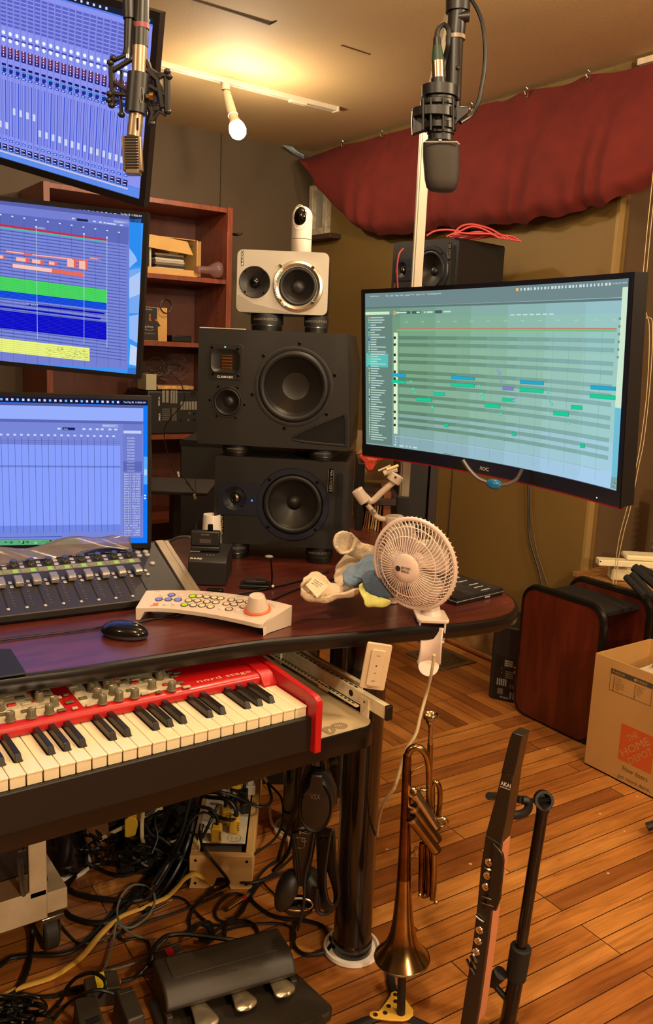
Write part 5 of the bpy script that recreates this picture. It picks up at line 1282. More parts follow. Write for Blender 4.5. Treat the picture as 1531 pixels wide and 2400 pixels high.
for cx, cy in ((293, 160), (452, 166), (326, 238), (398, 235), (795, 275), (940, 295)): p, _n = RT_(cx, cy); MB().lathe([(0.0055, 0), (0.0052, .0014), (0, .0016)], 18, T(*p) @ TQ).build('button_cap', wr, mat('plain_button', (208, 192, 178), 0.4))
p, _n = RT_(1107, 290)
M_ = T(*p) @ TQ
MB().lathe([(0.0262, 0), (0.0258, .004), (0.023, .005)], 40, M_).build('knob_ring', wr, mat('orange_plastic', (206, 96, 56), 0.35))
MB().lathe([(0.0215, .005), (0.0205, .010), (0.0150, .030), (0.0145, .0315), (0.0135, .032), (0.0132, .0305), (0, .030)], 40, M_).build('volume_knob', wr, mat('warm_white_plastic', (196, 178, 160), 0.4))
q = MB()
for i in range(26):
    a_ = math.radians(-150+i*11); q.cb((0.033*math.cos(a_), 0.033*math.sin(a_), .0003), (.0026, .0007, .0002), M_ @ T(0, 0, 0))
q.build('dial_ticks', wr, PRINTK, smooth=False)

# ================================================================ mouse, pad, cable
pm = atz(293, 1492, DZ)
mo = thing('mouse', 'glossy black computer mouse on the desk near the front edge', 'mouse', Fr((pm.x, pm.y, DZ), 0))
e1 = atz(241, 1482, DZ+.012); e2 = atz(347, 1500, DZ+.012); dm = (e2-e1); am = math.atan2(dm.y, dm.x); LM = dm.length
def mouse(u, v):
    a = 2*PI*u; ph = PI/2*v; r = math.cos(ph)**0.75; z = .009+.019*math.sin(ph)
    x = LM/2*r*math.cos(a); y = .029*r*math.sin(a)*(1-.12*math.cos(a)); return (x, y, z+.003*math.cos(a)*0)
q = MB(); q.grid(mouse, 40, 10, RZ(am), True); q.build('shell', mo, mat('glossy_piano_black', (14, 12, 13), 0.08), angle=80)
q = MB(); q.lathe([(0, 0.0005), (.8, .0005), (.95, .004), (1, .009), (0.0, .0091)], 40, RZ(am) @ Matrix.Diagonal((LM/2, .029, 1, 1))); q.build('base', mo, mat('dark_grey_base', (60, 56, 56), 0.4))
pp = [atz(*c, DZ+.0035) for c in ((-90, 1600), (62, 1578), (26, 1521), (-100, 1524))]
q = MB(); q.prism([(p.x, p.y) for p in (pp[0], pp[1], pp[2], pp[3])], DZ+.001, DZ+.0045)
tag(q.build('trackpad', m=mat('dark_blue_black_glass', (14, 15, 24), 0.65), bevel=0.003), 'dark rounded tablet corner on the desk at the left edge of the picture', 'tablet')
def cable(name, pts, r, m, label, cat='cable', grp=None, n=6, k=7):
    return tag(MB().tube(spline(pts, n), r, k).build(name, m=m), label, cat, grp)
zc = DZ+.0035
cable('usb_cable', [atz(x, y, zc) for x, y in ((-40, 1505), (60, 1492), (150, 1481), (250, 1468), (310, 1462), (352, 1452), (420, 1438), (520, 1400), (600, 1385), (700, 1362), (770, 1340))], 0.0022, CABLE, 'thin black cable crossing the desk under the white remote')
cable('usb_cable', [atz(x, y, zc) for x, y in ((640, 1405), (690, 1383), (730, 1370), (800, 1352))], 0.0018, CABLE, 'short thin black cable on the desk between remote and towels')

# ================================================================ wireless charger and bodypack receiver
fch = Fr(atz(487, 1372, DZ+.001), -36+1.5)
CHB = mat('charger_black', (28, 25, 24), 0.5)
cg = thing('battery_charger', 'black desktop charging box with sloped top behind the control surface', 'charger', fch)
a = fch.fy(440, 1372, 0); b = fch.fy(530, 1365, 0); tpz = fch.fy(480, 1317, 0).z
x0, x1 = a.x, b.x
q = MB(); q.prism([(0, 0), (0, tpz), (.018, tpz+.012), (.13, tpz+.014), (.13, 0)], x0, x1, YZ); q.build('body', cg, CHB, bevel=0.002)
q = MB(); q.text('SHURE', Matrix.Translation((x0+.004, 0.004, tpz+.0045)) @ RX(math.radians(34)), .0045, .026, True); q.build('logo', cg, PRINTW, smooth=False)
q = MB()
for i in range(3): q.cb((x0+.040+i*.007, .016, tpz+.0118), (.003, .004, .0008))
q.build('indicator', cg, PRINTG, smooth=False)
MB().bx(x0-.0, x0+.022, .03, .13, tpz+.0142, tpz+.0158).build('top_plate', cg, mat('bronze_plate', (128, 104, 84), 0.5))
pr_ = fch.M @ Vector(((x0+x1)/2-.010, .045, tpz+.0150))
fbp = Fr(pr_, -34)
bp_ = thing('bodypack_receiver', 'black wireless bodypack standing in the charging box', 'receiver', fbp)
dd = (pr_-C_O).dot(C_F); bw = 68/2000*dd; bh = 48/2000*dd
MB().bx(-bw/2, bw/2, -.012, .012, 0.0005, bh*.25).build('slot_base', bp_, CHB, bevel=.003)
MB().bx(-bw/2, bw/2, -.010, .010, bh*.26, bh).build('body', bp_, CHB, bevel=.003)
q = MB(); q.prism(rrect(-.012, bh*.42, .013, bh*.63, .001), 0.0102, .0106, FR); q.build('display', bp_, mat('grey_display', (80, 72, 68), 0.3))
q = MB(); q.text('SHURE', FR @ T(-.009, bh*.80, .0104), .0034, .018, True); q.build('logo', bp_, PRINTG, smooth=False)
MB().cyl((.010, 0, bh), (.010, 0, bh+.014), .0062, .0058).build('volume_dial', bp_, GLOSSB)
MB().cyl((-.022, 0, bh), (-.022, 0, bh+.012), .003, .0026).build('antenna', bp_, RUBBER)
cable('antenna_wire', spline([fbp.M @ Vector((-.022, 0, bh+.012)), fbp.M @ Vector((-.023, .002, bh+.06)), fbp.M @ Vector((-.027, .004, bh+.13))], 4), .0007, CABLE, 'hair-thin antenna wire rising from the bodypack', 'antenna', n=2)
cable('grey_cable', [atd(380, 1278, 2.12), atd(400, 1268, 2.12), atd(420, 1259, 2.10), atd(445, 1258, 2.08)], .0035, mat('grey_cable', (96, 100, 108), 0.4), 'pale grey cable running into the back of the charging box')
# white cup shaped device beside it
pcp = atz(494, 1258, DZ+.03)
pcp = atd(496, 1250, 2.12)
o = MB().lathe([(0.027, 0), (0.0215, .11), (0.0205, .113), (0.0195, .112), (0.0190, .104), (0, .103)], 36).build('white_tube', m=WHITE); o.location = (pcp.x, pcp.y, DZ+.001)
tag(o, 'white tapered plastic cup standing left of the lowest speaker', 'cup')
# small black dongle dock
fd = Fr(atz(605, 1378, DZ+.001), -35)
dk = thing('card_reader', 'small black dock with an upright black rod on the desk below the lowest speaker', 'card reader', fd)
MB().bx(-.040, .026, -.012, .03, .0005, .008).build('base', dk, BLACK, bevel=.0015)
MB().bx(-.030, .018, 0, .022, .008, .016).build('block', dk, CHB, bevel=.002)
MB().bx(-.004, .0, .004, .018, .016, .022).build('rib', dk, CHB, bevel=.001)
MB().tube([(.030, .0, .004), (.030, .004, .03), (.026, .006, .068)], .005, 8, flat=.4).build('upright', dk, GLOSSB)
MB().sphere((.022, .006, .071), .006, 8, sc=(1.6, 1, .6)).build('tip', dk, GREYP)
MB().sphere((.033, -.004, .006), .0035, 8).build('white_tip', dk, WHITE)
fk = Fr(atz(505, 1388, DZ+.001), -35)
tag(MB().prism(rrect(-.018, -.008, .018, .008, .007), 0.0, .008).build('battery_pack', m=GLOSSB, bevel=.002, frame=fk), 'small glossy black oval battery behind the white remote', 'battery')

# ================================================================ ROLI style slim keyboard block
pr = [atz(*c, DZ+.018) for c in ((1072, 1402), (1180, 1377), (1075, 1345), (985, 1368))]
rb = thing('pad_controller', 'flat black playing surface with pale silver side lines at the right end of the desk', 'midi controller', Fr(pr[0]-Vector((0, 0, .018)), 0))
ib = Matrix.Translation(-(pr[0]-Vector((0, 0, .018))))
e1 = (pr[1]-pr[0]); e1.z = 0; L1 = e1.length; ang = math.atan2(e1.y, e1.x)
MBK = RZ(ang)
wd = 0.16
q = MB(); q.bx(0, L1, 0, wd, .0008, .0085, MBK); q.build('lower_shell', rb, BLACK, bevel=.0015)
q = MB(); q.bx(-.0004, L1+.0004, -.0004, wd, .0085, .0095, MBK); q.build('silver_line', rb, mat('pale_silver_line', (190, 196, 196), 0.35, .5))
q = MB(); q.bx(0, L1, 0, wd, .0095, .017, MBK)
def ro(u, v): return (L1*u, wd*v, .0172+.0011*math.sin(u*L1/.0138*PI*1.0)*(1 if 0.05 < v < .95 else 0))
q.grid(ro, 80, 12, MBK); q.build('rubber_surface', rb, mat('black_silicone', (24, 22, 22), 0.5), bevel=0)
q = MB()
for (cx, cy) in ((1068, 1355), (1085, 1362), (1110, 1369), (1122, 1375), (1138, 1381)):
    p = ib @ atz(cx, cy, DZ+.019); q.cb((0, 0, 0), (.03, .0014, .0012), Matrix.Translation((p.x, p.y, .0188)) @ RZ(ang+.0))
q.build('key_markings', rb, mat('pale_line', (200, 196, 186), 0.4), smooth=False)
q = MB(); q.text('BLOCKS', MBK @ Matrix.Translation((L1*.60, -.0006, .0035)) @ FR, .0034, .016, True); q.build('logo', rb, PRINTW, smooth=False)
# ================================================================ helpers for things read at a given distance
class Bd:
    """billboard-free helper: a local frame turned towards the lens direction at a real distance"""
    def __init__(s, px, py, depth, yaw=-35.2, roll=0):
        s.fr = Fr(atd(px, py, depth), yaw, 0, roll)
    def p(s, px, py, y=0.0): return s.fr.fy(px, py, y)
# ---------- fan clipped to the desk edge
FD = 1.60
fcn = atd(971, 1322, FD)
Nn = (-C_F*0.78 - C_R*0.585 - C_U*0.20).normalized()
Yl = -Nn; Zl = (Vector((0, 0, 1))-Yl*Yl.z).normalized(); Xl = Yl.cross(Zl)
FM = Matrix(((Xl.x, Yl.x, Zl.x, fcn.x), (Xl.y, Yl.y, Zl.y, fcn.y), (Xl.z, Yl.z, Zl.z, fcn.z), (0, 0, 0, 1)))
ffan = Fr(None, M=FM)
fan = thing('desk_fan', 'small white clip-on fan with round wire cage clamped to the desk edge', 'fan', ffan)
FW = mat('fan_white_plastic', (230, 210, 196), 0.35)
RFn = 0.0865
MB().ring((0, 0, 0), RFn, 0.0042, 64, 8, M=FR).build('cage_rim', fan, FW)
def cage(front):
    q = MB(); NW = 60; s_ = 1 if front else -1
    for i in range(NW):
        a = 2*PI*i/NW; P = []
        for k in range(9):
            t = k/8; r = 0.026+(RFn-0.026)*t
            sw = (0.20*max(0, t-.55)**1.3*4)*s_
            y = (0.030*(1-t**2.2)) if front else (0.026*(1-t**2.6))
            P.append((r*math.cos(a+sw), -y*s_, r*math.sin(a+sw)))
        q.tube(P, 0.0009, 5)
    for r, t in ((0.058, .53), (0.074, .79)):
        y = (0.030*(1-t**2.2)) if front else (0.026*(1-t**2.6))
        q.ring((0, -y*s_, 0), r, .0009, 48, 5, M=Matrix.Identity(4)) if False else q.tube([(r*math.cos(b), -y*s_, r*math.sin(b)) for b in [2*PI*j/64 for j in range(64)]], .001, 5, closed=True)
    return q
cf = cage(True).build('front_cage', fan, FW); cage(False).build('rear_cage', fan, FW)
# teeth round the rear rim
q = MB()
for i in range(60): a = 2*PI*i/60; q.cb((RFn*math.cos(a)*1.035, .004, RFn*math.sin(a)*1.035), (.002, .003, .002))
q.build('rim_clips', fan, FW)
MB().lathe([(0.0275, 0), (0.0275, .003), (0.025, .0055), (0.015, .0075), (0, .008)], 40, T(0, -.028, 0) @ FR).build('hub_cap', cf, FW)
q = MB(); q.text('BEYOND', T(-.006, -.0365, -.001) @ FR, .005, .019, True); q.text('BREEZE', T(-.006, -.0363, -.0075) @ FR, .0045, .016, True); q.lathe([(0.0052, 0), (.0052, .0006)], 20, T(-.0135, -.0360, -.0015) @ FR); q.build('logo', cf, mat('dark_brown_print', (50, 34, 28), 0.5), smooth=False)
BLD = mat('translucent_white_blade', (214, 196, 182), 0.4)
for i in range(4):
    a0 = i*PI/2+.5
    def blade(u, v):
        r = .014+.062*v; a = a0+(u-.5)*(1.0+.25*math.sin(v*PI))
        return (r*math.cos(a), .004+(u-.5)*.020, r*math.sin(a))
    MB().grid(blade, 10, 10).build('blade', fan, BLD, solid=.0012)
MB().lathe([(0.019, -.016), (.020, .012)], 32, T(0, .0, 0) @ FR).build('blade_hub', fan, BLD)
MB().lathe([(0.014, -.075), (.030, -.068), (.036, -.050), (0.038, -.026), (0.036, -.02)], 40, FR).build('motor_housing', fan, FW)
iF = FM.inverted()
pb_ = iF @ atd(1010, 1432, FD+.035); pm_ = Vector((0, .055, -.02))
MB().cyl(iF @ atd(1004, 1375, FD+.035), pb_, .016, .0185, 28).build('neck', fan, FW)
# clamp: upper jaw over the desk top, lower jaw with handle
fcl = Fr(atz(1012, 1447, DZ+.006), -33)
CM = iF @ fcl.M
q = MB(); q.prism(rrect(-.034, -.040, .030, .034, .010), 0.0, .007, CM); q.build('clamp_top', fan, FW, bevel=.0015)
q = MB(); q.lathe([(0.022, .007), (.020, .012), (.018, .020)], 28, CM @ T(-.002, .004, 0)); q.build('clamp_collar', fan, FW)
for sx in (-.030, .020):
    q = MB(); q.prism([(-.036, .0), (.006, .0), (-.012, -.036), (-.030, -.036)], sx, sx+.004, CM @ YZ); q.build('clamp_cheek', fan, FW, bevel=.001)
hdl = MB()
def hand(u, v):
    x = (u-.5)*2; w_ = .024-.003*math.sin(v*PI)
    return (x*w_-.005, -.036+.010*v-.014*math.sin(v*PI*.9)-.007*(1-abs(x)**3)*0+(.007*(1-x*x)), -.010-.078*v)
hdl.grid(hand, 14, 14, CM); hdl.build('clamp_handle', fan, FW, solid=.0035)
q = MB(); q.lathe([(0, 0), (.021, 0), (.021, .006), (0, .006)], 28, CM @ T(-.005, -.027, -.092) @ RX(1.3)); q.build('handle_tip', fan, FW, bevel=.001)
for sx in (-.012, .004): MB().cyl((sx, -.020, -.004), (sx, -.022, -.060), .0022, n=8, M=CM).build('spring', fan, STEEL)
q = MB(); q.prism(rrect(-.030, -.025, .026, .03, .008), -.046, -.040, CM); q.build('clamp_lower_jaw', fan, FW, bevel=.001)
fcp = [atd(1018, 1535, 1.60), atd(1012, 1575, 1.62), atd(1000, 1625, 1.66), atd(985, 1680, 1.66), atd(975, 1720, 1.66), atd(950, 1765, 1.66), atd(925, 1845, 1.68), atd(900, 1880, 1.70), atd(888, 1920, 1.74), atd(884, 1958, 1.79)]
cable('fan_cord', fcp, .0032, mat('ivory_cord', (206, 188, 150), 0.45), 'ivory cord hanging from the clip-on fan down past the desk leg', 'cord')

# ---------- towels
def loft(sections, M=None, nu=None, closed=False, fu=5, fv=5):
    """smooth surface through rows of points"""
    S_ = [spline(r, fu, closed) for r in sections]
    n = len(S_[0]); colsP = [spline([S_[j][i] for j in range(len(S_))], fv) for i in range(n)]
    m = len(colsP[0]); q = MB()
    V = [colsP[i][j] for j in range(m) for i in range(n)]
    F = [(j*n+i, j*n+(i+1) % n, (j+1)*n+(i+1) % n, (j+1)*n+i) for j in range(m-1) for i in range(n if closed else n-1)]
    q.add(V, F); return q
TWH = mat('white_terry_cloth', (214, 190, 158), 0.95, noise=(60, .06), bump=(260, 1, .003), sheen=.3)
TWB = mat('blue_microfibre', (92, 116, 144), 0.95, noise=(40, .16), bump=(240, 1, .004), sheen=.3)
TWD = mat('shaded_blue_microfibre', (58, 74, 98), 0.95, noise=(40, .16), bump=(240, 1, .004), sheen=.2)  # darkened copy of the blue cloth, shade of the lower fold in its colour
TWY = mat('pale_yellow_cloth', (206, 208, 116), 0.9, noise=(30, .08), bump=(400, .6, .0015), sheen=.2)
zt_ = DZ+.002
def Z(*pts): return [atz(x, y, DZ+z) for x, y, z in pts]
def D(*pts): return [atd(x, y, d) for x, y, d in pts]
wt = thing('towel', 'crumpled white terry towel with a printed care label on the desk left of the fan', 'towel', atz(800, 1390, zt_))
iw = Matrix.Translation(-atz(800, 1390, zt_))
def addm(q, M):
    q.v = [M @ (v+noise.noise_vector(v*38)*.0045+noise.noise_vector(v*110)*.0016) for v in q.v]; return q
# upper roll: open sleeve, mouth at left
secs = []
for (cx, cy, rx, ry, d, th) in ((806, 1270, 24, 27, 1.74, 0), (820, 1279, 25, 22, 1.76, .2), (845, 1291, 26, 18, 1.78, .3), (872, 1302, 26, 22, 1.79, .2), (900, 1310, 25, 26, 1.80, 0)):
    secs.append([atd(cx+rx*math.cos(a)*math.cos(th)-ry*math.sin(a)*math.sin(th), cy+rx*math.cos(a)*math.sin(th)+ry*math.sin(a)*math.cos(th), d+.018*math.cos(a)) for a in [2*PI*k/10 for k in range(10)]])
addm(loft(secs, closed=True, fu=4), iw).build('upper_fold', wt, TWH, solid=.005, angle=180)
body = [D((788, 1345, 1.77), (792, 1325, 1.80), (812, 1300, 1.82), (850, 1290, 1.84), (900, 1300, 1.84)),
        D((785, 1358, 1.73), (800, 1340, 1.76), (825, 1322, 1.78), (860, 1315, 1.80), (910, 1330, 1.81)),
        D((795, 1380, 1.71), (820, 1362, 1.73), (848, 1350, 1.745), (880, 1345, 1.76), (920, 1360, 1.77)),
        D((808, 1398, 1.70), (835, 1385, 1.70), (865, 1375, 1.71), (900, 1375, 1.72), (935, 1385, 1.73))]
addm(loft(body), iw).build('body_fold', wt, TWH, solid=.005, angle=180)
low = [D((716, 1352, 1.66), (735, 1341, 1.69), (757, 1348, 1.70), (775, 1368, 1.70), (800, 1372, 1.71), (835, 1352, 1.74)),
       D((708, 1368, 1.645), (728, 1356, 1.665), (752, 1364, 1.675), (772, 1380, 1.68), (802, 1385, 1.69), (842, 1370, 1.71)),
       D((705, 1386, 1.655), (722, 1400, 1.665), (755, 1402, 1.67), (780, 1396, 1.675), (812, 1392, 1.68), (848, 1382, 1.695)),
       D((707, 1390, 1.635), (722, 1405, 1.64), (755, 1408, 1.645), (785, 1401, 1.655), (815, 1396, 1.665), (850, 1386, 1.675)),
       D((708, 1376, 1.632), (724, 1392, 1.635), (755, 1398, 1.64), (785, 1391, 1.648), (815, 1386, 1.655), (848, 1376, 1.67))]
addm(loft(low), iw).build('lower_fold', wt, TWH, solid=.005, angle=180)
lq = D((717, 1371, 1.632), (736, 1352, 1.648), (770, 1372, 1.645), (744, 1401, 1.625))
lv = [iw @ p for p in lq]; nrm = (lv[1]-lv[0]).cross(lv[3]-lv[0]).normalized()
if nrm.dot((iw @ C_O)-lv[0]) < 0: nrm = -nrm
q = MB(); q.add(lv+[p-nrm*.0006 for p in lv], [(0, 1, 2, 3), (7, 6, 5, 4), (0, 4, 5, 1), (1, 5, 6, 2), (2, 6, 7, 3), (3, 7, 4, 0)]); lb = q.build('care_label', wt, mat('label_white', (216, 196, 166), 0.7), smooth=False)
ex = (lv[3]-lv[2]); exn = (lv[2]-lv[1]).normalized(); eyn = nrm.cross(exn).normalized()
LMt = Matrix(((exn.x, eyn.x, nrm.x, 0), (exn.y, eyn.y, nrm.y, 0), (exn.z, eyn.z, nrm.z, 0), (0, 0, 0, 1)))
q = MB()
for i, t_ in enumerate(('Perfect Line', 'The Madison Group', '4471720')):
    p = lv[1].lerp(lv[0], .25+.20*i)+exn*(lv[2]-lv[1]).length*.16+nrm*.0006; q.text(t_, Matrix.Translation(p) @ LMt, .0032, .019-.004*(i == 2), True)
q.build('label_text', lb, mat('grey_blue_ink', (70, 70, 92), 0.6), smooth=False)
bt_ = thing('towel', 'crumpled blue microfibre cloth lying on the white towel beside the fan', 'towel', atz(870, 1380, zt_))
ib2 = Matrix.Translation(-atz(870, 1380, zt_))
b1 = [D((806, 1342, 1.70), (815, 1330, 1.725), (840, 1322, 1.745), (858, 1306, 1.765), (872, 1301, 1.78), (885, 1310, 1.79)),
      D((804, 1362, 1.665), (818, 1350, 1.685), (845, 1340, 1.705), (866, 1330, 1.72), (884, 1330, 1.73), (905, 1340, 1.75)),
      D((812, 1374, 1.66), (830, 1364, 1.665), (852, 1356, 1.675), (872, 1350, 1.685), (894, 1352, 1.69), (920, 1364, 1.71)),
      D((824, 1374, 1.665), (842, 1368, 1.668), (860, 1362, 1.672), (878, 1360, 1.675), (900, 1366, 1.68), (925, 1378, 1.70))]
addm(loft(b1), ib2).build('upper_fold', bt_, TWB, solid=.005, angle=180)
b2 = [D((848, 1350, 1.655), (862, 1340, 1.668), (885, 1336, 1.675), (905, 1345, 1.675), (925, 1362, 1.68)),
      D((852, 1366, 1.64), (868, 1356, 1.648), (888, 1354, 1.652), (908, 1364, 1.655), (930, 1380, 1.66)),
      D((858, 1384, 1.638), (872, 1392, 1.632), (890, 1397, 1.63), (908, 1398, 1.63), (926, 1396, 1.64)),
      D((864, 1372, 1.648), (878, 1378, 1.642), (892, 1384, 1.64), (906, 1386, 1.64), (922, 1384, 1.648))]
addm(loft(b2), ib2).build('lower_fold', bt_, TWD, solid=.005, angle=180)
b3 = [D((858, 1318, 1.735), (870, 1312, 1.74), (884, 1322, 1.735)), D((838, 1342, 1.695), (862, 1340, 1.70), (890, 1348, 1.70)), D((828, 1356, 1.672), (856, 1362, 1.662), (880, 1360, 1.668))]
addm(loft(b3), ib2).build('middle_fold', bt_, TWB, solid=.006, angle=180)
y1_ = [D((842, 1372, 1.66), (856, 1364, 1.665), (874, 1368, 1.662)), D((846, 1392, 1.638), (864, 1384, 1.64), (884, 1394, 1.638)), D((856, 1414, 1.625), (874, 1408, 1.622), (898, 1404, 1.628)), D((868, 1421, 1.628), (888, 1420, 1.622), (914, 1408, 1.626)), D((876, 1420, 1.63), (896, 1427, 1.624), (912, 1418, 1.63))]
yt = thing('towel', 'pale yellow-green cloth peeking out from under the blue cloth', 'towel', atz(880, 1410, zt_))
addm(loft(y1_), Matrix.Translation(-atz(880, 1410, zt_))).build('cloth', yt, TWY, solid=.004, angle=180)

# ---------- handheld gimbal behind the fan
GB = mat('gimbal_greige', (190, 170, 150), 0.38)
GF = Fr(atd(925, 1250, 1.80), -35.2)
gm_ = thing('phone_gimbal', 'beige folding phone stabiliser with bent arms standing behind the white towel', 'gimbal', GF)
def G(cx, cy, y=0): return GF.fy(820+cx*.1241, 1030+cy*.1241, y)
q = MB(); q.tube(spline([G(330, 1130), G(400, 1165), G(470, 1130), G(600, 1000), G(760, 860), G(880, 770)], 5), [0.0068]*26, 12); q.build('upper_arm', gm_, GB)
q = MB(); q.tube(spline([G(180, 950), G(250, 1040), G(350, 1140)], 5), 0.0075, 12); q.build('elbow', gm_, GB)
q = MB(); q.cyl(G(130, 945, -.012), G(290, 1190, -.012), .0125, .0115, 28); q.build('roll_motor', gm_, GB, bevel=.002)
q = MB(); q.cyl(G(810, 800), G(905, 660), .0155, .0155, 28); q.build('tilt_motor', gm_, GB, bevel=.002)
p = G(865, 715, -.016); MB().lathe([(0.0024, 0), (.0024, .001)], 14, Matrix.Translation(p) @ FR).build('motor_screw', gm_, BLACK)
q = MB(); q.tube([G(540, 590), G(720, 515), G(770, 490)], .003, 8, flat=.7); q.build('clamp_bar', gm_, GB)
q = MB(); q.tube([G(700, 570, -.004), G(920, 490, -.004)], .0050, 10, flat=.6); q.build('clamp_jaw', gm_, mat('pale_yellow_plastic', (222, 196, 120), 0.4))
q = MB(); q.tube([G(640, 640), G(760, 590), G(900, 560)], .006, 8); q.build('clamp_body', gm_, GB)
q = MB(); q.tube(spline([G(330, 1230), G(400, 1310), G(470, 1420), G(580, 1490), G(700, 1500)], 5), .0058, 12); q.build('lower_arm', gm_, GB)
p = G(445, 1365, -.007); MB().lathe([(0.006, 0), (.006, .0015), (0, .0022)], 20, Matrix.Translation(p) @ FR).build('hinge_screw', gm_, STEEL)
q = MB(); q.cyl(G(840, 1600), G(836, 1440), .0175, .0195, 32); q.build('pan_motor', gm_, GB, bevel=.002)
hz = G(840, 1610); q = MB(); q.cyl((hz.x, 0, hz.z), (hz.x, 0, hz.z-(GF.M.translation.z+hz.z-DZ)+.002), .015, .017, 28); q.build('handle', gm_, GB)

# ---------- silver post with boom, behind the right monitor
fpole = Fr(atd(977, 640, 2.20), -35.2)
base = Vector((fpole.M.translation.x, fpole.M.translation.y, 0))
fp_ = Fr(base, -35.2)
ps = thing('boom_stand', 'tall silver square metal post with slanting top bar behind the right monitor', 'stand', fp_)
a, b = fp_.fy(963, 675, 0), fp_.fy(988, 675, 0); t0_ = fp_.fy(972, 262, 0)
pwid = b.x-a.x; xm = (a.x+b.x)/2
MB().bx(xm-pwid/2, xm+pwid/2, -.012, .012, 0.9, t0_.z).build('post', ps, ALU, bevel=.0015)
MB().bx(xm-pwid/2+.005, xm-pwid/2+.0065, -.0135, -.012, 0.9, t0_.z).build('groove', ps, mat('dark_groove', (70, 64, 56), 0.5))
MB().bx(xm-pwid*.65, xm+pwid*.65, -.018, .018, DZ+.012, 0.9).build('lower_post', ps, BLACKM, bevel=.002)
MB().bx(xm-.04, xm+.03, -.04, .04, DZ+.0015, DZ+.012).build('base', ps, BLACK, bevel=.002)
tb = fp_.M.inverted() @ atd(1054, 30, 2.35)
q = MB(); q.tube([Vector((xm, 0, t0_.z-.012)), tb], pwid*.5, 4); q.build('top_bar', ps, ALU)
ia = aoc.matrix_world.inverted(); pa_ = ia @ (fp_.M @ Vector((xm, 0, 1.20))); bk = Vector((0, cv_a(0)+.05, -.02))
MB().tube([bk, Vector((bk.x*.5+pa_.x*.5, bk.y+.10, -.02)), pa_], .014, 8).build('mount_arm', aoc, BLACK)
MB().bx(-.06, .06, cv_a(0)+.045, cv_a(0)+.058, -.08, .04).build('mount_plate', aoc, BLACK, bevel=.002)
# ---------- microphones
MBL = mat('mic_black', (24, 21, 19), 0.42); MGR = mat('mic_dark_mesh', (58, 52, 46), 0.55, 0.5, bump=(1500, .8, .0006))
fm2 = Fr(atd(1035, 330, 1.45), -35.2)
mc2 = thing('microphone', 'large black studio microphone hanging upside down in a cage mount before the red curtain', 'microphone', fm2)
def X2(cx, cy, y=0): return fm2.fy(920+cx*.1916, cy*.1917, y)
def flat_lathe(par, name, rows, m, y0=0.0, fl=.72, n=32, **k):
    """body of changing width: rows (cx_left, cx_right, cy)"""
    q = MB(); V = []
    for l, r, cy in rows:
        a, b = X2(l, cy), X2(r, cy); cx = (a.x+b.x)/2; z = (a.z+b.z)/2; R_ = (b.x-a.x)/2
        for i in range(n):
            t = 2*PI*i/n; c, s = math.cos(t), math.sin(t); pw_ = k.get('pw', 1.0)
            c2 = math.copysign(abs(c)**pw_, c); s2 = math.copysign(abs(s)**pw_, s)
            V.append((cx+R_*c2, y0+R_*fl*s2, z))
    F = [(j*n+i, j*n+(i+1) % n, (j+1)*n+(i+1) % n, (j+1)*n+i) for j in range(len(rows)-1) for i in range(n)]
    F += [tuple(range(n-1, -1, -1)), tuple(range((len(rows)-1)*n, len(rows)*n))]
    q.add(V, F); return q.build(name, par, m, angle=50)
flat_lathe(mc2, 'grille', [(415, 745, 1720), (372, 815, 1760), (370, 820, 1900), (382, 818, 2050), (395, 808, 2200), (418, 785, 2300), (470, 740, 2340), (540, 680, 2350)], MGR, fl=.6, pw=.75)
MB().tube([X2(400, 1735, -.022), X2(790, 1735, -.022), X2(818, 1765, -.018)], .0012, 6).build('grille_seam', mc2, STEEL)
flat_lathe(mc2, 'body', [(430, 745, 1500), (432, 742, 1640), (430, 745, 1725)], MBL, fl=.8)
a = X2(585, 1712, -.026); MB().cb((a.x, a.y, a.z), (.005, .0008, .0018)).build('badge', mc2, PRINTW)
sm2 = thing('shock_mount', 'black ring cage shock mount gripping the big hanging microphone', 'shock mount', fm2)
for l, r, t_, b_ in ((358, 800, 1060, 1190), (400, 770, 1200, 1230), (340, 780, 1245, 1300), (400, 765, 1300, 1345), (240, 790, 1350, 1455), (400, 770, 1455, 1510), (345, 780, 1520, 1590), (420, 755, 1590, 1640)):
    flat_lathe(sm2, 'mount_ring', [(l, r, t_), (l, r, b_)], MBL, fl=.95)
for cx in (375, 470, 620, 745): 
    p = X2(cx, 1200, -.03); p2_ = X2(cx, 1590, -.03); MB().tube([p, p2_], .0022, 6).build('elastic_band', sm2, RUBBER)
q = MB(); q.prism([(X2(235, 1350).x, X2(235, 1350).z), (X2(420, 1340).x, X2(420, 1340).z), (X2(420, 1600).x, X2(420, 1600).z), (X2(235, 1660).x, X2(235, 1660).z)], -.008, .008, FR); q.build('side_clamp', sm2, MBL, bevel=.002)
q = MB(); q.prism([(X2(760, 1310).x, X2(760, 1310).z), (X2(930, 1320).x, X2(930, 1320).z), (X2(920, 1400).x, X2(920, 1400).z), (X2(800, 1500).x, X2(800, 1500).z), (X2(740, 1600).x, X2(740, 1600).z)], -.008, .008, FR); q.build('side_arm', sm2, MBL, bevel=.002)
MB().tube([X2(240, 1360, -.009), X2(232, 1500, -.009), X2(240, 1650, -.009)], .0011, 6).build('bright_edge', sm2, STEEL)
bm = thing('microphone_boom', 'thick black boom arm segment coming from above to the big hanging microphone', 'boom arm', fm2)
MB().cyl(X2(800, 140, .03), X2(770, 480, .03), .0165, .0150, 24).build('upper_tube', bm, MBL)
MB().cyl(X2(772, 440, .03), X2(770, 490, .03), .0168, .0168, 24).build('collar', bm, mat('pale_collar', (150, 132, 112), 0.4))
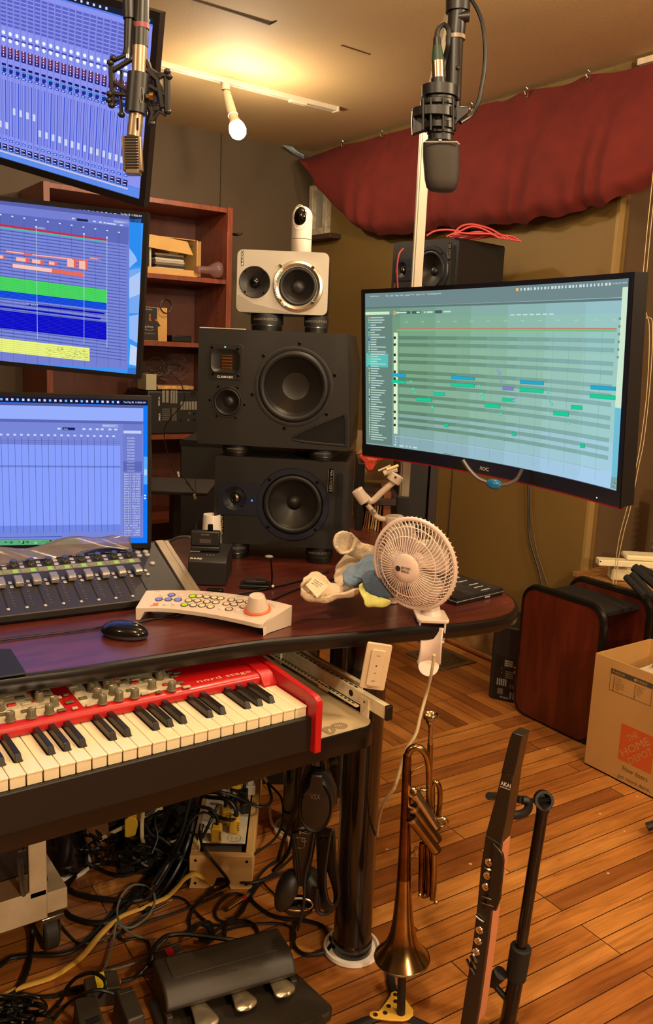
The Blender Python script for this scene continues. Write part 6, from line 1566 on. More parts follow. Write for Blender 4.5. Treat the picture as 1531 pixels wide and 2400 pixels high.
MB().cyl(X2(760, 480, .03), X2(738, 1330, .03), .0150, .0135, 24).build('lower_tube', bm, MBL)
MB().cyl(X2(815, -400, .03), X2(800, 150, .03), .0215, .0205, 24).build('boom_sleeve', bm, MBL)
MB().cyl(X2(800, 210, .02), X2(935, 200, .02), .007, .009, 16).build('wing_knob', bm, MBL)
for cy in (830, 1210): MB().sphere(X2(800, cy, .015), .0035, 8).build('thumb_screw', bm, MBL)
xl = thing('microphone_cable', 'black cable with silver and green plug looping beside the big hanging microphone', 'cable', fm2)
MB().cyl(X2(565, 1050, 0), X2(562, 960, 0), .0128, .0128, 20).build('socket', xl, MBL)
MB().cyl(X2(562, 960, 0), X2(555, 750, 0), .0108, .0108, 24).build('plug', xl, mat('nickel', (190, 170, 140), 0.25, 1))
MB().cyl(X2(555, 750, 0), X2(548, 560, 0), .0110, .0075, 20).build('green_boot', xl, mat('green_boot', (36, 62, 44), 0.5))
MB().cyl(X2(548, 560, 0), X2(545, 460, 0), .0072, .006, 16).build('boot_end', xl, MBL)
MB().tube(spline([X2(545, 480), X2(548, 400), X2(580, 330), X2(635, 300), X2(680, 350), X2(690, 420), X2(680, 560), X2(640, 720, .01), X2(620, 860, .01)], 6), .0040, 8).build('cable_loop', xl, CABLE)
MB().tube(spline([X2(930, -60), X2(985, 20), X2(1060, 160), X2(1110, 330), X2(1135, 600), X2(1125, 850), X2(1085, 1100), X2(1040, 1280), X2(960, 1410), X2(830, 1500, -.01)], 6), .0034, 8).build('cable_tail', xl, CABLE)
# pencil ribbon microphone at the left
fm1 = Fr(atd(320, 250, 1.25), -35.2)
def X1_(cx, cy, y=0): return fm1.fy(cx*.2939, cy*.2939, y)
NI = mat('satin_nickel_mic', (150, 132, 110), 0.38, .75); NI2 = mat('dark_nickel', (96, 84, 74), .4, .6)
m1 = thing('microphone', 'slim nickel microphone with slotted square head hanging before the top monitor', 'microphone', fm1)
MB().cyl(X1_(1118, 370), X1_(1108, 620), .0108, .0108, 24).build('rear_tube', m1, NI)
MB().cyl(X1_(1092, 880), X1_(1070, 1090), .0105, .0110, 24).build('front_tube', m1, NI)
a, b = X1_(985, 1090), X1_(1145, 1115); c, d = X1_(978, 1365), X1_(1125, 1385)
gx0 = (a.x+c.x)/2; gx1 = (b.x+d.x)/2; gz1 = a.z; gz0 = c.z
GMt = T((gx0+gx1)/2, 0, (gz0+gz1)/2) @ RY(-0.045)
gw, gh = (gx1-gx0), (gz1-gz0)
q = MB(); q.bx(-gw/2, gw/2, -.006, .006, -gh/2, gh/2, GMt); q.bx(-gw*.35, gw*.35, -.0105, .0105, -gh*.60, gh*.5, GMt); hd = q.build('head', m1, NI, bevel=.0015)
for i in range(12):
    z = gh*.45-i*gh*.080; MB().bx(-gw*.30, gw*.38, -.0112, -.0103, z-.0012, z+.0012, GMt).build('slot', hd, DARKIN)
p = X1_(1098, 990, -.0108); q = MB(); q.prism(rrect(-.0014, -.0085, .0014, .0085, .0014), 0, .0006, Matrix.Translation(p) @ FR); q.build('switch_slot', m1, DARKIN)
sm1 = thing('shock_mount', 'black spider shock mount with elastic pegs holding the slim nickel microphone', 'shock mount', fm1)
MB().cyl(X1_(1110, 590), X1_(1085, 905), .0165, .0165, 28).build('inner_sleeve', sm1, MBL)
p = X1_(1130, 760, -.0166); q = MB(); q.tube([(p.x+.0028*math.cos(t), p.y, p.z+.0105*math.sin(t)) for t in [2*PI*k/20 for k in range(20)]], .0006, 5, closed=True); q.build('oval_mark', sm1, GREYP)
def bar(*pts, r=.003, flat=None, name='frame_bar'):
    return MB().tube([X1_(x, y, d) for x, y, d in pts], r, 6, flat=flat).build(name, sm1, MBL)
bar((885, 480, 0), (905, 840, 0), r=.0045); bar((870, 500, 0), (1000, 440, 0), (1050, 410, 0), r=.0030); bar((905, 560, 0), (1050, 470, 0), r=.004)
bar((885, 740, 0), (1040, 760, 0), r=.0035); bar((890, 800, 0), (960, 800, 0), (970, 910, 0), r=.003); bar((970, 560, .01), (965, 880, .01), r=.0022); bar((905, 650, 0), (1010, 720, 0), r=.0028)
bar((1330, 580, 0), (1335, 900, 0), r=.0050); bar((1180, 560, 0), (1260, 640, 0), (1300, 860, 0), r=.0050); bar((1190, 600, 0), (1330, 600, 0), r=.0040); bar((1170, 480, 0), (1200, 560, 0), (1290, 620, 0), r=.0040)
bar((1150, 760, 0), (1215, 900, 0), (1205, 980, 0), r=.0040); bar((1215, 960, 0), (1270, 890, 0), (1325, 920, 0), r=.0026); bar((1250, 640, .01), (1255, 820, .01), r=.006); bar((1060, 700, 0), (1180, 680, 0), (1330, 760, 0), r=.0035)
bar((1180, 830, .005), (1210, 880, .005), (1290, 860, .005), r=.005)
for cx, cy in ((905, 465), (880, 500), (875, 750), (870, 800), (970, 915), (1335, 570), (1350, 610), (1340, 890), (1210, 985), (890, 840)):
    MB().sphere(X1_(cx, cy, -.003), .0048, 7, sc=(1.1, 1, .9)).build('peg', sm1, MBL)
MB().cyl(X1_(1165, 768, -.01), X1_(1195, 768, -.01), .0028, .0028, 10).build('thumb_bolt', sm1, CHROME); MB().cyl(X1_(1195, 768, -.01), X1_(1225, 770, -.01), .0060, .0060, 12).build('bolt_head', sm1, mat('brass', (180, 150, 90), .3, 1))
MB().cyl(X1_(1020, 470), X1_(1022, 430), .0040, .0040, 12).build('mount_thread', sm1, STEEL)
b1_ = thing('microphone_boom', 'black tubular microphone boom and plug coming down before the top monitor', 'boom arm', fm1)
MB().cyl(X1_(1035, -200, .008), X1_(1040, 155, .008), .0112, .0105, 20).build('upper_tube', b1_, MBL)
MB().cyl(X1_(1035, 155, .008), X1_(1025, 400, .008), .0078, .0070, 20).build('lower_tube', b1_, MBL)
MB().cyl(X1_(1025, 390, .004), X1_(1022, 440, .004), .0070, .0085, 16).build('swivel', b1_, MBL)
c1_ = thing('microphone_cable', 'dark cable and plug with a faded red band above the slim microphone', 'cable', fm1)
MB().cyl(X1_(1125, 190, 0), X1_(1120, 372, 0), .0108, .0112, 20).build('plug', c1_, MBL)
MB().cyl(X1_(1128, 190, 0), X1_(1128, 232, 0), .0114, .0114, 20).build('band', c1_, mat('faded_red_band', (128, 52, 64), .5))
MB().cyl(X1_(1140, -100, 0), X1_(1130, 190, 0), .0090, .0108, 20).build('boot', c1_, MBL)

# ---------- right wall cables, connector
cable('wall_cable', [atx(x, y, 2.615) for x, y in ((1238, 1110), (1239, 1180), (1240, 1250), (1252, 1300), (1264, 1340), (1272, 1385))], .004, CABLE, 'dark cord hanging down the ochre wall under the curved monitor, left of the pair', 'cord')
cable('wall_cable', [atx(x, y, 2.618) for x, y in ((1243, 1110), (1247, 1200), (1254, 1270), (1270, 1330), (1285, 1372))], .0022, mat('brown_cord', (84, 58, 32), .5), 'thin brown cord hanging down the ochre wall, right of the pair', 'cord')
vc = thing('video_cable', 'clear video cable with a blue translucent connector hanging under the curved monitor', 'cable', atd(1150, 1130, 1.6))
iv = Matrix.Translation(-atd(1150, 1130, 1.6))
GC = mat('clear_grey_cable', (84, 76, 68), .3, .2)
MB().tube([iv @ p for p in spline([atd(x, y, 1.62) for x, y in ((1085, 1078), (1100, 1100), (1120, 1120), (1145, 1131))], 6)], .0038, 8).build('cable_left', vc, GC)
MB().tube([iv @ p for p in spline([atd(x, y, 1.60) for x, y in ((1172, 1138), (1195, 1133), (1212, 1122), (1224, 1100))], 6)], .0038, 8).build('cable_right', vc, GC)
q = MB(); q.sphere((0, 0, 0), .0100, 10, aim(iv @ atd(1159, 1135, 1.61), iv @ atd(1175, 1138, 1.6)), (1, 1, 1.7)); q.build('blue_connector', vc, mat('blue_translucent_plastic', (24, 110, 160), .2, coat=.3))
for i, pts in enumerate((((1508, 640), (1522, 760), (1518, 900), (1503, 1030), (1490, 1100), (1470, 1190), (1452, 1260), (1440, 1340), (1437, 1370)), ((1516, 640), (1530, 760), (1524, 900), (1510, 1030), (1498, 1090), (1478, 1190), (1462, 1250), (1448, 1320), (1444, 1370)))):
    cable('hanging_thread', [Vector((atd(*pts[0], 2.0).x, atd(*pts[0], 2.0).y, CEIL-.002))]+[atd(x, y, 2.0) for x, y in pts], .0009, mat('pale_thread', (170, 150, 110), .6), ('left' if i == 0 else 'right')+' one of two thin pale threads hanging at the right edge past the curved monitor', 'thread')

# ---------- rack with records behind the desk
RKF = Fr(atd(925, 1262, 2.55), -35.2)
zsh = RKF.M.translation.z
rk = thing('equipment_rack', 'dark open shelf rack with wooden back panel behind the fan and gimbal', 'shelf', Fr((RKF.M.translation.x, RKF.M.translation.y, 0), -35.2))
fr_ = Fr((RKF.M.translation.x, RKF.M.translation.y, 0), -35.2)

def R_(px, py, y=0): return fr_.fy(px, py, y)
xl_, xr2 = R_(835, 1200).x, R_(938, 1200).x
z_mid, z_top = R_(880, 1160).z, R_(880, 1112).z
for z in (zsh-.02, z_mid-.03, ): MB().bx(xl_, xr2, 0, .32, z, z+.018).build('shelf', rk, mat('dark_brown_board', (48, 34, 26), .5), bevel=.001)
for x in (xl_, xr2-.004): MB().bx(x, x+.02, 0, .32, DZ+.0015, z_top+.03).build('upright', rk, BLACK, bevel=.001)
MB().bx(xl_, xr2, .30, .31, z_mid, z_top+.10).build('back_board', rk, mat('tan_plywood', (120, 94, 58), .6, noise=(8, .2)))
MB().bx(xr2+.018, xr2+.075, -.01, .34, DZ+.0015, R_(960, 1068).z).build('side_case', rk, BLACKM, bevel=.003)
MB().bx(xr2+.080, xr2+.105, -.01, .30, R_(990, 1235).z, R_(990, 1068).z).build('side_panel', rk, mat('very_dark_brown', (30, 22, 18), .5), bevel=.002)
ORD = ('first', 'second', 'third', 'fourth', 'fifth', 'sixth', 'seventh', 'eighth', 'ninth', 'tenth', 'eleventh', 'twelfth')
rnd = random.Random(4); i = 0; x = R_(847, 1200).x
zb_ = zsh-.001
while x < R_(896, 1200).x:
    hgt = rnd.uniform(.085, .11)*1.0; th = rnd.uniform(.003, .0055)
    c = rnd.choice([(170, 120, 60), (120, 70, 36), (196, 160, 104), (60, 40, 28), (150, 90, 50), (210, 176, 120)])
    o = MB().bx(0, th, 0, .12, 0, hgt).build('record_sleeve', m=mat('sleeve_%d_%d' % (c[0], c[1]), c, .6), bevel=.0004)
    o.matrix_world = fr_.M @ T(x, .03, zb_) @ RY(rnd.uniform(.06, .12))
    tag(o, ORD[i]+' from the left of the worn record sleeves standing edge-on behind the gimbal', 'record', 'record sleeves behind the gimbal')
    x += th+.0032; i += 1
o = MB().bx(0, .022, 0, .18, 0, .135).build('wooden_box', m=mat('orange_brown_wood', (128, 66, 28), .5), bevel=.001); o.matrix_world = fr_.M @ T(R_(899, 1200).x, .02, zb_)
tag(o, 'narrow orange-brown wooden box at the right end of the records', 'box')
# red candy bag
rb_ = thing('snack_bag', 'crumpled bright red snack bag on the rack left of the curved monitor', 'bag', Fr(fr_.M @ Vector((R_(868, 1085).x, .05, z_mid-.011)), -35.2))
fbg = Fr(fr_.M @ Vector((R_(868, 1085).x, .05, z_mid-.011)), -35.2)
RBM = mat('glossy_red_foil', (196, 40, 26), .25, noise=(40, .25, (226, 96, 70)), bump=(60, .8, .004))
pts = [(840, 1070), (850, 1064), (868, 1066), (884, 1068), (896, 1068), (896, 1078), (882, 1080), (879, 1090), (872, 1102), (862, 1104), (854, 1092), (850, 1080), (842, 1074)]
pl = [fbg.fy(*c, 0) for c in pts]
q = MB(); q.prism([(p.x, p.z) for p in spline([(p.x, 0, p.z) for p in pl], 3, True)] if False else [(p.x, p.z) for p in pl], -.018, .018, FR)
q.build('bag', rb_, RBM, bevel=.005, seg=3)
p = fbg.fy(862, 1079, -.0185); q = MB(); q.text('WAH', Matrix.Translation(p) @ FR, .009, .026, True); q.build('lettering', rb_, mat('cream_red_print', (226, 150, 110), .5), smooth=False)
o = MB().prism([(0, 0), (.030, .004), (.028, .024)], 0, .02, FR).build('cardboard_corner', m=mat('orange_cardboard', (196, 104, 50), .7)); o.matrix_world = fr_.M @ T(R_(838, 1063).x, .1, R_(838, 1062, .1).z)
tag(o, 'orange cardboard corner showing above the red bag', 'cardboard')
fc3 = fr_.M @ Vector((R_(690, 1062).x, .05, R_(690, 1062).z))
# red foil strip under the big speaker
psn = atd(722, 1060, 2.22)
o = MB().bx(-.035, .032, 0, .05, 0, .010).build('snack_bag', m=RBM, bevel=.004, seg=2); o.matrix_world = Fr((psn.x, psn.y, 0.797+SH_+.001), -40).M
tag(o, 'red foil wrapper seen in the gap between the two big black speakers', 'bag')

# ---------- alcove at the right: table, white hardware, black cases, foam
TBZ = .470
tb_ = thing('table', 'rough plywood table top in the alcove at the right behind the cabinet', 'table', (2.95, 1.4, 0))
PLY = mat('rough_plywood', (150, 104, 52), .65, noise=(14, .4), bump=(40, .4, .002), stretch=(1, 6, 1))
outl = [(2.60, 2.035), (2.60, 1.80), (2.61, 1.60), (2.64, 1.40), (2.66, .6), (3.5, .6), (3.5, 2.035)]
MB().prism([(a-2.95, b-1.4) for a, b in outl], TBZ, TBZ+.02).build('table_top', tb_, PLY, bevel=.002)
for x, y in ((2.75, 1.95), (2.80, .70), (3.42, .70), (3.42, 1.95)): MB().bx(x-.02-2.95, x+.02-2.95, y-.02-1.4, y+.02-1.4, .001, TBZ).build('leg', tb_, PLY)
fw_ = Fr(atd(1404, 1326, 3.10), -38, 0, -1)
fz0 = fw_.M.translation.z
wk = thing('white_rail_kit', 'stack of long white metal shelf rails lying on the alcove table', 'shelf rail', Fr((fw_.M.translation.x, fw_.M.translation.y, TBZ+.021), -38))
fk2 = Fr((fw_.M.translation.x, fw_.M.translation.y, TBZ+.021), -38)
dzz = max(.001, fk2.fy(1404, 1326).z)
CRM = mat('cream_white_metal', (232, 220, 180), .35)
MB().bx(0, .42, 0, .05, dzz, dzz+.022).build('long_rail', wk, CRM, bevel=.002)
MB().bx(.10, .42, .01, .09, dzz+.023, dzz+.042).build('upper_piece', wk, CRM, bevel=.006)
MB().bx(.055, .30, .02, .08, .0, dzz-.001).build('lower_piece', wk, CRM, bevel=.008)
p = fk2.fy(1408, 1316, -.0003); MB().cyl((p.x, p.y, p.z), (p.x, p.y-.0004, p.z), .0028, n=12).build('hole', wk, DARKIN)
for i, (x0, y0, x1, y1, r) in enumerate(((1468, 1352, 1512, 1398, .012), (1482, 1345, 1531, 1400, .012), (1487, 1330, 1545, 1378, .016), (1500, 1330, 1560, 1360, .012))):
    a = atd(x0, y0, 2.88+.03*i); b = atd(x1, y1, 2.80+.03*i)
    tag(MB().tube([a, b], r, 8).build('folding_stand', m=BLACKM), ('lowest and leftmost', 'second', 'thickest', 'rearmost')[i]+' of the black folded stand legs on the alcove table', 'stand', 'folded black stand legs on the table')
ff_ = Fr(atd(1538, 1290, 3.30), -35)
for i in range(9):
    o = MB().sphere((0, 0, 0), .030, 10, sc=(1.0, .7, .42)).build('foam_ridge', m=mat('grey_foam', (112, 94, 82), .9, bump=(200, .4, .001)))
    o.matrix_world = ff_.M @ T(.008, 0, .008+i*.0262)
    if i == 0: ft_ = thing('foam_panel', 'grey ridged sound foam panel at the right edge of the picture', 'foam panel', ff_)
    o.parent = ft_; o.matrix_world = ff_.M @ T(.008, 0, .008+i*.0262)
MB().bx(0, .06, .012, .03, -.31, .245).build('backing', ft_, _MC['grey_foam'])
# side cabinet with rounded side panels
cb_ = thing('rack_cabinet', 'low dark wooden equipment cabinet with rounded black-edged side panels beside the cardboard box', 'cabinet', (2.30, 1.67, 0))
Mc = Matrix.Translation((-2.30, -1.67, 0))
sidep = rrect(1.668, .004, 2.003, .478, .055, 8)
CAB = woodmat('dark_cherry_veneer', (70, 22, 10), (100, 36, 18), .38, 4, (7, 7, .9))
for x0, x1 in ((2.300, 2.328), (2.552, 2.580)):
    MB().prism(sidep, x0, x1, Mc @ YZ).build('side_panel', cb_, CAB, bevel=.001)
    MB().tube([(x0+.015, p[0], p[1]) for p in sidep], .0165, 8, closed=True, M=Mc).build('edge_molding', cb_, TMOLD)
MB().bx(2.328, 2.552, 1.70, 1.99, .438, .455, Mc).build('top_board', cb_, BLACKM, bevel=.002)
MB().bx(2.328, 2.552, 1.72, 1.99, .06, .078, Mc).build('bottom_board', cb_, BLACKM)
MB().bx(2.328, 2.552, 1.975, 1.99, .078, .438, Mc).build('back_board', cb_, DARKIN)
# floor speaker, rear side showing
fs3 = Fr((2.305, 2.140, .002), -61)
s3 = thing('studio_speaker', 'black speaker standing on the floor by the wall, its rear panel of sockets showing', 'speaker', fs3)
w3, h3, d3 = .150, .290, .22
MB().bx(0, w3, 0, d3, 0, h3).build('cabinet', s3, SPK, bevel=.008, seg=3)
def S3(px, py): return fs3.fy(px, py, -.0005)
def c1(x, y): return (1020+x*.3338, 1160+y*.3338)
pb2 = mat('printed_black_panel', (14, 13, 12), .45)
q = MB(); a, b = S3(*c1(425, 1135)), S3(*c1(615, 1480)); q.bx(a.x, w3-.008, -.0012, 0, b.z-.004, a.z+.01); bp2 = q.build('rear_plate', s3, pb2, bevel=.0006)
def on3(name, x0, y0, x1, y1, m, n=1, hor=False, gap=.35):
    a, b = S3(*c1(x0, y0)), S3(*c1(x1, y1)); q = MB()
    for i in range(n):
        if hor: za = a.z+(b.z-a.z)*i/n; zb_ = a.z+(b.z-a.z)*(i+1-gap)/n; q.bx(a.x, b.x, -.0019, -.0012, zb_, za)
        else: xa = a.x+(b.x-a.x)*i/n; xb = a.x+(b.x-a.x)*(i+1-gap)/n; q.bx(xa, xb, -.0019, -.0012, b.z, a.z)
    return q.build(name, bp2, m, smooth=False)
on3('rating_label', 492, 1158, 545, 1215, PRINTG, 3, True, .2); on3('print_block', 436, 1283, 505, 1345, PRINTG, 5); on3('print_block', 525, 1330, 605, 1375, mat('dim_print', (90, 84, 74), .5), 5); on3('print_block', 525, 1385, 605, 1450, PRINTG, 4, False, .4); on3('print_block', 440, 1352, 495, 1405, mat('dim_print', (90, 84, 74), .5)); on3('print_block', 497, 1235, 548, 1300, mat('dim_print', (90, 84, 74), .5), 4, True)
a = S3(*c1(518, 1456)); q = MB(); q.text('SAMSON', Matrix.Translation((S3(*c1(596, 1480)).x, -.0014, a.z+.001)) @ FR @ RZ(PI), .0080, .030, True); q.text('RESOLV 65a', Matrix.Translation((S3(*c1(512, 1450)).x, -.0014, S3(*c1(470, 1412)).z)) @ FR @ RZ(PI), .0085, .032, True); q.build('lettering', bp2, mat('pale_blue_print', (160, 170, 190), .5), smooth=False)
for x, y, r, m in ((560, 1210, .0035, mat('brass', (180, 150, 90), .3, 1)), (560, 1245, .0045, mat('brass', (180, 150, 90), .3, 1)), (597, 1272, .0065, STEEL), (597, 1330, .006, BLACK), (452, 1180, .012, BLACK), (470, 1215, .0016, PRINTG), (470, 1245, .0016, PRINTG)):
    p = S3(*c1(x, y)); MB().lathe([(r, 0), (r, .003), (r*.6, .003), (r*.5, .001), (0, .001)], 18, Matrix.Translation((p.x, -.0012, p.z)) @ FR).build('socket', bp2, m)
# moving box
fbx = Fr((2.19, 1.595, 0.001), -90)
cbx = thing('cardboard_box', 'open brown moving box with an orange store logo holding magazines', 'box', fbx)
CARD = mat('brown_cardboard', (196, 152, 90), .75, noise=(5, .06), bump=(90, .15, .001))
BWd, BDp, BH = .43, .285, .377
def bxm(M, x0, x1, y0, y1, z0, z1, name, m=CARD): return MB().bx(x0, x1, y0, y1, z0, z1, M).build(name, cbx, m)
I4 = Matrix.Identity(4)
bxm(I4, 0, BWd, 0, .004, 0, BH, 'front_wall'); bxm(I4, 0, BWd, BDp-.004, BDp, 0, BH, 'back_wall'); bxm(I4, 0, .004, .004, BDp-.004, 0, BH, 'side_wall'); bxm(I4, BWd-.004, BWd, .004, BDp-.004, 0, BH, 'side_wall'); bxm(I4, 0, BWd, 0, BDp, 0, .004, 'bottom')
def BX(px, py): return fbx.fy(px, py, -.0004)
def c1b(x, y): return BX(*c1(x, y))
ORG = mat('orange_ink', (206, 92, 34), .75); DIN = mat('dark_green_grey_ink', (70, 68, 50), .75)
a, b = c1b(1310, 1600), c1b(1285, 1850); sx0 = (a.x+b.x)/2; s_ = a.z-b.z; 
q = MB(); q.prism([(0, 0), (s_, 0), (s_, s_), (0, s_)], 0, .0004, Matrix.Translation((sx0, 0, b.z)) @ FR); lg = q.build('store_logo', cbx, ORG, smooth=False)
q = MB()
LMx = Matrix.Translation((sx0+s_*.5, -.0006, b.z+s_*.5)) @ FR @ RZ(math.radians(42))
q.text('THE', LMx @ T(-s_*.10, s_*.22, 0), s_*.15, s_*.34); q.text('HOME', LMx @ T(-s_*.52, -s_*.06, 0), s_*.20, s_*1.0); q.text('DEPOT', LMx @ T(-s_*.42, -s_*.30, 0), s_*.17, s_*.84)
q.build('logo_lettering', lg, mat('bare_card', (196, 152, 90), .75), smooth=False)
q = MB(); a = c1b(1318, 1915); b = c1b(1492, 1998); c = c1b(1280, 1975); d_ = c1b(1512, 2080)
q.text('How doers', Matrix.Translation((a.x, -.0005, c1b(1318, 1932).z)) @ FR, .016, b.x-a.x); q.text('get more done.', Matrix.Translation((c.x, -.0005, c1b(1280, 1985).z)) @ FR, .0165, d_.x-c.x); q.build('slogan', cbx, DIN, smooth=False)
a, b = c1b(1238, 1215), c1b(1225, 1365); x0 = (a.x+b.x)/2; z1 = a.z; z0 = b.z; x1 = c1b(1528, 1350).x
q = MB(); pline(q, FR, x0, z0, x1, z1, .0012, .0003); q.bx(x0, x1, -.0006, 0, z1-.016, z1)
for j, xx in enumerate((x0+.012, x0+(x1-x0)*.60)):
    for i in range(7): q.bx(xx, xx+.003, -.0005, 0, z1-.027-i*.0068, z1-.0235-i*.0068)
    for i, t_ in enumerate((('BEDROOM', 'KITCHEN', 'LIVING ROOM', 'DINING ROOM', 'FAMILY ROOM', 'OTHER'), ('BATHROOM', 'GARAGE', 'BASEMENT', 'OFFICE', 'ATTIC'))[j]): q.text(t_, Matrix.Translation((xx+.007, -.0005, z1-.0275-i*.0068)) @ FR, .0034)
pi_ = q.build('label_print', cbx, DIN, smooth=False)
q = MB(); q.text('PLACE IN:', Matrix.Translation((x0+.006, -.0009, z1-.012)) @ FR, .0075, None, True); q.text('FRAGILE', Matrix.Translation((x0+(x1-x0)*.62, -.0009, z1-.012)) @ FR, .0075, None, True); q.bx(x0+(x1-x0)*.57, x0+(x1-x0)*.57+.006, -.0009, -.0006, z1-.0125, z1-.0045); q.build('label_title', pi_, CARD, smooth=False)
# magazines inside
for i, (c, lab) in enumerate((((214, 196, 170), 'pale magazine with red headline, top of the pile in the moving box'), ((170, 150, 130), 'grey-brown magazine second in the moving box pile'))):
    fmg = Fr(fbx.M @ Vector((.10+.03*i, .03, BH-.045-.014*i)), -90-14, -12, 5)
    mg = thing('magazine', lab, 'magazine', fmg)
    MB().bx(0, .21, 0, .20, 0, .008).build('pages', mg, mat('magazine_%d' % i, c, .5), bevel=.001)
    if i == 0:
        q = MB(); q.text('PICTURE', T(.012, .14, .0083), .026, .12, True); q.text('CHORDS', T(.012, .105, .0083), .026, .12, True); q.build('headline', mg, mat('red_ink', (196, 36, 44), .6), smooth=False)
        q = MB(); q.text('ENCYCLOPEDIA OF', T(.012, .175, .0083), .010, .13); q.text('BY LEONARD VOGLER', T(.012, .085, .0083), .010, .13); q.build('small_print', mg, PRINTK, smooth=False)
MB().bx(.02, .40, .02, .26, .01, BH-.08).build('contents', cbx, mat('stacked_paper', (120, 104, 80), .8, noise=(40, .4), stretch=(1, 1, 12)))
tag(MB().bx(-.02, .03, -.01, .01, 0, .006).build('black_adapter', m=BLACK, frame=Fr(fbx.M @ Vector((.16, .10, BH-.012)), -60), bevel=.002), 'small black adapter on top of the magazines in the moving box', 'adapter')
# stand foot at the right edge
sf = atz(1531, 1950, 0.01)
tag(MB().tube([sf+Vector((-.012, .012, .012)), sf+Vector((.02, -.01, .03)), sf+Vector((.10, -.08, .10))], .012, 10).build('stand_foot', m=BLACK), 'rubber-tipped black stand foot poking in at the right edge', 'stand')
# ================================================================ trumpet on its stand
ft2 = Fr((0.985, 1.090, 0), -35.2)
TRB = mat('tarnished_brass', (140, 110, 66), .2, 1.0, noise=(16, .4, (176, 146, 92)))
TRD = mat('brown_tarnished_brass', (92, 56, 34), .28, 1.0, noise=(22, .45, (140, 96, 58)))
TRS = mat('worn_silver_plate', (188, 172, 140), .22, 1.0, noise=(30, .2))
tr = thing('trumpet', 'tarnished brass trumpet standing bell down on a small peg stand', 'trumpet', ft2)
def TP_(cx, cy, y=0): return ft2.fy(820+cx*.3167, 1640+cy*.3167, y)
def ttube(name, pts, r, m=TRB, y=None, n=6, k=14, par=None):
    P = [TP_(*p) for p in pts]; P = spline(P, n)
    if isinstance(r, (list, tuple)):
        rr = []; N = len(P)
        for i in range(N):
            t = i/(N-1)*(len(r)-1); a = min(int(t), len(r)-2); rr.append(r[a]+(r[a+1]-r[a])*(t-a))
        r = rr
    return MB().tube(P, r, k).build(name, par or tr, m)
bc = TP_(388, 1905); pxm = (TP_(500, 1500)-TP_(400, 1500)).length/100
B0 = Vector((bc.x, 0, bc.z)); B1 = TP_(425, 430)
ax = aim(B0, (B1.x, 0, B1.z)); Lb = (Vector((B1.x, 0, B1.z))-B0).length
prof = [(205*pxm, 0)]
rows_ = [(0, 205), (.006, 190), (.016, 160), (.030, 125), (.045, 104), (.065, 86), (.09, 74), (.13, 61), (.18, 51), (.24, 42), (.32, 35), (.40, 30), (1, 27)]
prof = [(r*pxm, z if z < 1 else Lb) for z, r in rows_]
q = MB(); q.shell(prof+[(p[0]-.0008, p[1]) for p in prof[::-1]], 48, ax); q.build('bell', tr, TRB, angle=180)
MB().ring((0, 0, 0), 205*pxm, .0018, 64, 8, M=ax).build('bell_rim', tr, TRS)
q = MB(); q.shell([(r*pxm+.0003, z) for r, z in ((52, .17), (43, .23), (36, .31), (31, .39), (28.5, .42))], 32, ax); q.build('bell_tail', tr, TRD, angle=180)
rT = 27*pxm
ttube('bell_bow', [(427, 450, 0), (432, 400, 0), (455, 365, 0), (495, 352, 0), (535, 370, 0), (565, 410, 0), (582, 470, 0), (588, 560, 0), (588, 700, 0), (588, 840, 0)], [rT, rT, rT*.9, rT*.85, rT*.85], TRB, k=18)
MB().cyl(TP_(588, 815), TP_(588, 850), rT*1.02, rT*1.02, 20).build('bow_collar', tr, TRS)
q = MB(); a, b = TP_(602, 118, .02), TP_(600, 205, .02); q.shell([(.0068, .0165), (.011, .0005), (.0130, -.001), (.0142, .002), (.0140, .007), (.0105, .010), (.0100, .014), (.0062, .021), (.0052, .024)][::1], 32, aim(TP_(603, 108, .02), TP_(600, 250, .02))); q.build('mouthpiece', tr, TRS, angle=60)
ttube('mouthpiece_shank', [(600, 190, .02), (598, 250, .02), (597, 330, .02)], [19*pxm, 14*pxm, 20*pxm], TRS)
ttube('leadpipe', [(597, 325, .02), (593, 450, .02), (590, 700, .02), (615, 850, .02)], 22*pxm, TRB)
ttube('brace', [(455, 555, 0), (470, 530, 0), (555, 482, 0)], 7*pxm, TRB); ttube('brace', [(455, 1190, 0), (450, 1150, 0), (480, 1115, 0), (500, 1105, 0)], 6*pxm, TRB)
ttube('third_slide', [(612, 830, .012), (612, 700, .012), (612, 640, .012), (630, 612, .012), (655, 625, .012), (668, 680, .012), (666, 780, .012), (655, 860, .012)], 19*pxm, TRB)
for k_, (x0, y0, x1, y1) in enumerate(((482, 700, 640, 940), (472, 800, 645, 1032), (462, 880, 640, 1112))):
    y_ = -.006*k_-.01
    MB().cyl(TP_(x0, y0, y_), TP_(x1, y1, y_), 40*pxm, 40*pxm, 28).build('valve_casing', tr, TRS if k_ == 0 else TRB)
    MB().cyl(TP_(x0-6, y0-9, y_), TP_(x0+8, y0+12, y_), 44*pxm, 44*pxm, 28).build('top_cap', tr, TRS)
    d = TP_(x1, y1, y_)-TP_(x0, y0, y_); e = TP_(x1, y1, y_)
    q = MB(); q.lathe([(39*pxm, -.004), (40*pxm, .001), (34*pxm, .004), (28*pxm, .0045), (26*pxm, .002), (12*pxm, .002), (10*pxm, .004), (0, .004)], 28, aim(e, e+d)); q.build('bottom_cap', tr, TRD)
ttube('valve_crook', [(655, 890, -.012), (690, 880, -.014), (718, 905, -.014), (705, 935, -.012), (660, 945, -.010)], 17*pxm, TRS)
ttube('slide_ring', [(495+18*math.cos(t), 1125+38*math.sin(t), 0) for t in [2*PI*k/14 for k in range(15)]], 5*pxm, TRB, n=2, k=6)
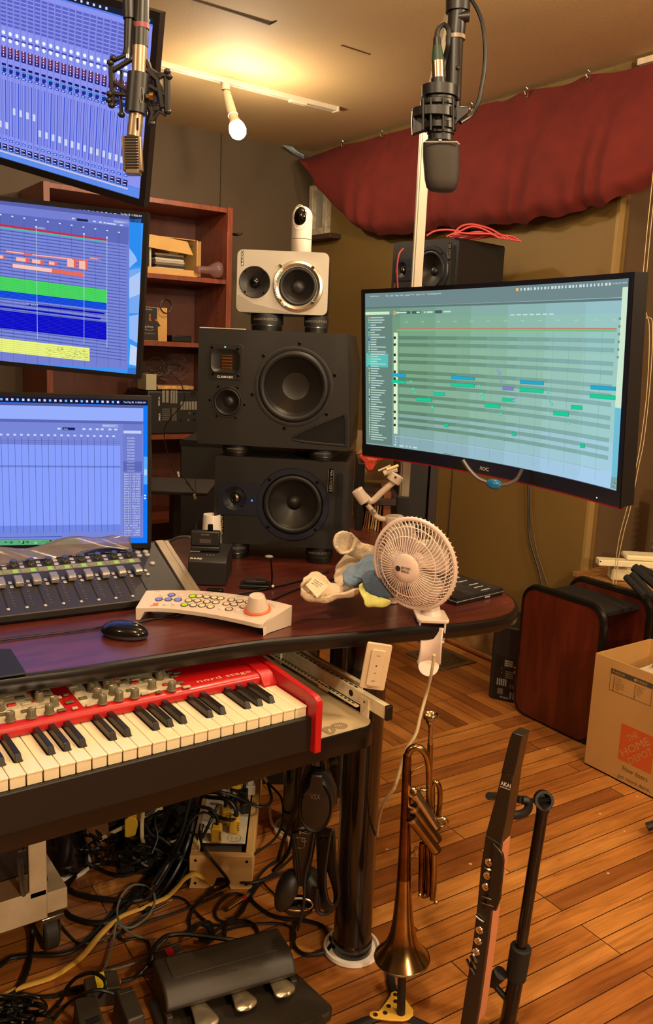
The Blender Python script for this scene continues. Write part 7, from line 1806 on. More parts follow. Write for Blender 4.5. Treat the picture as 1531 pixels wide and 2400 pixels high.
ttube('tuning_slide', [(535, 1060, 0), (530, 1250, 0), (527, 1390, 0), (535, 1440, 0), (560, 1450, 0), (582, 1420, 0), (584, 1250, 0), (575, 1080, 0)], 20*pxm, TRD)
ttube('third_slide_tube', [(625, 1120, -.006), (625, 1280, -.006), (618, 1400, -.006), (612, 1480, -.006)], [24*pxm, 24*pxm, 26*pxm, 20*pxm], TRB)
ttube('third_slide_tube', [(572, 1090, .008), (566, 1300, .008), (560, 1420, .008)], 16*pxm, TRB)
for cx, cy in ((520, 1445), (625, 1300), (640, 1500)): MB().sphere(TP_(cx, cy, -.006), .0042, 8).build('water_key', tr, TRS)
MB().sphere(TP_(470, 665, 0), .0060, 10).build('finger_button', tr, TRS); MB().sphere(TP_(545, 665, -.01), .0055, 10, sc=(1.3, 1, .6)).build('finger_button', tr, TRS)
# stand
ts = thing('trumpet_stand', 'yellow triangular peg stand with black legs under the trumpet', 'stand', ft2)
pk = TP_(378, 2330); 
MB().cyl((pk.x, 0, .012), (TP_(382, 1990).x, 0, .16), .0085, .0080, 20).build('peg', ts, RUBBER)
def TF(cx, cy, z=.010): return ft2.fz(820+cx*.3167, 1640+cy*.3167, z)
ply = [TF(*p) for p in ((335, 2160), (355, 2168), (395, 2180), (425, 2240), (470, 2300), (470, 2340), (440, 2365), (400, 2378), (300, 2375), (170, 2358), (145, 2340), (150, 2315), (180, 2308), (215, 2310), (270, 2240), (300, 2195), (305, 2172))]
YEL = mat('mustard_yellow_plastic', (222, 174, 70), .4)
MB().prism([(p.x, p.y) for p in ply][::-1], .008, .012).build('hub_plate', ts, YEL, bevel=.001)
for cx, cy in ((190, 2338), (262, 2325), (288, 2275), (340, 2240), (338, 2190)): p = TF(cx, cy); MB().lathe([(.0048, 0), (.0048, .001), (.002, .0016), (0, .0012)], 16, T(p.x, p.y, .012)).build('rivet', ts, mat('dark_rivet', (90, 74, 50), .3, .8))
for pts in (((300, 2330), (120, 2372), (-60, 2440)), ((340, 2210), (310, 2100), (290, 1960)), ((430, 2350), (560, 2410), (700, 2470))):
    P = [TF(x, y, .006) for x, y in pts]; MB().tube(P, .0085, 8, flat=.55).build('leg', ts, BLACKM)

# ================================================================ wind controller on its stand
few = Fr(atd(1160, 2100, 1.46), -72, 0, 0)
ew = thing('wind_controller', 'long black and copper electronic wind instrument leaning in a stand', 'wind instrument', few)
def EP(cx, cy, y=0): return few.fy(1050+cx*.2916, 1700+cy*.2917, y)
def xz(p): return (p.x, p.z)
COP = mat('copper_brown_metal', (206, 138, 100), .42, .15)
EBK = mat('ewi_black_plastic', (34, 29, 24), .28)
dep = .036
def slab(name, par, L, R, m, y0=0.0, d=dep, bev=.0015, dR=None):
    """L and R: pixel rows down the left and right outline of the face"""
    q = MB(); n = len(L); V = []
    for (a, b) in zip(L, R):
        pa, pb = EP(*a, y0), EP(*b, y0); z = (pa.z+pb.z)/2
        V += [(pa.x, y0, pa.z), (pb.x, y0, pb.z), (pb.x, y0+d, pb.z), (pa.x, y0+d, pa.z)]
    F = [(3, 2, 1, 0), tuple(4*(n-1)+k for k in range(4))]
    for i in range(n-1):
        for k in range(4): F.append((4*i+k, 4*i+(k+1) % 4, 4*i+4+(k+1) % 4, 4*i+4+k))
    q.add(V, F); return q.build(name, par, m, bevel=bev)
slab('mouthpiece', ew, [(515, 58), (492, 120), (460, 250), (428, 378)], [(600, 85), (585, 150), (560, 280), (528, 412)], EBK, -.001, .030)
slab('neck', ew, [(432, 380), (400, 520), (345, 720), (303, 880)], [(522, 405), (500, 560), (470, 760), (425, 960)], EBK)
slab('body', ew, [(303, 880), (262, 1150), (236, 1440), (205, 1700), (165, 1980), (130, 2200), (95, 2420)], [(425, 960), (400, 1180), (352, 1450), (320, 1740), (280, 2040), (250, 2260), (222, 2420)], EBK, 0, .010)
slab('side_body', ew, [(310, 960), (268, 1200), (240, 1460), (208, 1720), (168, 2000), (135, 2210), (100, 2420)], [(424, 968), (398, 1185), (350, 1455), (318, 1745), (278, 2045), (248, 2262), (220, 2420)], COP, .0102, dep+.004)
# raised bridge part on the face with the first keys
def ring_key(cx, cy, r=.0075):
    p = EP(cx, cy, 0); q = MB(); q.lathe([(r, 0), (r, .0015), (r*.85, .003), (r*.45, .0025), (r*.4, .001), (0, .0018)], 20, Matrix.Translation((p.x, 0, p.z)) @ FR); q.build('key', ew, CHROME)
slab('cover', ew, [(360, 945), (352, 1100), (330, 1300), (300, 1480)], [(440, 1040), (448, 1100), (420, 1400), (385, 1495)], EBK, -.006, .006)
for cx, cy in ((332, 1100), (318, 1205), (306, 1295), (256, 1642), (244, 1730), (228, 1815)): ring_key(cx, cy)
for a, b in (((275, 1368), (352, 1392)), ((268, 1418), (375, 1450)), ((222, 1525), (290, 1578)), ((150, 1875), (215, 2000)), ((180, 1850), (228, 1950)), ((200, 1830), (235, 1900)), ((300, 1140), (352, 1160))):
    pa, pb = EP(*a, -.003), EP(*b, -.003); MB().tube([pa, pa.lerp(pb, .5)+Vector((0, -.001, 0)), pb], .0034, 8, flat=.5).build('lever_key', ew, CHROME)
p = EP(428, 470, -.0008); q = MB(); sl = math.atan2(EP(505, 505).z-EP(428, 478).z, EP(505, 505).x-EP(428, 478).x)
wk_ = (EP(505, 505)-EP(425, 478)).length
q.text('AKAI', Matrix.Translation(EP(424, 478, -.0006)) @ RY(-sl) @ FR, .0072, wk_, True); q.text('professional', Matrix.Translation(EP(420, 498, -.0006)) @ RY(-sl) @ FR, .0034, wk_, True); q.build('maker_name', ew, PRINTW, smooth=False)
# side lettering on the copper flank
pa = EP(352, 1450, 0); pb_ = EP(400, 1180, 0); dd_ = (Vector((pb_.x, 0, pb_.z))-Vector((pa.x, 0, pa.z))); Ls = dd_.length; dn = dd_.normalized()
Mside = Matrix(((dn.x, 0, 1, pa.x+.0012), (0, -1, 0, .028), (dn.z, 0, 0, pa.z), (0, 0, 0, 1)))
q = MB(); V, F, asp = text_geo('EWI 4000s', True); q.add([(x*Ls*.95, y*.011, 0) for x, y in V], F, Mside); q.build('model_lettering', ew, mat('dark_brown_lettering', (58, 36, 24), .5), smooth=False)
bfr = Fr(atd(1262, 1900, 1.56), -35.2)
es = thing('instrument_stand', 'black telescopic stand with hooked yoke holding the wind instrument', 'stand', bfr)
def BP_(cx, cy, y=0): return bfr.fy(1050+cx*.2916, 1700+cy*.2917, y)
MB().cyl(BP_(762, 680), BP_(585, 1790), .0110, .0110, 24).build('upper_tube', es, GLOSSB)
MB().cyl(BP_(590, 1775), BP_(545, 2030), .0200, .0195, 28).build('clutch', es, BLACKM, bevel=.003)
MB().cyl(BP_(548, 2030), BP_(470, 2440), .0150, .0150, 24).build('lower_tube', es, GLOSSB)
q = MB(); c_ = BP_(770, 600); q.lathe([(.0175, -.007), (.0175, .007), (.0125, .007), (.0125, -.007)], 28, Matrix.Translation(c_) @ RX(1.25)); q.build('knuckle', es, BLACK)
MB().cyl(BP_(762, 690), BP_(768, 620), .0118, .012, 20).build('knuckle_neck', es, BLACK)
for dy in (-.004, .004): MB().tube(spline([BP_(830, 590+dy*2000), BP_(760, 600+dy*1500), BP_(640, 610+dy*1500)], 4), .0036, 8).build('yoke_rod', es, GLOSSB)
MB().tube(spline([BP_(600, 600), BP_(640, 610), BP_(648, 660), BP_(620, 700, -.03), BP_(560, 720, -.05), BP_(480, 722, -.06)], 5), .0078, 12).build('yoke_arm', es, RUBBER)
MB().tube(spline([BP_(600, 600, .0), BP_(500, 580, .03), BP_(400, 570, .03), BP_(330, 568, .0)], 5), .0070, 12).build('yoke_arm', es, RUBBER)
MB().cyl(BP_(350, 2060, .01), BP_(425, 1990, -.005), .012, .0135, 20).build('lower_peg', es, RUBBER)
MB().tube([BP_(350, 2060, .01), BP_(500, 2230, .0)], .006, 10).build('peg_arm', es, BLACK)

# ================================================================ triple pedal
fpd = Fr((0.618, 1.382, 0.001), -10)
pd = thing('pedal_unit', 'black triple pedal unit with three worn chrome pedals in front of the desk leg', 'pedals', fpd)
def PZ(cx, cy, z): return fpd.fz(340+cx*.2667, 1760+cy*.2667, z)
def quadprism(name, par, P, z0, z1, m, top=None, bev=.004):
    q = MB(); q.prism(P[::-1] if False else P, z0, z1, None, top); return q.build(name, par, m, bevel=bev, seg=3)
a = [PZ(*p) for p in ((165, 1865, .092), (205, 1985, .092), (1160, 1710, .092), (1050, 1605, .092))]
PT = mat('pedal_housing_grey_black', (50, 44, 36), .48, bump=(600, .2, .0005))
XL_, XR_ = PZ(80, 1900, .08).x, PZ(1235, 1780, .06).x
yb_, yf_ = PZ(1000, 1565, .085).y, PZ(240, 2110, .055).y
yb_ = (PZ(1000, 1570, .088).y+PZ(160, 1850, .088).y)/2+.006
pr_ = [(yb_, .0), (yb_, .080), (yb_-.006, .090), (yb_-.078, .092), (yb_-.100, .080), (yb_-.112, .058), (yb_-.106, .050), (yb_-.04, .046), (yb_-.04, .0)]
MB().prism(pr_, XL_, XR_, YZ).build('housing', pd, PT, bevel=.005, seg=3, angle=60)
MB().prism([(yb_-.014, .0925), (yb_-.074, .0935), (yb_-.074, .0922), (yb_-.014, .0912)], XL_+.022, XR_-.028, YZ).build('top_inlay', pd, mat('pedal_inlay', (58, 51, 41), .5, bump=(700, .2, .0005)), bevel=.0006)
q = MB(); q.text('SV-3', T((XL_+XR_)/2-.03, yb_-.090, .0885) @ RX(math.radians(-28+0)), .007, .045, True); q.build('faint_logo', pd, mat('faint_print', (86, 76, 60), .5), smooth=False)
bs = [(XL_-.014, yb_-.02), (XL_-.010, yb_-.20), (XL_+.02, yb_-.235), (XR_+.040, yb_-.190), (XR_+.052, yb_-.172), (XR_+.018, yb_-.05)]
MB().prism(bs[::-1] if False else bs, .0, .020).build('base_plate', pd, PT, bevel=.006, seg=3)
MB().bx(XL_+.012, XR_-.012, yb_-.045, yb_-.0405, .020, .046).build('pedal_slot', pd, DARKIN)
for x in (XL_, XR_-.012): MB().bx(x, x+.012, yb_-.115, yb_-.0405, .018, .047).build('side_wall', pd, PT, bevel=.002)
for i in range(7): MB().bx(XL_+.10, XR_+.02, yb_-.212+i*.006, yb_-.209+i*.006, .0195, .0212).build('grip_rib', pd, PT)
WCH = mat('worn_chrome', (214, 200, 168), .3, .85, noise=(26, .25), bump=(50, .2, .001))
for (x0, y0, x1, y1) in ((420, 2160, 555, 2420), (770, 2050, 895, 2260), (1090, 1935, 1235, 2140)):
    A0, A1 = PZ(x0, y0, .045), PZ(x1, y1, .036); d = A1-A0; L_ = d.length; an = math.atan2(d.y, d.x)
    def ped(u, v):
        t = v; w_ = (.0115+.0105*min(1, t*1.25)**1.6)*(1 if t < .86 else math.sqrt(max(0.0, 1-((t-.86)/.14)**2))); s = (u-.5)*2
        return (L_*1.1*t, w_*s, .004*(1-s*s)-.010*max(0, t-.8)**1*2)
    q = MB(); q.grid(ped, 14, 22, Matrix.Translation(A0) @ RZ(an) @ RY(.06)); q.build('pedal', pd, WCH, solid=.006, angle=180)
cable('pedal_cable', [atz(x, y, z) for x, y, z in ((352, 2262, .03), (350, 2250, .05), (358, 2225, .05), (380, 2200, .05), (400, 2192, .045), (440, 2190, .04), (520, 2200, .03), (560, 2205, .02))], .005, CABLE, 'thick cable leaving the back of the pedal unit')
# expression pedals and adapters at the lower left
def box_from(name, label, cat, quad, z0, z1, m, grp=None, bev=.004, inset_=0.0):
    P = [atz(x, y, z1) for x, y in quad]; c = sum((Vector((p.x, p.y, 0)) for p in P), Vector())/4
    o = thing(name, label, cat, (c.x, c.y, z0), grp)
    q = MB(); q.prism([(c2[0]*1.0, c2[1]*1.0) for c2 in [((p.x-c.x)*(1+inset_), (p.y-c.y)*(1+inset_)) for p in P]], 0, z1-z0, None, [((p.x-c.x), (p.y-c.y)) for p in P])
    q.build('housing', o, m, bevel=bev, seg=3); return o, c, P
def c5(x, y): return (x*.2613, 2200+y*.2611)
o1, cc, P_ = box_from('foot_switch', 'black foot pedal nearest the left edge beside the black adapter', 'pedal', [c5(720, 800), c5(960, 800), c5(850, 487), c5(668, 540)], .001, .075, PT, 'small foot pedals', inset_=.25)
q = MB()
for i in range(3): p = atz(*c5(830+i*4, 715+i*20), .076)-cc; q.cb((p.x, p.y, .0752), (.026, .002, .001))
q.build('rib', o1, BLACK)
o2, cc, P_ = box_from('foot_switch', 'black foot pedal between its twin and the triple pedal unit', 'pedal', [c5(1145, 738), c5(1298, 680), c5(1185, 412), c5(1033, 460)], .001, .075, PT, 'small foot pedals', inset_=.3)
p = [atz(*c5(*q_), .0765)-cc for q_ in ((1075, 500), (1215, 455))]; MB().tube([Vector((p[0].x, p[0].y, .0752)), Vector((p[1].x, p[1].y, .0752))], .0007, 4).build('seam', o2, BLACK)
ADP = mat('adapter_black', (60, 52, 42), .5)
def tape(o, cc, quad, z, m, name='tape'):
    P = [atz(*q_, z+cc_z)-cc for q_, cc_z in [(q_, 0) for q_ in quad]]
    MB().prism([(p.x, p.y) for p in P], z, z+.0006).build(name, o, m, smooth=False)
o3, cc, P_ = box_from('power_adapter', 'black power adapter wrapped with yellow tape behind the foot pedals', 'adapter', [c5(770, 478), c5(1092, 432), c5(1045, 268), c5(748, 352)], .001, .040, ADP)
tape(o3, cc, [c5(880, 478), c5(968, 462), c5(930, 298), c5(845, 325)], .0395, mat('yellow_tape', (214, 190, 36), .5))
o4, cc, P_ = box_from('power_adapter', 'black power adapter with a red sticker behind the triple pedal unit', 'adapter', [(362, 2254), (433, 2228), (421, 2211), (358, 2232)], .001, .045, ADP)
tape(o4, cc, [(396, 2248), (412, 2240), (403, 2222), (386, 2228)], .0445, mat('red_sticker', (200, 26, 40), .5))
o5, cc, P_ = box_from('foot_switch', 'corner of a black pedal at the bottom edge, left of the two foot pedals', 'pedal', [(88, 2420), (135, 2412), (122, 2385), (78, 2396)], .001, .04, PT, 'small foot pedals')

# ================================================================ outlet box
fwb = Fr((0.822, 1.666, 0.001), -33.3)
wbx = thing('outlet_box', 'raw pine box with white outlet plates holding several yellow plugs', 'power strip', fwb)
PINE = mat('raw_pine', (206, 158, 92), .6, noise=(3.5, .25, (226, 188, 124)), stretch=(1, 1, 7)); PINE2 = mat('pine_long_grain', (196, 150, 86), .6, noise=(5, .3, (230, 190, 120)), stretch=(6, 1, 6))
WB, HB2, LB2 = .150, .088, .62
bt2 = MB(); bt2.prism([(0, 0), (WB*.37, 0), (WB*.44, .03), (WB*.58, .03), (WB*.66, 0), (WB, 0), (WB, HB2-.001), (0, HB2-.001)], -.018, 0, FR)
bt2.build('front_board', wbx, PINE, bevel=.001)
MB().bx(0, .018, .0185, LB2, 0, HB2).build('side_board', wbx, PINE2, bevel=.001); MB().bx(WB-.018, WB, .0185, LB2, 0, HB2).build('side_board', wbx, PINE2, bevel=.001)
MB().bx(0, WB, LB2, LB2+.018, 0, HB2).build('end_board', wbx, PINE, bevel=.001)
for x, z in ((.014, .014), (WB-.014, .014), (.014, HB2-.014), (WB-.014, HB2-.014)): MB().lathe([(.0035, 0), (.0035, .0004), (0, .0002)], 14, T(x, 0, z) @ FR).build('screw', wbx, SCREW)
MB().bx(.03, WB-.03, .03, LB2-.02, .002, HB2-.012).build('outlet_frame', wbx, mat('galvanised_box', (120, 110, 96), .4, .7))
PLT = mat('ivory_plate', (214, 204, 180), .45)
for i in range(4): MB().bx(.012, WB-.022, .055+i*.135, .055+i*.135+.132, HB2-.003, HB2+.002).build('outlet_plate', wbx, PLT, bevel=.001)
def W3(cx, cy, z): return fwb.fz(400+cx*.1959, 1750+cy*.1959, z)
p = W3(762, 1095, HB2+.002); q = MB(); q.ring((p.x, p.y, HB2+.0022), .016, .0005, 28, 4); q.cb((p.x-.006, p.y, HB2+.0022), (.0015, .006, .0006)); q.cb((p.x+.006, p.y, HB2+.0022), (.0015, .005, .0006)); q.build('socket_mark', wbx, PRINTK)
YP = mat('yellow_plug_plastic', (214, 176, 52), .4)
def plug(cx, cy, lab, wd=.026, hgt=.038, yaw=0):
    p = fwb.M @ W3(cx, cy, HB2+.0025)
    f = Fr((p.x, p.y, p.z), -33.3+yaw)
    o = thing('power_plug', lab, 'plug', f, 'yellow power plugs in the outlet box')
    MB().bx(-wd/2, wd/2, -wd/2, wd/2, 0, hgt).build('shell', o, YP, bevel=.003); MB().bx(-wd/2+.003, wd/2-.003, -wd/2+.003, wd/2-.003, hgt, hgt+.004).build('top_rim', o, YP, bevel=.002)
    q = MB(); q.text('TRIPP', T(.006, -wd/2-.0003, hgt*.85) @ FR @ RZ(-PI/2), .006, hgt*.66, True); q.build('lettering', o, PRINTK, smooth=False)
    MB().tube(spline([Vector((0, 0, hgt)), Vector((0, .003, hgt+.02)), Vector((-.02, .01, hgt+.04)), Vector((-.07, .02, hgt+.04))], 4), .0042, 8).build('cord', o, CABLE)
plug(548, 1118, 'yellow power plug nearest the front end of the pine outlet box'); plug(765, 1010, 'yellow power plug at the right side of the pine outlet box'); plug(650, 900, 'yellow power plug behind the front two on the pine outlet box', yaw=20); plug(790, 600, 'farthest yellow power plug on the pine outlet box')
for i, (cx, cy) in enumerate(((870, 640), (890, 780), (720, 720))):
    p = fwb.M @ W3(cx, cy, HB2+.0025); f = Fr((p.x, p.y, p.z), -33+15*i); o = thing('power_plug', ('rearmost', 'rightmost', 'leftmost')[i]+' of the three black power plugs on the outlet box', 'plug', f, 'black power plugs in the outlet box')
    MB().bx(-.012, .012, -.013, .013, 0, .03).build('shell', o, BLACK, bevel=.003); MB().tube(spline([Vector((0, 0, .03)), Vector((0, .004, .05)), Vector((-.03, .02, .055))], 4), .004, 8).build('cord', o, CABLE)
p = fwb.M @ W3(955, 560, HB2+.0025); f = Fr((p.x, p.y, p.z), -30); o = thing('power_plug', 'white plug near the back of the pine outlet box', 'plug', f); MB().bx(-.013, .013, -.011, .011, 0, .028).build('shell', o, WHITEG, bevel=.003); MB().bx(-.008, .008, -.008, .008, .028, .045).build('strain_relief', o, WHITEG, bevel=.002)

# ================================================================ white rack cart at the left edge
frk = Fr((0.467, 1.598, 0.0), 0)
rc_ = thing('rack_cart', 'painted white wooden rack cart on a black caster at the left edge under the keyboard', 'cart', frk)
PWH = mat('scuffed_cream_paint', (206, 186, 150), .6, noise=(12, .14, (220, 204, 176)), bump=(60, .2, .001))
MB().bx(-.036, 0, 0, .36, .155, .53).build('corner_post', rc_, PWH, bevel=.002)
MB().bx(-.7, 0, 0, .03, .100, .170).build('bottom_rail', rc_, PWH, bevel=.003)
MB().bx(-.7, 0, .03, .36, .100, .118).build('bottom_board', rc_, PWH)
MB().bx(.001, .045, .01, .30, .102, .150).build('side_rail', rc_, PWH, bevel=.003)
q = MB(); q.lathe([(.036, -.016), (.040, -.012), (.040, .012), (.036, .016), (.012, .016), (.012, -.016)], 32, T(.012, .045, .041) @ RY(PI/2) @ RX(0)); q.build('caster_wheel', rc_, mat('dark_grey_tyre', (48, 44, 38), .6))
MB().bx(-.012, .036, .005, .085, .084, .096).build('caster_plate', rc_, STEEL, bevel=.002); MB().bx(-.008, -.005, .02, .07, .045, .086).bx(.030, .033, .02, .07, .045, .086).build('caster_fork', rc_, STEEL, bevel=.001)
def RKp(px, py): return frk.fy(px, py, .01)
for i, (y0, y1, m, lab) in enumerate(((1955, 2040, mat('rack_unit_black', (24, 20, 18), .4), 'topmost black rack unit with green light in the white cart'), (2032, 2098, mat('rack_unit_brown', (96, 74, 52), .45), 'bronze-grey rack unit in the middle of the white cart'), (2100, 2158, mat('rack_unit_black', (24, 20, 18), .4), 'lowest black rack unit in the white cart'))):
    a, b = RKp(78, y0), RKp(80, y1-3)
    zt_0, zb_0 = RKp(78, y0).z, RKp(80, y1).z
    f = Fr((0.467-.038, 1.600, zb_0+.001), 0)
    o = thing('rack_unit', lab, 'rack unit', f, 'rack units in the white cart')
    MB().bx(-.48, 0, 0, .30, 0, zt_0-zb_0-.004).build('front_panel', o, m, bevel=.001)
    if i < 2: MB().sphere((-.062+.003*i, -.0005, (zt_0-zb_0)*.42), .0022, 8).build('status_light', o, EM((170, 214, 110)))
    if i == 0: q = MB(); q.text('AC-1', T(-.018, -.0006, (zt_0-zb_0)*.66) @ FR, .005, .014, True); q.build('lettering', o, PRINTG, smooth=False)
    for zz in (.25, .75): MB().lathe([(.0032, 0), (.003, .0012), (0, .0016)], 12, T(-.008, 0, (zt_0-zb_0)*zz) @ FR).build('screw', o, SCREW)
MB().bx(-.48, -.036, .004, .03, .525, .55).build('top_rail', rc_, PWH)

# ================================================================ black boxes and computer under the desk
o = thing('power_conditioner', 'black power supply box with a tiny cyan light buried in cables behind the desk legs', 'power supply', Fr((.80, 1.86, .001), -33))
MB().bx(-.10, .12, 0, .22, 0, .16).build('case', o, BLACKM, bevel=.004); MB().sphere((.0, -.001, .12), .0022, 8).build('status_light', o, EM((120, 255, 210)))
for i in range(6): MB().bx(-.09+i*.016, -.082+i*.016, -.0015, 0, .02, .10).build('vent', o, DARKIN)
o = thing('power_strip', 'flat black power strip box on the floor among the cables, left of the pine box', 'power strip', Fr((.70, 1.80, .001), -30))
MB().bx(0, .15, 0, .09, 0, .05).build('case', o, BLACKM, bevel=.004)
for i in range(8): MB().ring((.015+i*.016, .03, .051), .005, .0014, 14, 6).build('connector_ring', o, STEEL if i < 5 else BLACK)
fpc = Fr((1.30, 1.98, .001), -33); o = thing('computer_tower', 'dark computer tower standing under the rear of the desk', 'computer', fpc)
MB().bx(-.12, .06, -.02, .22, .0, .52).build('case', o, BLACKM, bevel=.003)
for i in range(5): MB().bx(-.11+i*.032, -.085+i*.032, -.024, -.02, .05, .48).build('front_rib', o, BLACK)
# chair, side table behind the desk
fch2 = Fr((1.16, 2.95, 0), -30)
o = thing('office_chair', 'dim grey padded chair seen behind the monitors under the shelf', 'chair', fch2)
CHG = mat('dim_grey_upholstery', (70, 62, 56), .8)
MB().bx(-.45, .10, 0, .12, .46, .935).build('backrest', o, CHG, bevel=.035, seg=3); MB().bx(-.45, .10, -.05, .02, .40, .52).build('lumbar_pad', o, CHG, bevel=.03, seg=3); MB().bx(-.45, .12, -.45, -.02, .36, .44).build('seat', o, CHG, bevel=.03, seg=3)
MB().cyl((-.18, -.2, .03), (-.18, -.2, .38), .03).build('pedestal', o, BLACK)
for k in range(5): MB().tube([Vector((-.18, -.2, .06)), Vector((-.18+.26*math.cos(k*1.2566), -.2+.26*math.sin(k*1.2566), .03))], .016, 8).build('leg', o, BLACK)
fst = Fr((1.22, 2.62, 0), -35); o = thing('side_table', 'small thin black table on a single pole behind the desk', 'table', fst)
MB().bx(-.16, .13, -.14, .14, .800, .812).build('table_top', o, mat('dusty_black_top', (34, 30, 27), .6), bevel=.003); MB().cyl((0, 0, .02), (0, 0, .80), .019, .019, 20).build('pole', o, BLACK); MB().lathe([(.16, 0.001), (.16, .012), (.03, .02)], 32).build('base', o, BLACK)
fsb = Fr((1.47, 2.95, 0), -35); o = thing('subwoofer', 'tall dark grey speaker case behind the desk, left of the speaker tower', 'speaker', fsb)
MB().bx(-.07, .22, 0, .35, .001, .915).build('case', o, mat('dim_black_case', (26, 23, 22), .6), bevel=.006); MB().bx(-.072, .222, -.003, .0, .895, .917).build('top_edge', o, BLACK)

# ================================================================ headphones under the tray
fh1 = Fr(atd(742, 1870, 1.575), -35.2)
h1 = thing('headphones', 'black closed headphones hanging by their yoke under the desk tray', 'headphones', fh1)
HB_ = mat('headphone_black', (13, 11, 9), .4)
def HP(cx, cy, y=0): return fh1.fy(640+cx*.2914, 1760+cy*.2915, y)
c_ = HP(345, 375); rx_ = (HP(490, 375).x-HP(205, 375).x)/2; rz_ = (HP(345, 170).z-HP(345, 612).z)/2
cz = (HP(345, 170).z+HP(345, 612).z)/2
El = Matrix.Translation((c_.x, 0, cz)) @ Matrix.Diagonal((rx_, 1, rz_, 1)) @ FR
MB().lathe([(.93, .0), (1.0, .008), (1.0, .020), (.90, .026), (.80, .024), (.78, .028), (.3, .030), (0, .030)], 40, El).build('ear_cup', h1, HB_, angle=50)
MB().lathe([(.99, .0), (1.04, -.010), (1.0, -.028), (.8, -.032)], 40, El @ T(.10, .03, 0)).build('ear_pad', h1, mat('pad_leather', (18, 14, 11), .55))
q = MB(); q.prism([xz(HP(*p)) for p in ((305, 130), (400, 135), (405, 230), (440, 300), (230, 300), (290, 220))], .020, .030, FR); q.build('yoke', h1, HB_, bevel=.003)
MB().tube(spline([HP(400, 150, .01), HP(450, 220, .02), (HP(490, 300, .03)), HP(490, 420, .035)], 5), .006, 10).build('headband', h1, HB_)
MB().cyl(HP(418, 45, 0), HP(418, 130, 0), .0085, .0085, 16).build('hinge', h1, GLOSSB)
MB().cyl(HP(460, 90, .01), HP(510, 70, .01), .007, .009, 14).build('hinge_knob', h1, HB_)
q = MB(); q.text('VSX', Matrix.Translation(HP(298, 388, -.0305)) @ FR, .0105, HP(380, 388).x-HP(298, 388).x, True); q.build('logo', h1, mat('dim_logo', (84, 72, 58), .5), smooth=False)
MB().bx(HP(335, 0).x, HP(400, 0).x, .0, .012, HP(350, 130).z, HP(350, -30).z).build('hanging_strap', h1, mat('brown_leather', (60, 44, 32), .6), bevel=.002)
fh2 = Fr(atd(705, 2030, 1.62), -35.2)
h2 = thing('headphones', 'black headphones hanging upside down with padded headband and coiled cord', 'headphones', fh2)
def H2(cx, cy, y=0): return fh2.fy(640+cx*.2914, 1760+cy*.2915, y)
q = MB(); q.prism([xz(H2(*p)) for p in ((150, 650), (352, 635), (340, 760), (300, 960), (240, 1080), (190, 1080), (160, 900))], -.004, .006, FR); q.build('headband', h2, HB_, bevel=.003)
MB().tube(spline([H2(165, 660, -.006), H2(195, 860, -.007), H2(215, 1060, -.006)], 4), .003, 6).build('band_seam', h2, BLACK)
LGm = mat('grey_stitch_logo', (110, 98, 78), .6)
q = MB(); P = rrect(H2(205, 0).x, H2(0, 755).z, H2(285, 0).x, H2(0, 672).z, .005); q.tube([(x, -.0068, z) for x, z in P], .0006, 4, closed=True, M=Matrix.Translation((H2(0, 700, -.0068).x*0, 0, 0))); q.text('G', Matrix.Translation(H2(228, 735, -.007)) @ FR, .010, .009, True); q.text('K', Matrix.Translation(H2(210, 668, -.007)) @ FR, .006, .020, True); q.build('logo', h2, LGm)
for (cx, cy, rx, rz, y) in ((110, 1120, 85, 150, .0), (330, 1100, 85, 150, .02)):
    c_ = H2(cx, cy, y); a_ = H2(cx+rx, cy, y); b_ = H2(cx, cy-rz, y); q = MB(); q.lathe([(.6, -.02), (.95, -.016), (1.0, 0), (.95, .016), (.7, .024), (.3, .026), (0, .026)], 32, Matrix.Translation((c_.x, y, c_.z)) @ RY(.35 if cx < 200 else -.35) @ Matrix.Diagonal((a_.x-c_.x, 1, b_.z-c_.z, 1)) @ FR); q.build('ear_cup', h2, mat('pad_leather', (18, 14, 11), .55), angle=60)
q = MB(); q.tube([tuple(H2(205+115*math.cos(t), 1235+50*math.sin(t), -.02)) for t in [2*PI*k/28 for k in range(28)]], .002, 6, closed=True); q.build('cup_rim', h2, STEEL)
c_ = H2(205, 1235, 0); MB().lathe([(1, -.012), (1, .018), (.85, .022), (0, .020)], 32, Matrix.Translation((c_.x, 0, c_.z)) @ Matrix.Diagonal(((H2(320, 1235).x-c_.x), 1, (H2(205, 1185).z-c_.z), 1)) @ FR).build('cup_end', h2, GLOSSB)
q = MB(); q.text('R', Matrix.Translation(H2(212, 1120, -.0075)) @ FR, .005); q.build('side_mark', h2, PRINTG, smooth=False)
MB().bx(H2(190, 0).x, H2(240, 0).x, -.012, .0, H2(0, 1220).z, H2(0, 1080).z).build('slider', h2, HB_, bevel=.002)
rnd = random.Random(8); q = MB()
for i in range(7):
    x0 = 360+i*16; x1 = 480-i*12
    q.tube(spline([H2(x0, 690+rnd.uniform(-10, 20), -.004*i), H2(x0+8, 640+i*4, -.004*i), H2(x0+30, 650, -.004*i), H2(430+i*12, 900, -.004*i), H2(500+i*5, 1150, -.004*i), H2(470+i*3, 1290-i*8, -.004*i), H2(400+i*6, 1240-i*10, -.004*i), H2(370+i*8, 1000, -.004*i), H2(x0, 700, -.004*i)], 6), .0033, 7)
q.tube(spline([H2(355, 1100, -.02), H2(352, 1270, -.02), H2(400, 1310, -.02), H2(450, 1300, -.02)], 5), .004, 8)
q.build('coiled_cord', h2, CABLE)
q = MB(); q.tube(spline([H2(330, 660, -.01), H2(300, 850, -.014), H2(260, 1000, -.016), H2(250, 1200, -.024), H2(225, 1340, -.02), H2(200, 1440, -.01)], 6), .0030, 7); q.build('side_cord', h2, CABLE)

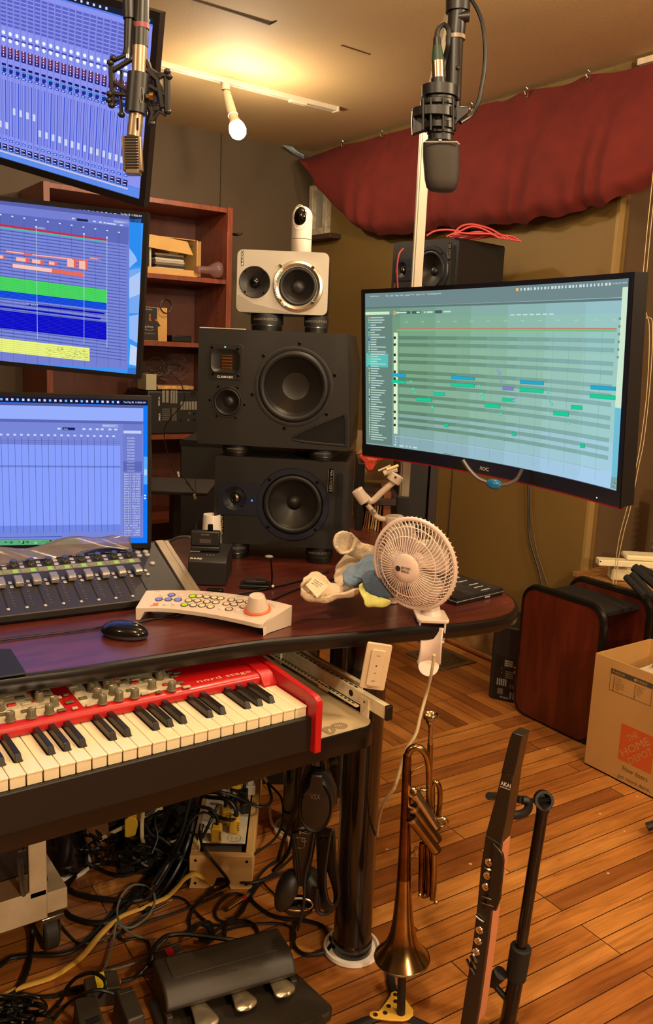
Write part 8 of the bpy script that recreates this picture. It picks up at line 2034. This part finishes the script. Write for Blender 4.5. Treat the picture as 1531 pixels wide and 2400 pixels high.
# ================================================================ cables
def fl(crop, pts, z=.006, jig=0.0):
    ox, oy, s = {'a': (0, 1780, .2613), 'b': (340, 1760, .2667), 'c': (0, 2200, .2612), 'p': (0, 0, 1), 'w': (400, 1750, .1959), 'v': (130, 1780, .2156)}[crop]
    return [atz(ox+p[0]*s, oy+p[1]*s, p[2] if len(p) > 2 else z) for p in pts]
GRN_ = 'black cables on the floor under the desk'
CB2 = mat('dark_brown_cable', (20, 15, 11), .45)
cl = [
 ('a', [(600, 1160), (700, 1210), (900, 1250), (1200, 1265), (1400, 1200), (1531, 1090), (1700, 1000)], .0068, 'thick black cable curving on the floor right of the white cart, upper'),
 ('a', [(585, 1370), (650, 1420), (800, 1465), (960, 1460), (1060, 1400), (1200, 1250), (1340, 1130)], .0066, 'thick black cable curving on the floor right of the white cart, lower'),
 ('a', [(410, 780, .10), (600, 840, .06), (840, 960, .01), (1050, 1040, .006), (1250, 980, .01), (1531, 700, .03), (1700, 500, .1)], .0050, 'long black cable sagging between the cart and the outlet box'),
 ('a', [(520, 900, .05), (660, 830, .05), (900, 800, .05), (1150, 830, .05), (1400, 880, .05), (1600, 900, .04), (1850, 980, .03)], .0042, 'thin black cable arching over the others toward the pine box'),
 ('a', [(410, 1050, .16), (450, 1250, .10), (520, 1450, .03), (640, 1600, .006), (720, 1650, .005), (850, 1640, .005), (1050, 1560, .005), (1250, 1420, .005), (1500, 1290, .02)], .0032, 'thin black cable falling from the cart past its caster'),
 ('a', [(-60, 1880), (0, 1850), (100, 1780), (300, 1755), (520, 1750), (700, 1690), (900, 1500), (1100, 1280), (1300, 1080), (1480, 900, .03)], .0050, 'black cable sweeping from the left edge up toward the outlet box'),
 ('a', [(590, 1150), (660, 1060), (760, 980), (900, 930), (1080, 950), (1300, 1010), (1531, 1050), (1650, 1040)], .0060, 'thick black cable arched beside the white floor cup'),
 ('a', [(1060, 1600), (1100, 1560), (1250, 1480), (1400, 1430), (1531, 1390), (1800, 1290), (2000, 1200)], .0030, 'thin black cable lying parallel to the yellow cable'),
 ('a', [(1060, 1600), (1120, 1620), (1250, 1600), (1330, 1640), (1340, 1750), (1330, 1860)], .0030, 'thin black cable looping toward the red-stickered adapter'),
 ('b', [(0, 930, .05), (300, 950, .05), (600, 1050, .03), (750, 1120, .02), (900, 1160, .02), (1050, 1130, .02), (1230, 1070, .01)], .0036, 'black cable crossing in front of the pine box'),
 ('b', [(480, 700, .14), (500, 820, .12), (560, 920, .10), (650, 1030, .07), (720, 1120, .04), (730, 1170, .02), (640, 1220), (500, 1290), (420, 1400), (390, 1480), (400, 1560)], .0036, 'black cable dropping over the front of the pine box to the coil'),
 ('b', [(540, 1250), (800, 1010, .03), (1000, 880, .05), (1150, 760, .06), (1210, 600, .06), (1200, 420, .08), (1100, 300, .10), (1000, 210, .10)], .0034, 'black cable arching right of the pine box'),
 ('b', [(100, 1300), (250, 1285), (350, 1310), (430, 1400), (560, 1510), (700, 1530), (900, 1500), (980, 1570)], .0030, 'thin cable waving between the pine box and the pedal unit'),
 ('b', [(910, 1260, .012), (960, 1340), (1080, 1430), (1200, 1470), (1400, 1490), (1560, 1540), (1610, 1620), (1660, 1700)], .0048, 'thick cable running from the jack plug to the desk leg'),
 ('b', [(1230, 930, .02), (1100, 1000, .02), (1000, 1100, .014), (950, 1200), (880, 1330), (800, 1460), (720, 1500), (700, 1620)], .0040, 'cable running down past the jack plug to the pedal unit'),
 ('b', [(1350, 880, .05), (1180, 1040, .02), (1030, 1150), (900, 1330), (850, 1420), (740, 1500), (640, 1480), (620, 1400), (700, 1290), (800, 1255), (880, 1275)], .0034, 'cable looping around the gold jack plug'),
 ('b', [(600, 1640), (750, 1560), (950, 1525), (1180, 1520), (1290, 1560), (1320, 1640), (1260, 1760), (1180, 1750)], .0030, 'thin cable behind the pedal unit, right side'),
 ('b', [(560, 1640), (700, 1530), (860, 1490), (960, 1530), (1000, 1600)], .0034, 'short cable arch behind the pedal unit'),
 ('b', [(1560, 1280, .04), (1380, 1470, .01), (1310, 1560), (1310, 1700), (1380, 1780), (1480, 1790), (1580, 1770), (1640, 1700)], .0044, 'cable looping on the floor left of the front desk leg'),
 ('b', [(1170, 1290), (1040, 1140, .01), (1230, 1070, .02), (1330, 1060, .03)], .0026, 'thin cable beside the lower headphones'),
 ('c', [(180, -700, .40), (190, -560, .30), (225, -330, .12), (285, -100, .03), (275, 120), (240, 300), (160, 450), (60, 520), (-40, 540)], .0056, 'thick black cable hanging in front of the white cart'),
 ('c', [(150, 480), (350, 520), (560, 500), (700, 480), (760, 455, .02)], .0040, 'black cable plugged into the yellow-taped adapter, lower'),
 ('c', [(480, 520), (620, 460), (740, 430, .02)], .0046, 'black cable plugged into the yellow-taped adapter, upper'),
 ('c', [(420, 690), (540, 560), (600, 440, .04), (700, 340, .07), (830, 305, .09), (930, 360, .09), (945, 440, .08), (890, 530, .06)], .0038, 'black cable looped over the yellow-taped adapter'),
 ('c', [(480, 730), (600, 590, .02), (760, 490, .08), (900, 460, .09), (1020, 490, .08)], .0036, 'black cable lying across both foot pedals'),
 ('c', [(1090, 380, .02), (1190, 355, .02), (1270, 300, .03), (1350, 200, .04), (1370, 150, .045)], .0040, 'black cable from the yellow-taped adapter to the pedal unit'),
 ('c', [(1345, 215, .02), (1350, 130, .03), (1400, 60, .04), (1480, 10, .045)], .0036, 'black cable rising behind the pedal unit, left strand'),
 ('c', [(1375, 215, .02), (1380, 150, .03), (1420, 70, .04), (1500, -10, .045)], .0036, 'black cable rising behind the pedal unit, right strand'),
]
for crop, pts, r, lab in cl:
    tag(MB().tube(spline(fl(crop, [(p[0], p[1], p[2] if len(p) > 2 else r+.001) for p in pts]), 7), r, 8).build('floor_cable', m=CABLE if r > .0035 else CB2), lab, 'cable', GRN_)
# tangle between the legs
rnd = random.Random(21)
tg = [((40, 600, .12), (220, 520, .14), (420, 380, .18)), ((0, 760, .10), (120, 700, .10), (200, 560, .14), (250, 440, .18)), ((0, 1310, .02), (150, 1130, .05), (300, 850, .10), (400, 620, .14), (520, 540, .15), (640, 600, .13)), ((60, 1160, .03), (240, 900, .08), (330, 680, .13), (400, 400, .20)), ((380, 1180, .02), (440, 900, .06), (560, 650, .12), (640, 480, .15)), ((0, 560, .14), (140, 490, .15), (300, 470, .16)), ((120, 420, .16), (260, 560, .14), (380, 700, .12), (520, 760, .11)), ((560, 540, .13), (700, 600, .13), (800, 590, .13), (790, 480, .15), (700, 420, .16), (500, 400, .17)), ((600, 340, .17), (800, 400, .15), (1000, 490, .13), (1110, 440, .13), (1080, 280, .15)), ((0, 640, .12), (60, 740, .10), (160, 780, .09), (300, 900, .06)), ((140, 480, .15), (90, 620, .13), (110, 760, .10), (60, 900, .07)), ((-60, 820, .08), (100, 860, .07), (260, 980, .03), (350, 1060, .02)), ((-160, 940, .03), (60, 1020, .02), (250, 1060, .02), (390, 1100, .02)), ((350, 560, .14), (300, 800, .10), (200, 1000, .05), (90, 1180, .02)), ((440, 560, .13), (380, 800, .09), (290, 1020, .04), (160, 1230, .008), (0, 1420, .006)), ((500, 640, .12), (450, 860, .07), (330, 1090, .02), (180, 1280, .006), (-60, 1400, .006))]
tags = ('curling upward', 'running steeply', 'arching wide', 'falling leftward', 'hugging the pine box', 'near the yellow tag', 'crossing the black box', 'looping over the plugs', 'draped across the plates', 'bending near the cups', 'rising in the gap', 'low at the left', 'lowest along the boards', 'thick and slanting', 'thickest and slanting', 'outermost and slanting')
for i, pts in enumerate(tg):
    tag(MB().tube(spline(fl('b', pts), 7), (.0040, .0058, .0030, .0048)[i % 4] if i < 13 else .0060, 8).build('floor_cable', m=CABLE), 'dark cable in the tangle left of the pine box, '+tags[i], 'cable', 'cable tangle beside the pine box')
for i in range(22):
    x = rnd.uniform(-560, 420); y = rnd.uniform(520, 1020) if x > 0 else rnd.uniform(700, 960); P = []
    for k in range(5):
        P.append((x+rnd.uniform(-130, 150), y+rnd.uniform(-90, 110), rnd.uniform(.008, .10)))
    tag(MB().tube(spline(fl('b', P), 6), rnd.choice((.0026, .0034, .0044)), 6).build('floor_cable', m=CABLE if i % 3 else CB2), 'short dark cable buried deep in the floor tangle under the desk', 'cable', 'buried cables in the tangle')
# white, yellow and grey ones
WCB = mat('cream_cable', (206, 190, 150), .45); YCB = mat('yellow_flat_cable', (216, 172, 74), .45); GCB = mat('grey_blue_cable', (112, 112, 98), .5)
tag(MB().tube(spline(fl('a', [(1285, 440, .17), (1275, 560, .13), (1275, 690, .10), (1290, 780, .05), (1260, 840, .02), (1260, 880, .01), (1310, 885, .01), (1400, 840, .02), (1531, 740, .05), (1640, 660, .08)]), 6), .0052, 8).build('white_cable', m=WCB), 'cream cable dropping and bending among the dark ones left of the pine box', 'cable')
tag(MB().tube(spline(fl('a', [(870, 730, .05), (980, 670, .07), (1100, 610, .09), (1240, 540, .12), (1360, 470, .14), (1460, 430, .15)]), 5), .0050, 8).build('white_cable', m=WCB), 'straight cream cable slanting behind the yellow tag', 'cable')
tag(MB().tube(spline([atz(400+x*.1959, 1750+y*.1959, z) for x, y, z in ((1060, 350, .15), (1130, 380, .14), (1180, 500, .11), (1195, 640, .05), (1190, 800, .01), (1220, 930, .01), (1300, 1000, .01), (1400, 1090, .01), (1420, 1200, .01), (1400, 1300, .01))], 6), .0040, 8).build('white_cable', m=mat('pale_pink_cable', (220, 190, 170), .45)), 'pale cable arching off the pine box toward the rear desk leg', 'cable')
q = MB(); yp = fl('b', [(620, 1190, .008), (560, 1150, .02), (500, 1105, .05), (430, 1082, .06), (350, 1120, .05), (280, 1200, .03), (180, 1290, .012), (0, 1370, .008)]) + fl('a', [(1200, 1360, .008), (1050, 1430, .008), (900, 1570, .008), (750, 1750, .008), (600, 1870, .008), (450, 1960, .008), (200, 2040, .008), (0, 2130, .008)])
q.tube(spline(yp, 6), .0082, 10, flat=.45); tag(q.build('yellow_cable', m=YCB), 'flat yellow extension cable winding across the floor from the pine box', 'cable')
q = MB(); q.tube(spline(fl('a', [(1531, 1645), (1400, 1620), (1250, 1590), (1130, 1530), (1060, 1430), (1060, 1300), (1130, 1170), (1230, 1120), (1350, 1160), (1390, 1270), (1330, 1400), (1200, 1500), (1090, 1500), (1045, 1470), (1010, 1650), (950, 1850), (925, 1895), (1100, 1860), (1330, 1780), (1450, 1720), (1600, 1650)], .012), 6), .0026, 7); tag(q.build('grey_cable', m=GCB), 'thin grey-blue cable making a loop over the yellow cable', 'cable')
fj = fl('b', [(722, 1392, .010), (905, 1268, .012)])
jp = thing('jack_plug', 'gold quarter-inch audio plug with a red ring lying on the floor', 'plug', fj[0])
d_ = fj[1]-fj[0]
MB().cyl((0, 0, 0), d_*.70, .0052, .0052, 18).build('barrel', jp, mat('pale_gold', (214, 190, 130), .25, 1)); MB().cyl(d_*.70, d_*.88, .0056, .0056, 18).build('red_ring', jp, mat('crimson_ring', (150, 24, 40), .4)); MB().cyl(d_*.88, d_*1.08, .0050, .0045, 18).build('tip_collar', jp, STEEL); MB().cyl(d_*-.10, (0, 0, 0), .0030, .0040, 12).build('strain_relief', jp, RUBBER)
# yellow tag by the cables
tgc = atz(308, 1935, .11); fy_ = Fr(tgc, -35); o = MB().prism([(-.016, -.03), (.008, -.034), (.018, .004), (.012, .022), (-.004, .026), (-.016, .016)], -.004, .004, FR).build('plug_tag', m=YP, bevel=.002, frame=fy_); tag(o, 'yellow plug standing among the cables near the left desk leg', 'plug')
tgc = atz(318, 1905, .14); o = MB().bx(-.02, .02, 0, .02, -.02, .02).build('plug_tag', m=YP, bevel=.003, frame=Fr(tgc, -30)); tag(o, 'yellow plug partly hidden under the keyboard tray edge', 'plug')
# tied coil
tcn = thing('cable_coil', 'tied black coil of thin wire behind the triple pedal unit', 'cable', atz(470, 2190, .02))
o0 = -atz(470, 2190, .02); q = MB()
for i in range(9):
    a_ = i/8.0
    q.tube(spline([o0+atz(430+2*i, 2192, .012+.002*i), o0+atz(452+3*i, 2168-2*i+i*i*.15, .02+.003*i), o0+atz(480+2*i, 2172-i, .02), o0+atz(492+i, 2196+i, .012), o0+atz(465, 2196+i, .012)], 5), .0021, 6)
q.build('loops', tcn, CABLE)
# heap of wires at the lower left corner
hp = thing('cable_heap', 'heap of thin black wires in the lower left corner', 'cable', atz(40, 2360, .01)); o0 = -atz(40, 2360, .01); q = MB()
for i in range(22):
    cx, cy = rnd.uniform(-10, 70), rnd.uniform(2345, 2395); rx, ry = rnd.uniform(18, 60), rnd.uniform(8, 30)
    q.tube(spline([o0+atz(cx+rx*math.cos(t)*(1+rnd.uniform(-.1, .1)), cy+ry*math.sin(t), rnd.uniform(.006, .04)) for t in [k*PI/4 for k in range(8)]], 4, True), rnd.choice((.002, .0026, .0032)), 6, closed=True)
q.build('loops', hp, CABLE)
# cables hanging off the tray next to the headphones
for i, (pts, r) in enumerate(((((700, 1775, 1.62), (697, 1800, 1.62), (694, 1850, 1.62), (696, 1880, 1.62)), .0030), (((732, 1775, 1.56), (715, 1830, 1.58), (695, 1900, 1.60), (668, 1960, 1.64), (652, 2015, 1.70)), .0040), (((722, 1790, 1.57), (700, 1870, 1.60), (690, 1930, 1.62), (675, 2000, 1.66), (640, 2040, 1.72)), .0036), (((670, 1775, 1.7), (660, 1790, 1.72), (640, 1800, 1.75), (600, 1790, 1.8)), .0034))):
    tag(MB().tube(spline([atd(*p) for p in pts], 6), r, 8).build('hanging_cable', m=CABLE), ('leftmost short', 'longest slanting', 'second slanting', 'horizontal curling')[i]+' black cable hanging left of the headphones', 'cable', 'cables hanging beside the headphones')

# ================================================================ bookshelf at the back wall
bs_ = thing('bookshelf', 'reddish brown wooden bookshelf against the back wall behind the monitors', 'bookshelf', (1.0, 3.62, 0))
bx0, bx1 = 1.10, 1.962; Mb = Matrix.Translation((-1.0, -3.62, 0))
SHM = CHERRY
for x in (bx0, bx1-.026): MB().bx(x, x+.026, 3.62, 3.965, .001, 1.895, Mb).build('side_panel', bs_, SHM, bevel=.001)
MB().bx(bx0+.026, bx1-.026, 3.63, 3.965, 1.872, 1.893, Mb).build('top_board', bs_, SHM, bevel=.001)
MB().bx(bx0+.026, bx1-.026, 3.952, 3.965, .05, 1.872, Mb).build('back_board', bs_, woodmat('shelf_back', (84, 40, 26), (100, 50, 32), .5, 4, (4, 4, 1)))
for z in (1.555, 1.262, .842, .45, .06): MB().bx(bx0+.026, bx1-.026, 3.628, 3.952, z, z+.021, Mb).build('shelf', bs_, SHM, bevel=.001)
for z in [1.62+.03*k for k in range(3)]+[1.38+.03*k for k in range(4)]: MB().cyl((bx1-.0265, 3.70, z), (bx1-.0255, 3.70, z), .0025, n=8, M=Mb).build('peg_hole', bs_, PRINTG)
# carton of discs
fcd = Fr((1.50, 3.68, 1.577), 0)
bb = thing('cardboard_box', 'torn open cardboard box full of disc cases on the top shelf', 'box', fcd)
w_, h_, d_ = .315, .165, .20
MB().bx(0, w_, 0, d_, 0, .004).build('bottom', bb, CARD); MB().bx(0, w_, d_-.004, d_, 0, h_).build('back_wall', bb, CARD); MB().bx(0, .004, 0, d_, 0, h_).build('side_wall', bb, CARD); MB().bx(w_-.004, w_, 0, d_, 0, h_).build('side_wall', bb, CARD)
MB().bx(0, w_, -.001, .003, 0, .030).build('front_lip', bb, CARD); MB().prism([(0, .175), (w_-.05, .155), (w_-.02, .098), (0, .118)], -.006, -.002, FR).build('front_flap', bb, mat('taped_cardboard', (200, 158, 94), .35, noise=(9, .12)), bevel=.0008)
MB().prism([(0, 0), (.012, -.02), (.012, .1), (0, .1)], 0.0, h_*.95, Matrix.Translation((w_, .01, .005))).build('side_flap', bb, CARD)
MB().bx(0, w_-.01, .003, d_-.004, h_-.002, h_+.001).build('top_flap', bb, CARD)
CDM = [mat('disc_case_%d' % i, c, .15) for i, c in enumerate(((170, 160, 140), (110, 98, 84), (58, 52, 46), (190, 184, 170)))]
for i in range(8):
    o = MB().bx(0, .0095, 0, .13, 0, .118).build('disc_case', m=CDM[i % 4], bevel=.0006); o.matrix_world = fcd.M @ T(.010+i*.0112, .020, .005)
    tag(o, ORD[i]+' from the left of the upright disc cases in the torn box', 'disc case', 'upright disc cases in the torn box')
for i in range(9):
    o = MB().bx(0, .14, 0, .12, 0, .0092).build('disc_case', m=CDM[(i*3+1) % 4], bevel=.0006); o.matrix_world = fcd.M @ T(.115+.004*(i % 2), .018, .005+i*.0101)
    tag(o, ORD[i]+' from the bottom of the flat disc cases in the torn box', 'disc case', 'stacked disc cases in the torn box')
fb3 = Fr((1.835, 3.655, 1.5775), -20)
o = thing('plastic_bottle', 'crumpled clear pink-tinted plastic wrapping lying at the end of the top shelf', 'plastic wrap', fb3)
MB().lathe([(.012, 0), (.018, .02), (.016, .06), (.034, .09), (.038, .11), (.030, .125), (.012, .13), (.030, .118), (0, .112)], 20, T(-.04, 0, .034) @ RY(PI/2-.05)).build('wrap', o, mat('clear_pink_plastic', (214, 176, 176), .1, trans=.85, bump=(60, .8, .004)), angle=180)
# web shop carton
faz = Fr((1.535, 3.70, 1.2838), 3)
az = thing('cardboard_box', 'small upright cardboard box with black printed panel on the second shelf', 'box', faz)
MB().bx(0, .145, 0, .10, 0, .150).build('carton', az, CARD, bevel=.001)
q = MB(); q.prism([(.022, .002), (.100, .002), (.098, .065), (.112, .068), (.094, .092), (.094, .148), (.022, .148), (.026, .09), (.014, .07), (.026, .064)], 0, .0006, FR); bl = q.build('black_panel', az, mat('black_ink_panel', (36, 30, 28), .6), smooth=False)
q = MB(); q.text('prime', T(.034, -.0009, .055) @ FR, .013, .040, True); q.text('audio', T(.038, -.0009, .135) @ FR, .010, .032); q.text('free membership', T(.028, -.0009, .030) @ FR, .005, .055); q.tube([(.034+.02*t, -.0009, .050-.003*math.sin(t/2*PI)) for t in [k/6*2 for k in range(7)]], .001, 4); q.build('box_print', bl, mat('pale_print', (170, 160, 150), .6), smooth=False)
q = MB(); q.text('wel', T(.054, -.0009, .120) @ FR @ RZ(-PI/2), .012, .032, True); q.text('S', T(.086, -.0009, .100) @ FR @ RZ(-PI/2), .012, .012, True); q.build('orange_print', bl, mat('orange_print', (206, 120, 60), .6), smooth=False)
tag(MB().bx(0, .10, 0, .08, 0, .030).build('black_case', m=BLACK, bevel=.004, frame=Fr((1.70, 3.70, 1.2838), 0)), 'flat black case beside the small box on the second shelf', 'case')
tag(MB().ring((0, 0, .03), .030, .003, 24, 6, M=FR).build('wire_loop', m=CABLE, frame=Fr((1.66, 3.72, 1.44), 10)), 'dark wire loop sticking up above the small box', 'wire')
q = MB(); rnd = random.Random(2)
for i in range(12):
    c_ = Vector((1.66+rnd.uniform(-.05, .1), 3.70, 1.16+rnd.uniform(-.02, .03))); rx, rz = rnd.uniform(.03, .09), rnd.uniform(.01, .05)
    q.tube([c_+Vector((rx*math.cos(t), rnd.uniform(-.01, .01), rz*math.sin(t)+abs(0))) for t in [k*PI/8 for k in range(16)]], .0018, 5, closed=True)
tag(q.build('wire_bundle', m=mat('dull_wire', (56, 48, 42), .4)), 'dark tangle of wires on the third shelf above the rear speaker', 'wires')
tag(MB().bx(0, .05, 0, .10, 0, .07).build('small_box', m=mat('white_green_box', (176, 170, 140), .5), bevel=.001, frame=Fr((1.558, 3.66, 1.065), 0)), 'small pale box with a round black mark at the left of the third shelf', 'box')
tag(MB().bx(0, .18, 0, .14, 0, .016).build('paperback', m=mat('orange_cream_cover', (196, 150, 96), .5, noise=(40, .5)), bevel=.001, frame=Fr((1.615, 3.66, 1.068), 0)), 'cream and orange book lying flat on the shelf speaker', 'book')
# speaker on the shelf, rear panel out
fs4 = Fr((1.56, 3.65, .8635), 0); s4 = thing('studio_speaker', 'black speaker lying in the bookshelf with its rear panel facing out', 'speaker', fs4)
MB().bx(0, .335, 0, .25, 0, .198).build('cabinet', s4, SPK, bevel=.008, seg=3)
def S4(px, py): return fs4.fy(px, py, -.0005)
def c4(x, y): return (330+x*.3583, 440+y*.3583)
for x0, y0, x1, y1, m, n, hor in ((140, 1325, 188, 1405, PRINTG, 2, 0), (195, 1325, 242, 1410, PRINTG, 3, 0), (140, 1440, 188, 1520, _MC['dim_print'], 6, 1), (205, 1440, 235, 1525, _MC['dim_print'], 3, 0), (260, 1398, 370, 1452, PRINTG, 6, 0)):
    a, b = S4(*c4(x0, y0)), S4(*c4(x1, y1)); q = MB()
    for i in range(n):
        if hor: q.bx(a.x, b.x, -.0016, 0, a.z+(b.z-a.z)*(i+1)/n, a.z+(b.z-a.z)*(i+.4)/n)
        else: q.bx(a.x+(b.x-a.x)*i/n, a.x+(b.x-a.x)*(i+.75)/n, -.0016, 0, b.z, a.z)
    q.build('print_block', s4, m, smooth=False)
q = MB(); p = S4(*c4(128, 1525)); q.text('SAMSON', Matrix.Translation((p.x, -.0012, p.z)) @ FR @ RZ(PI/2), .0085, .034, True); p = S4(*c4(124, 1425)); q.text('RESOLV 65a', Matrix.Translation((p.x, -.0012, p.z)) @ FR @ RZ(PI/2), .0075, .040, True); q.build('lettering', s4, PRINTW, smooth=False)
for x, y, r in ((318, 1475, .006), (350, 1475, .006), (350, 1520, .007), (310, 1520, .006), (345, 1345, .012), (262, 1520, .005)):
    p = S4(*c4(x, y)); MB().lathe([(r, 0), (r, .003), (r*.5, .003), (r*.4, .001), (0, .001)], 16, Matrix.Translation((p.x, -.0002, p.z)) @ FR).build('socket', s4, mat('brass', (180, 150, 90), .3, 1) if x in (318, 310) else BLACK)
for i, pts in enumerate((((408, 880), (425, 900), (432, 940), (400, 980), (385, 1010), (392, 1060), (410, 1105), (418, 1118)), ((432, 940), (428, 960)), ((435, 1130), (450, 1145), (457, 1158)), ((415, 1100), (440, 1130), (452, 1150)))):
    if i in (1,): continue
    tag(MB().tube(spline([atd(x, y, 2.75) for x, y in pts], 5), .0018, 6).build('hanging_lead', m=CABLE), ('long dark lead hanging in front of the shelf', '', 'tiny dark lead by the usb end', 'short dark lead by the side table')[i], 'lead')
tag(MB().bx(-.004, .004, -.002, .002, 0, .018).build('usb_end', m=WHITE, frame=Fr(atd(459, 1170, 2.73), -35, 0, 18), bevel=.0008), 'white usb end hanging above the side table, lower', 'usb plug')
tag(MB().bx(-.003, .003, -.002, .002, 0, .018).build('usb_end', m=WHITE, frame=Fr(atd(420, 1118, 2.73), -35, 0, 14), bevel=.0008), 'white cable tip hanging above the side table, upper', 'usb plug')
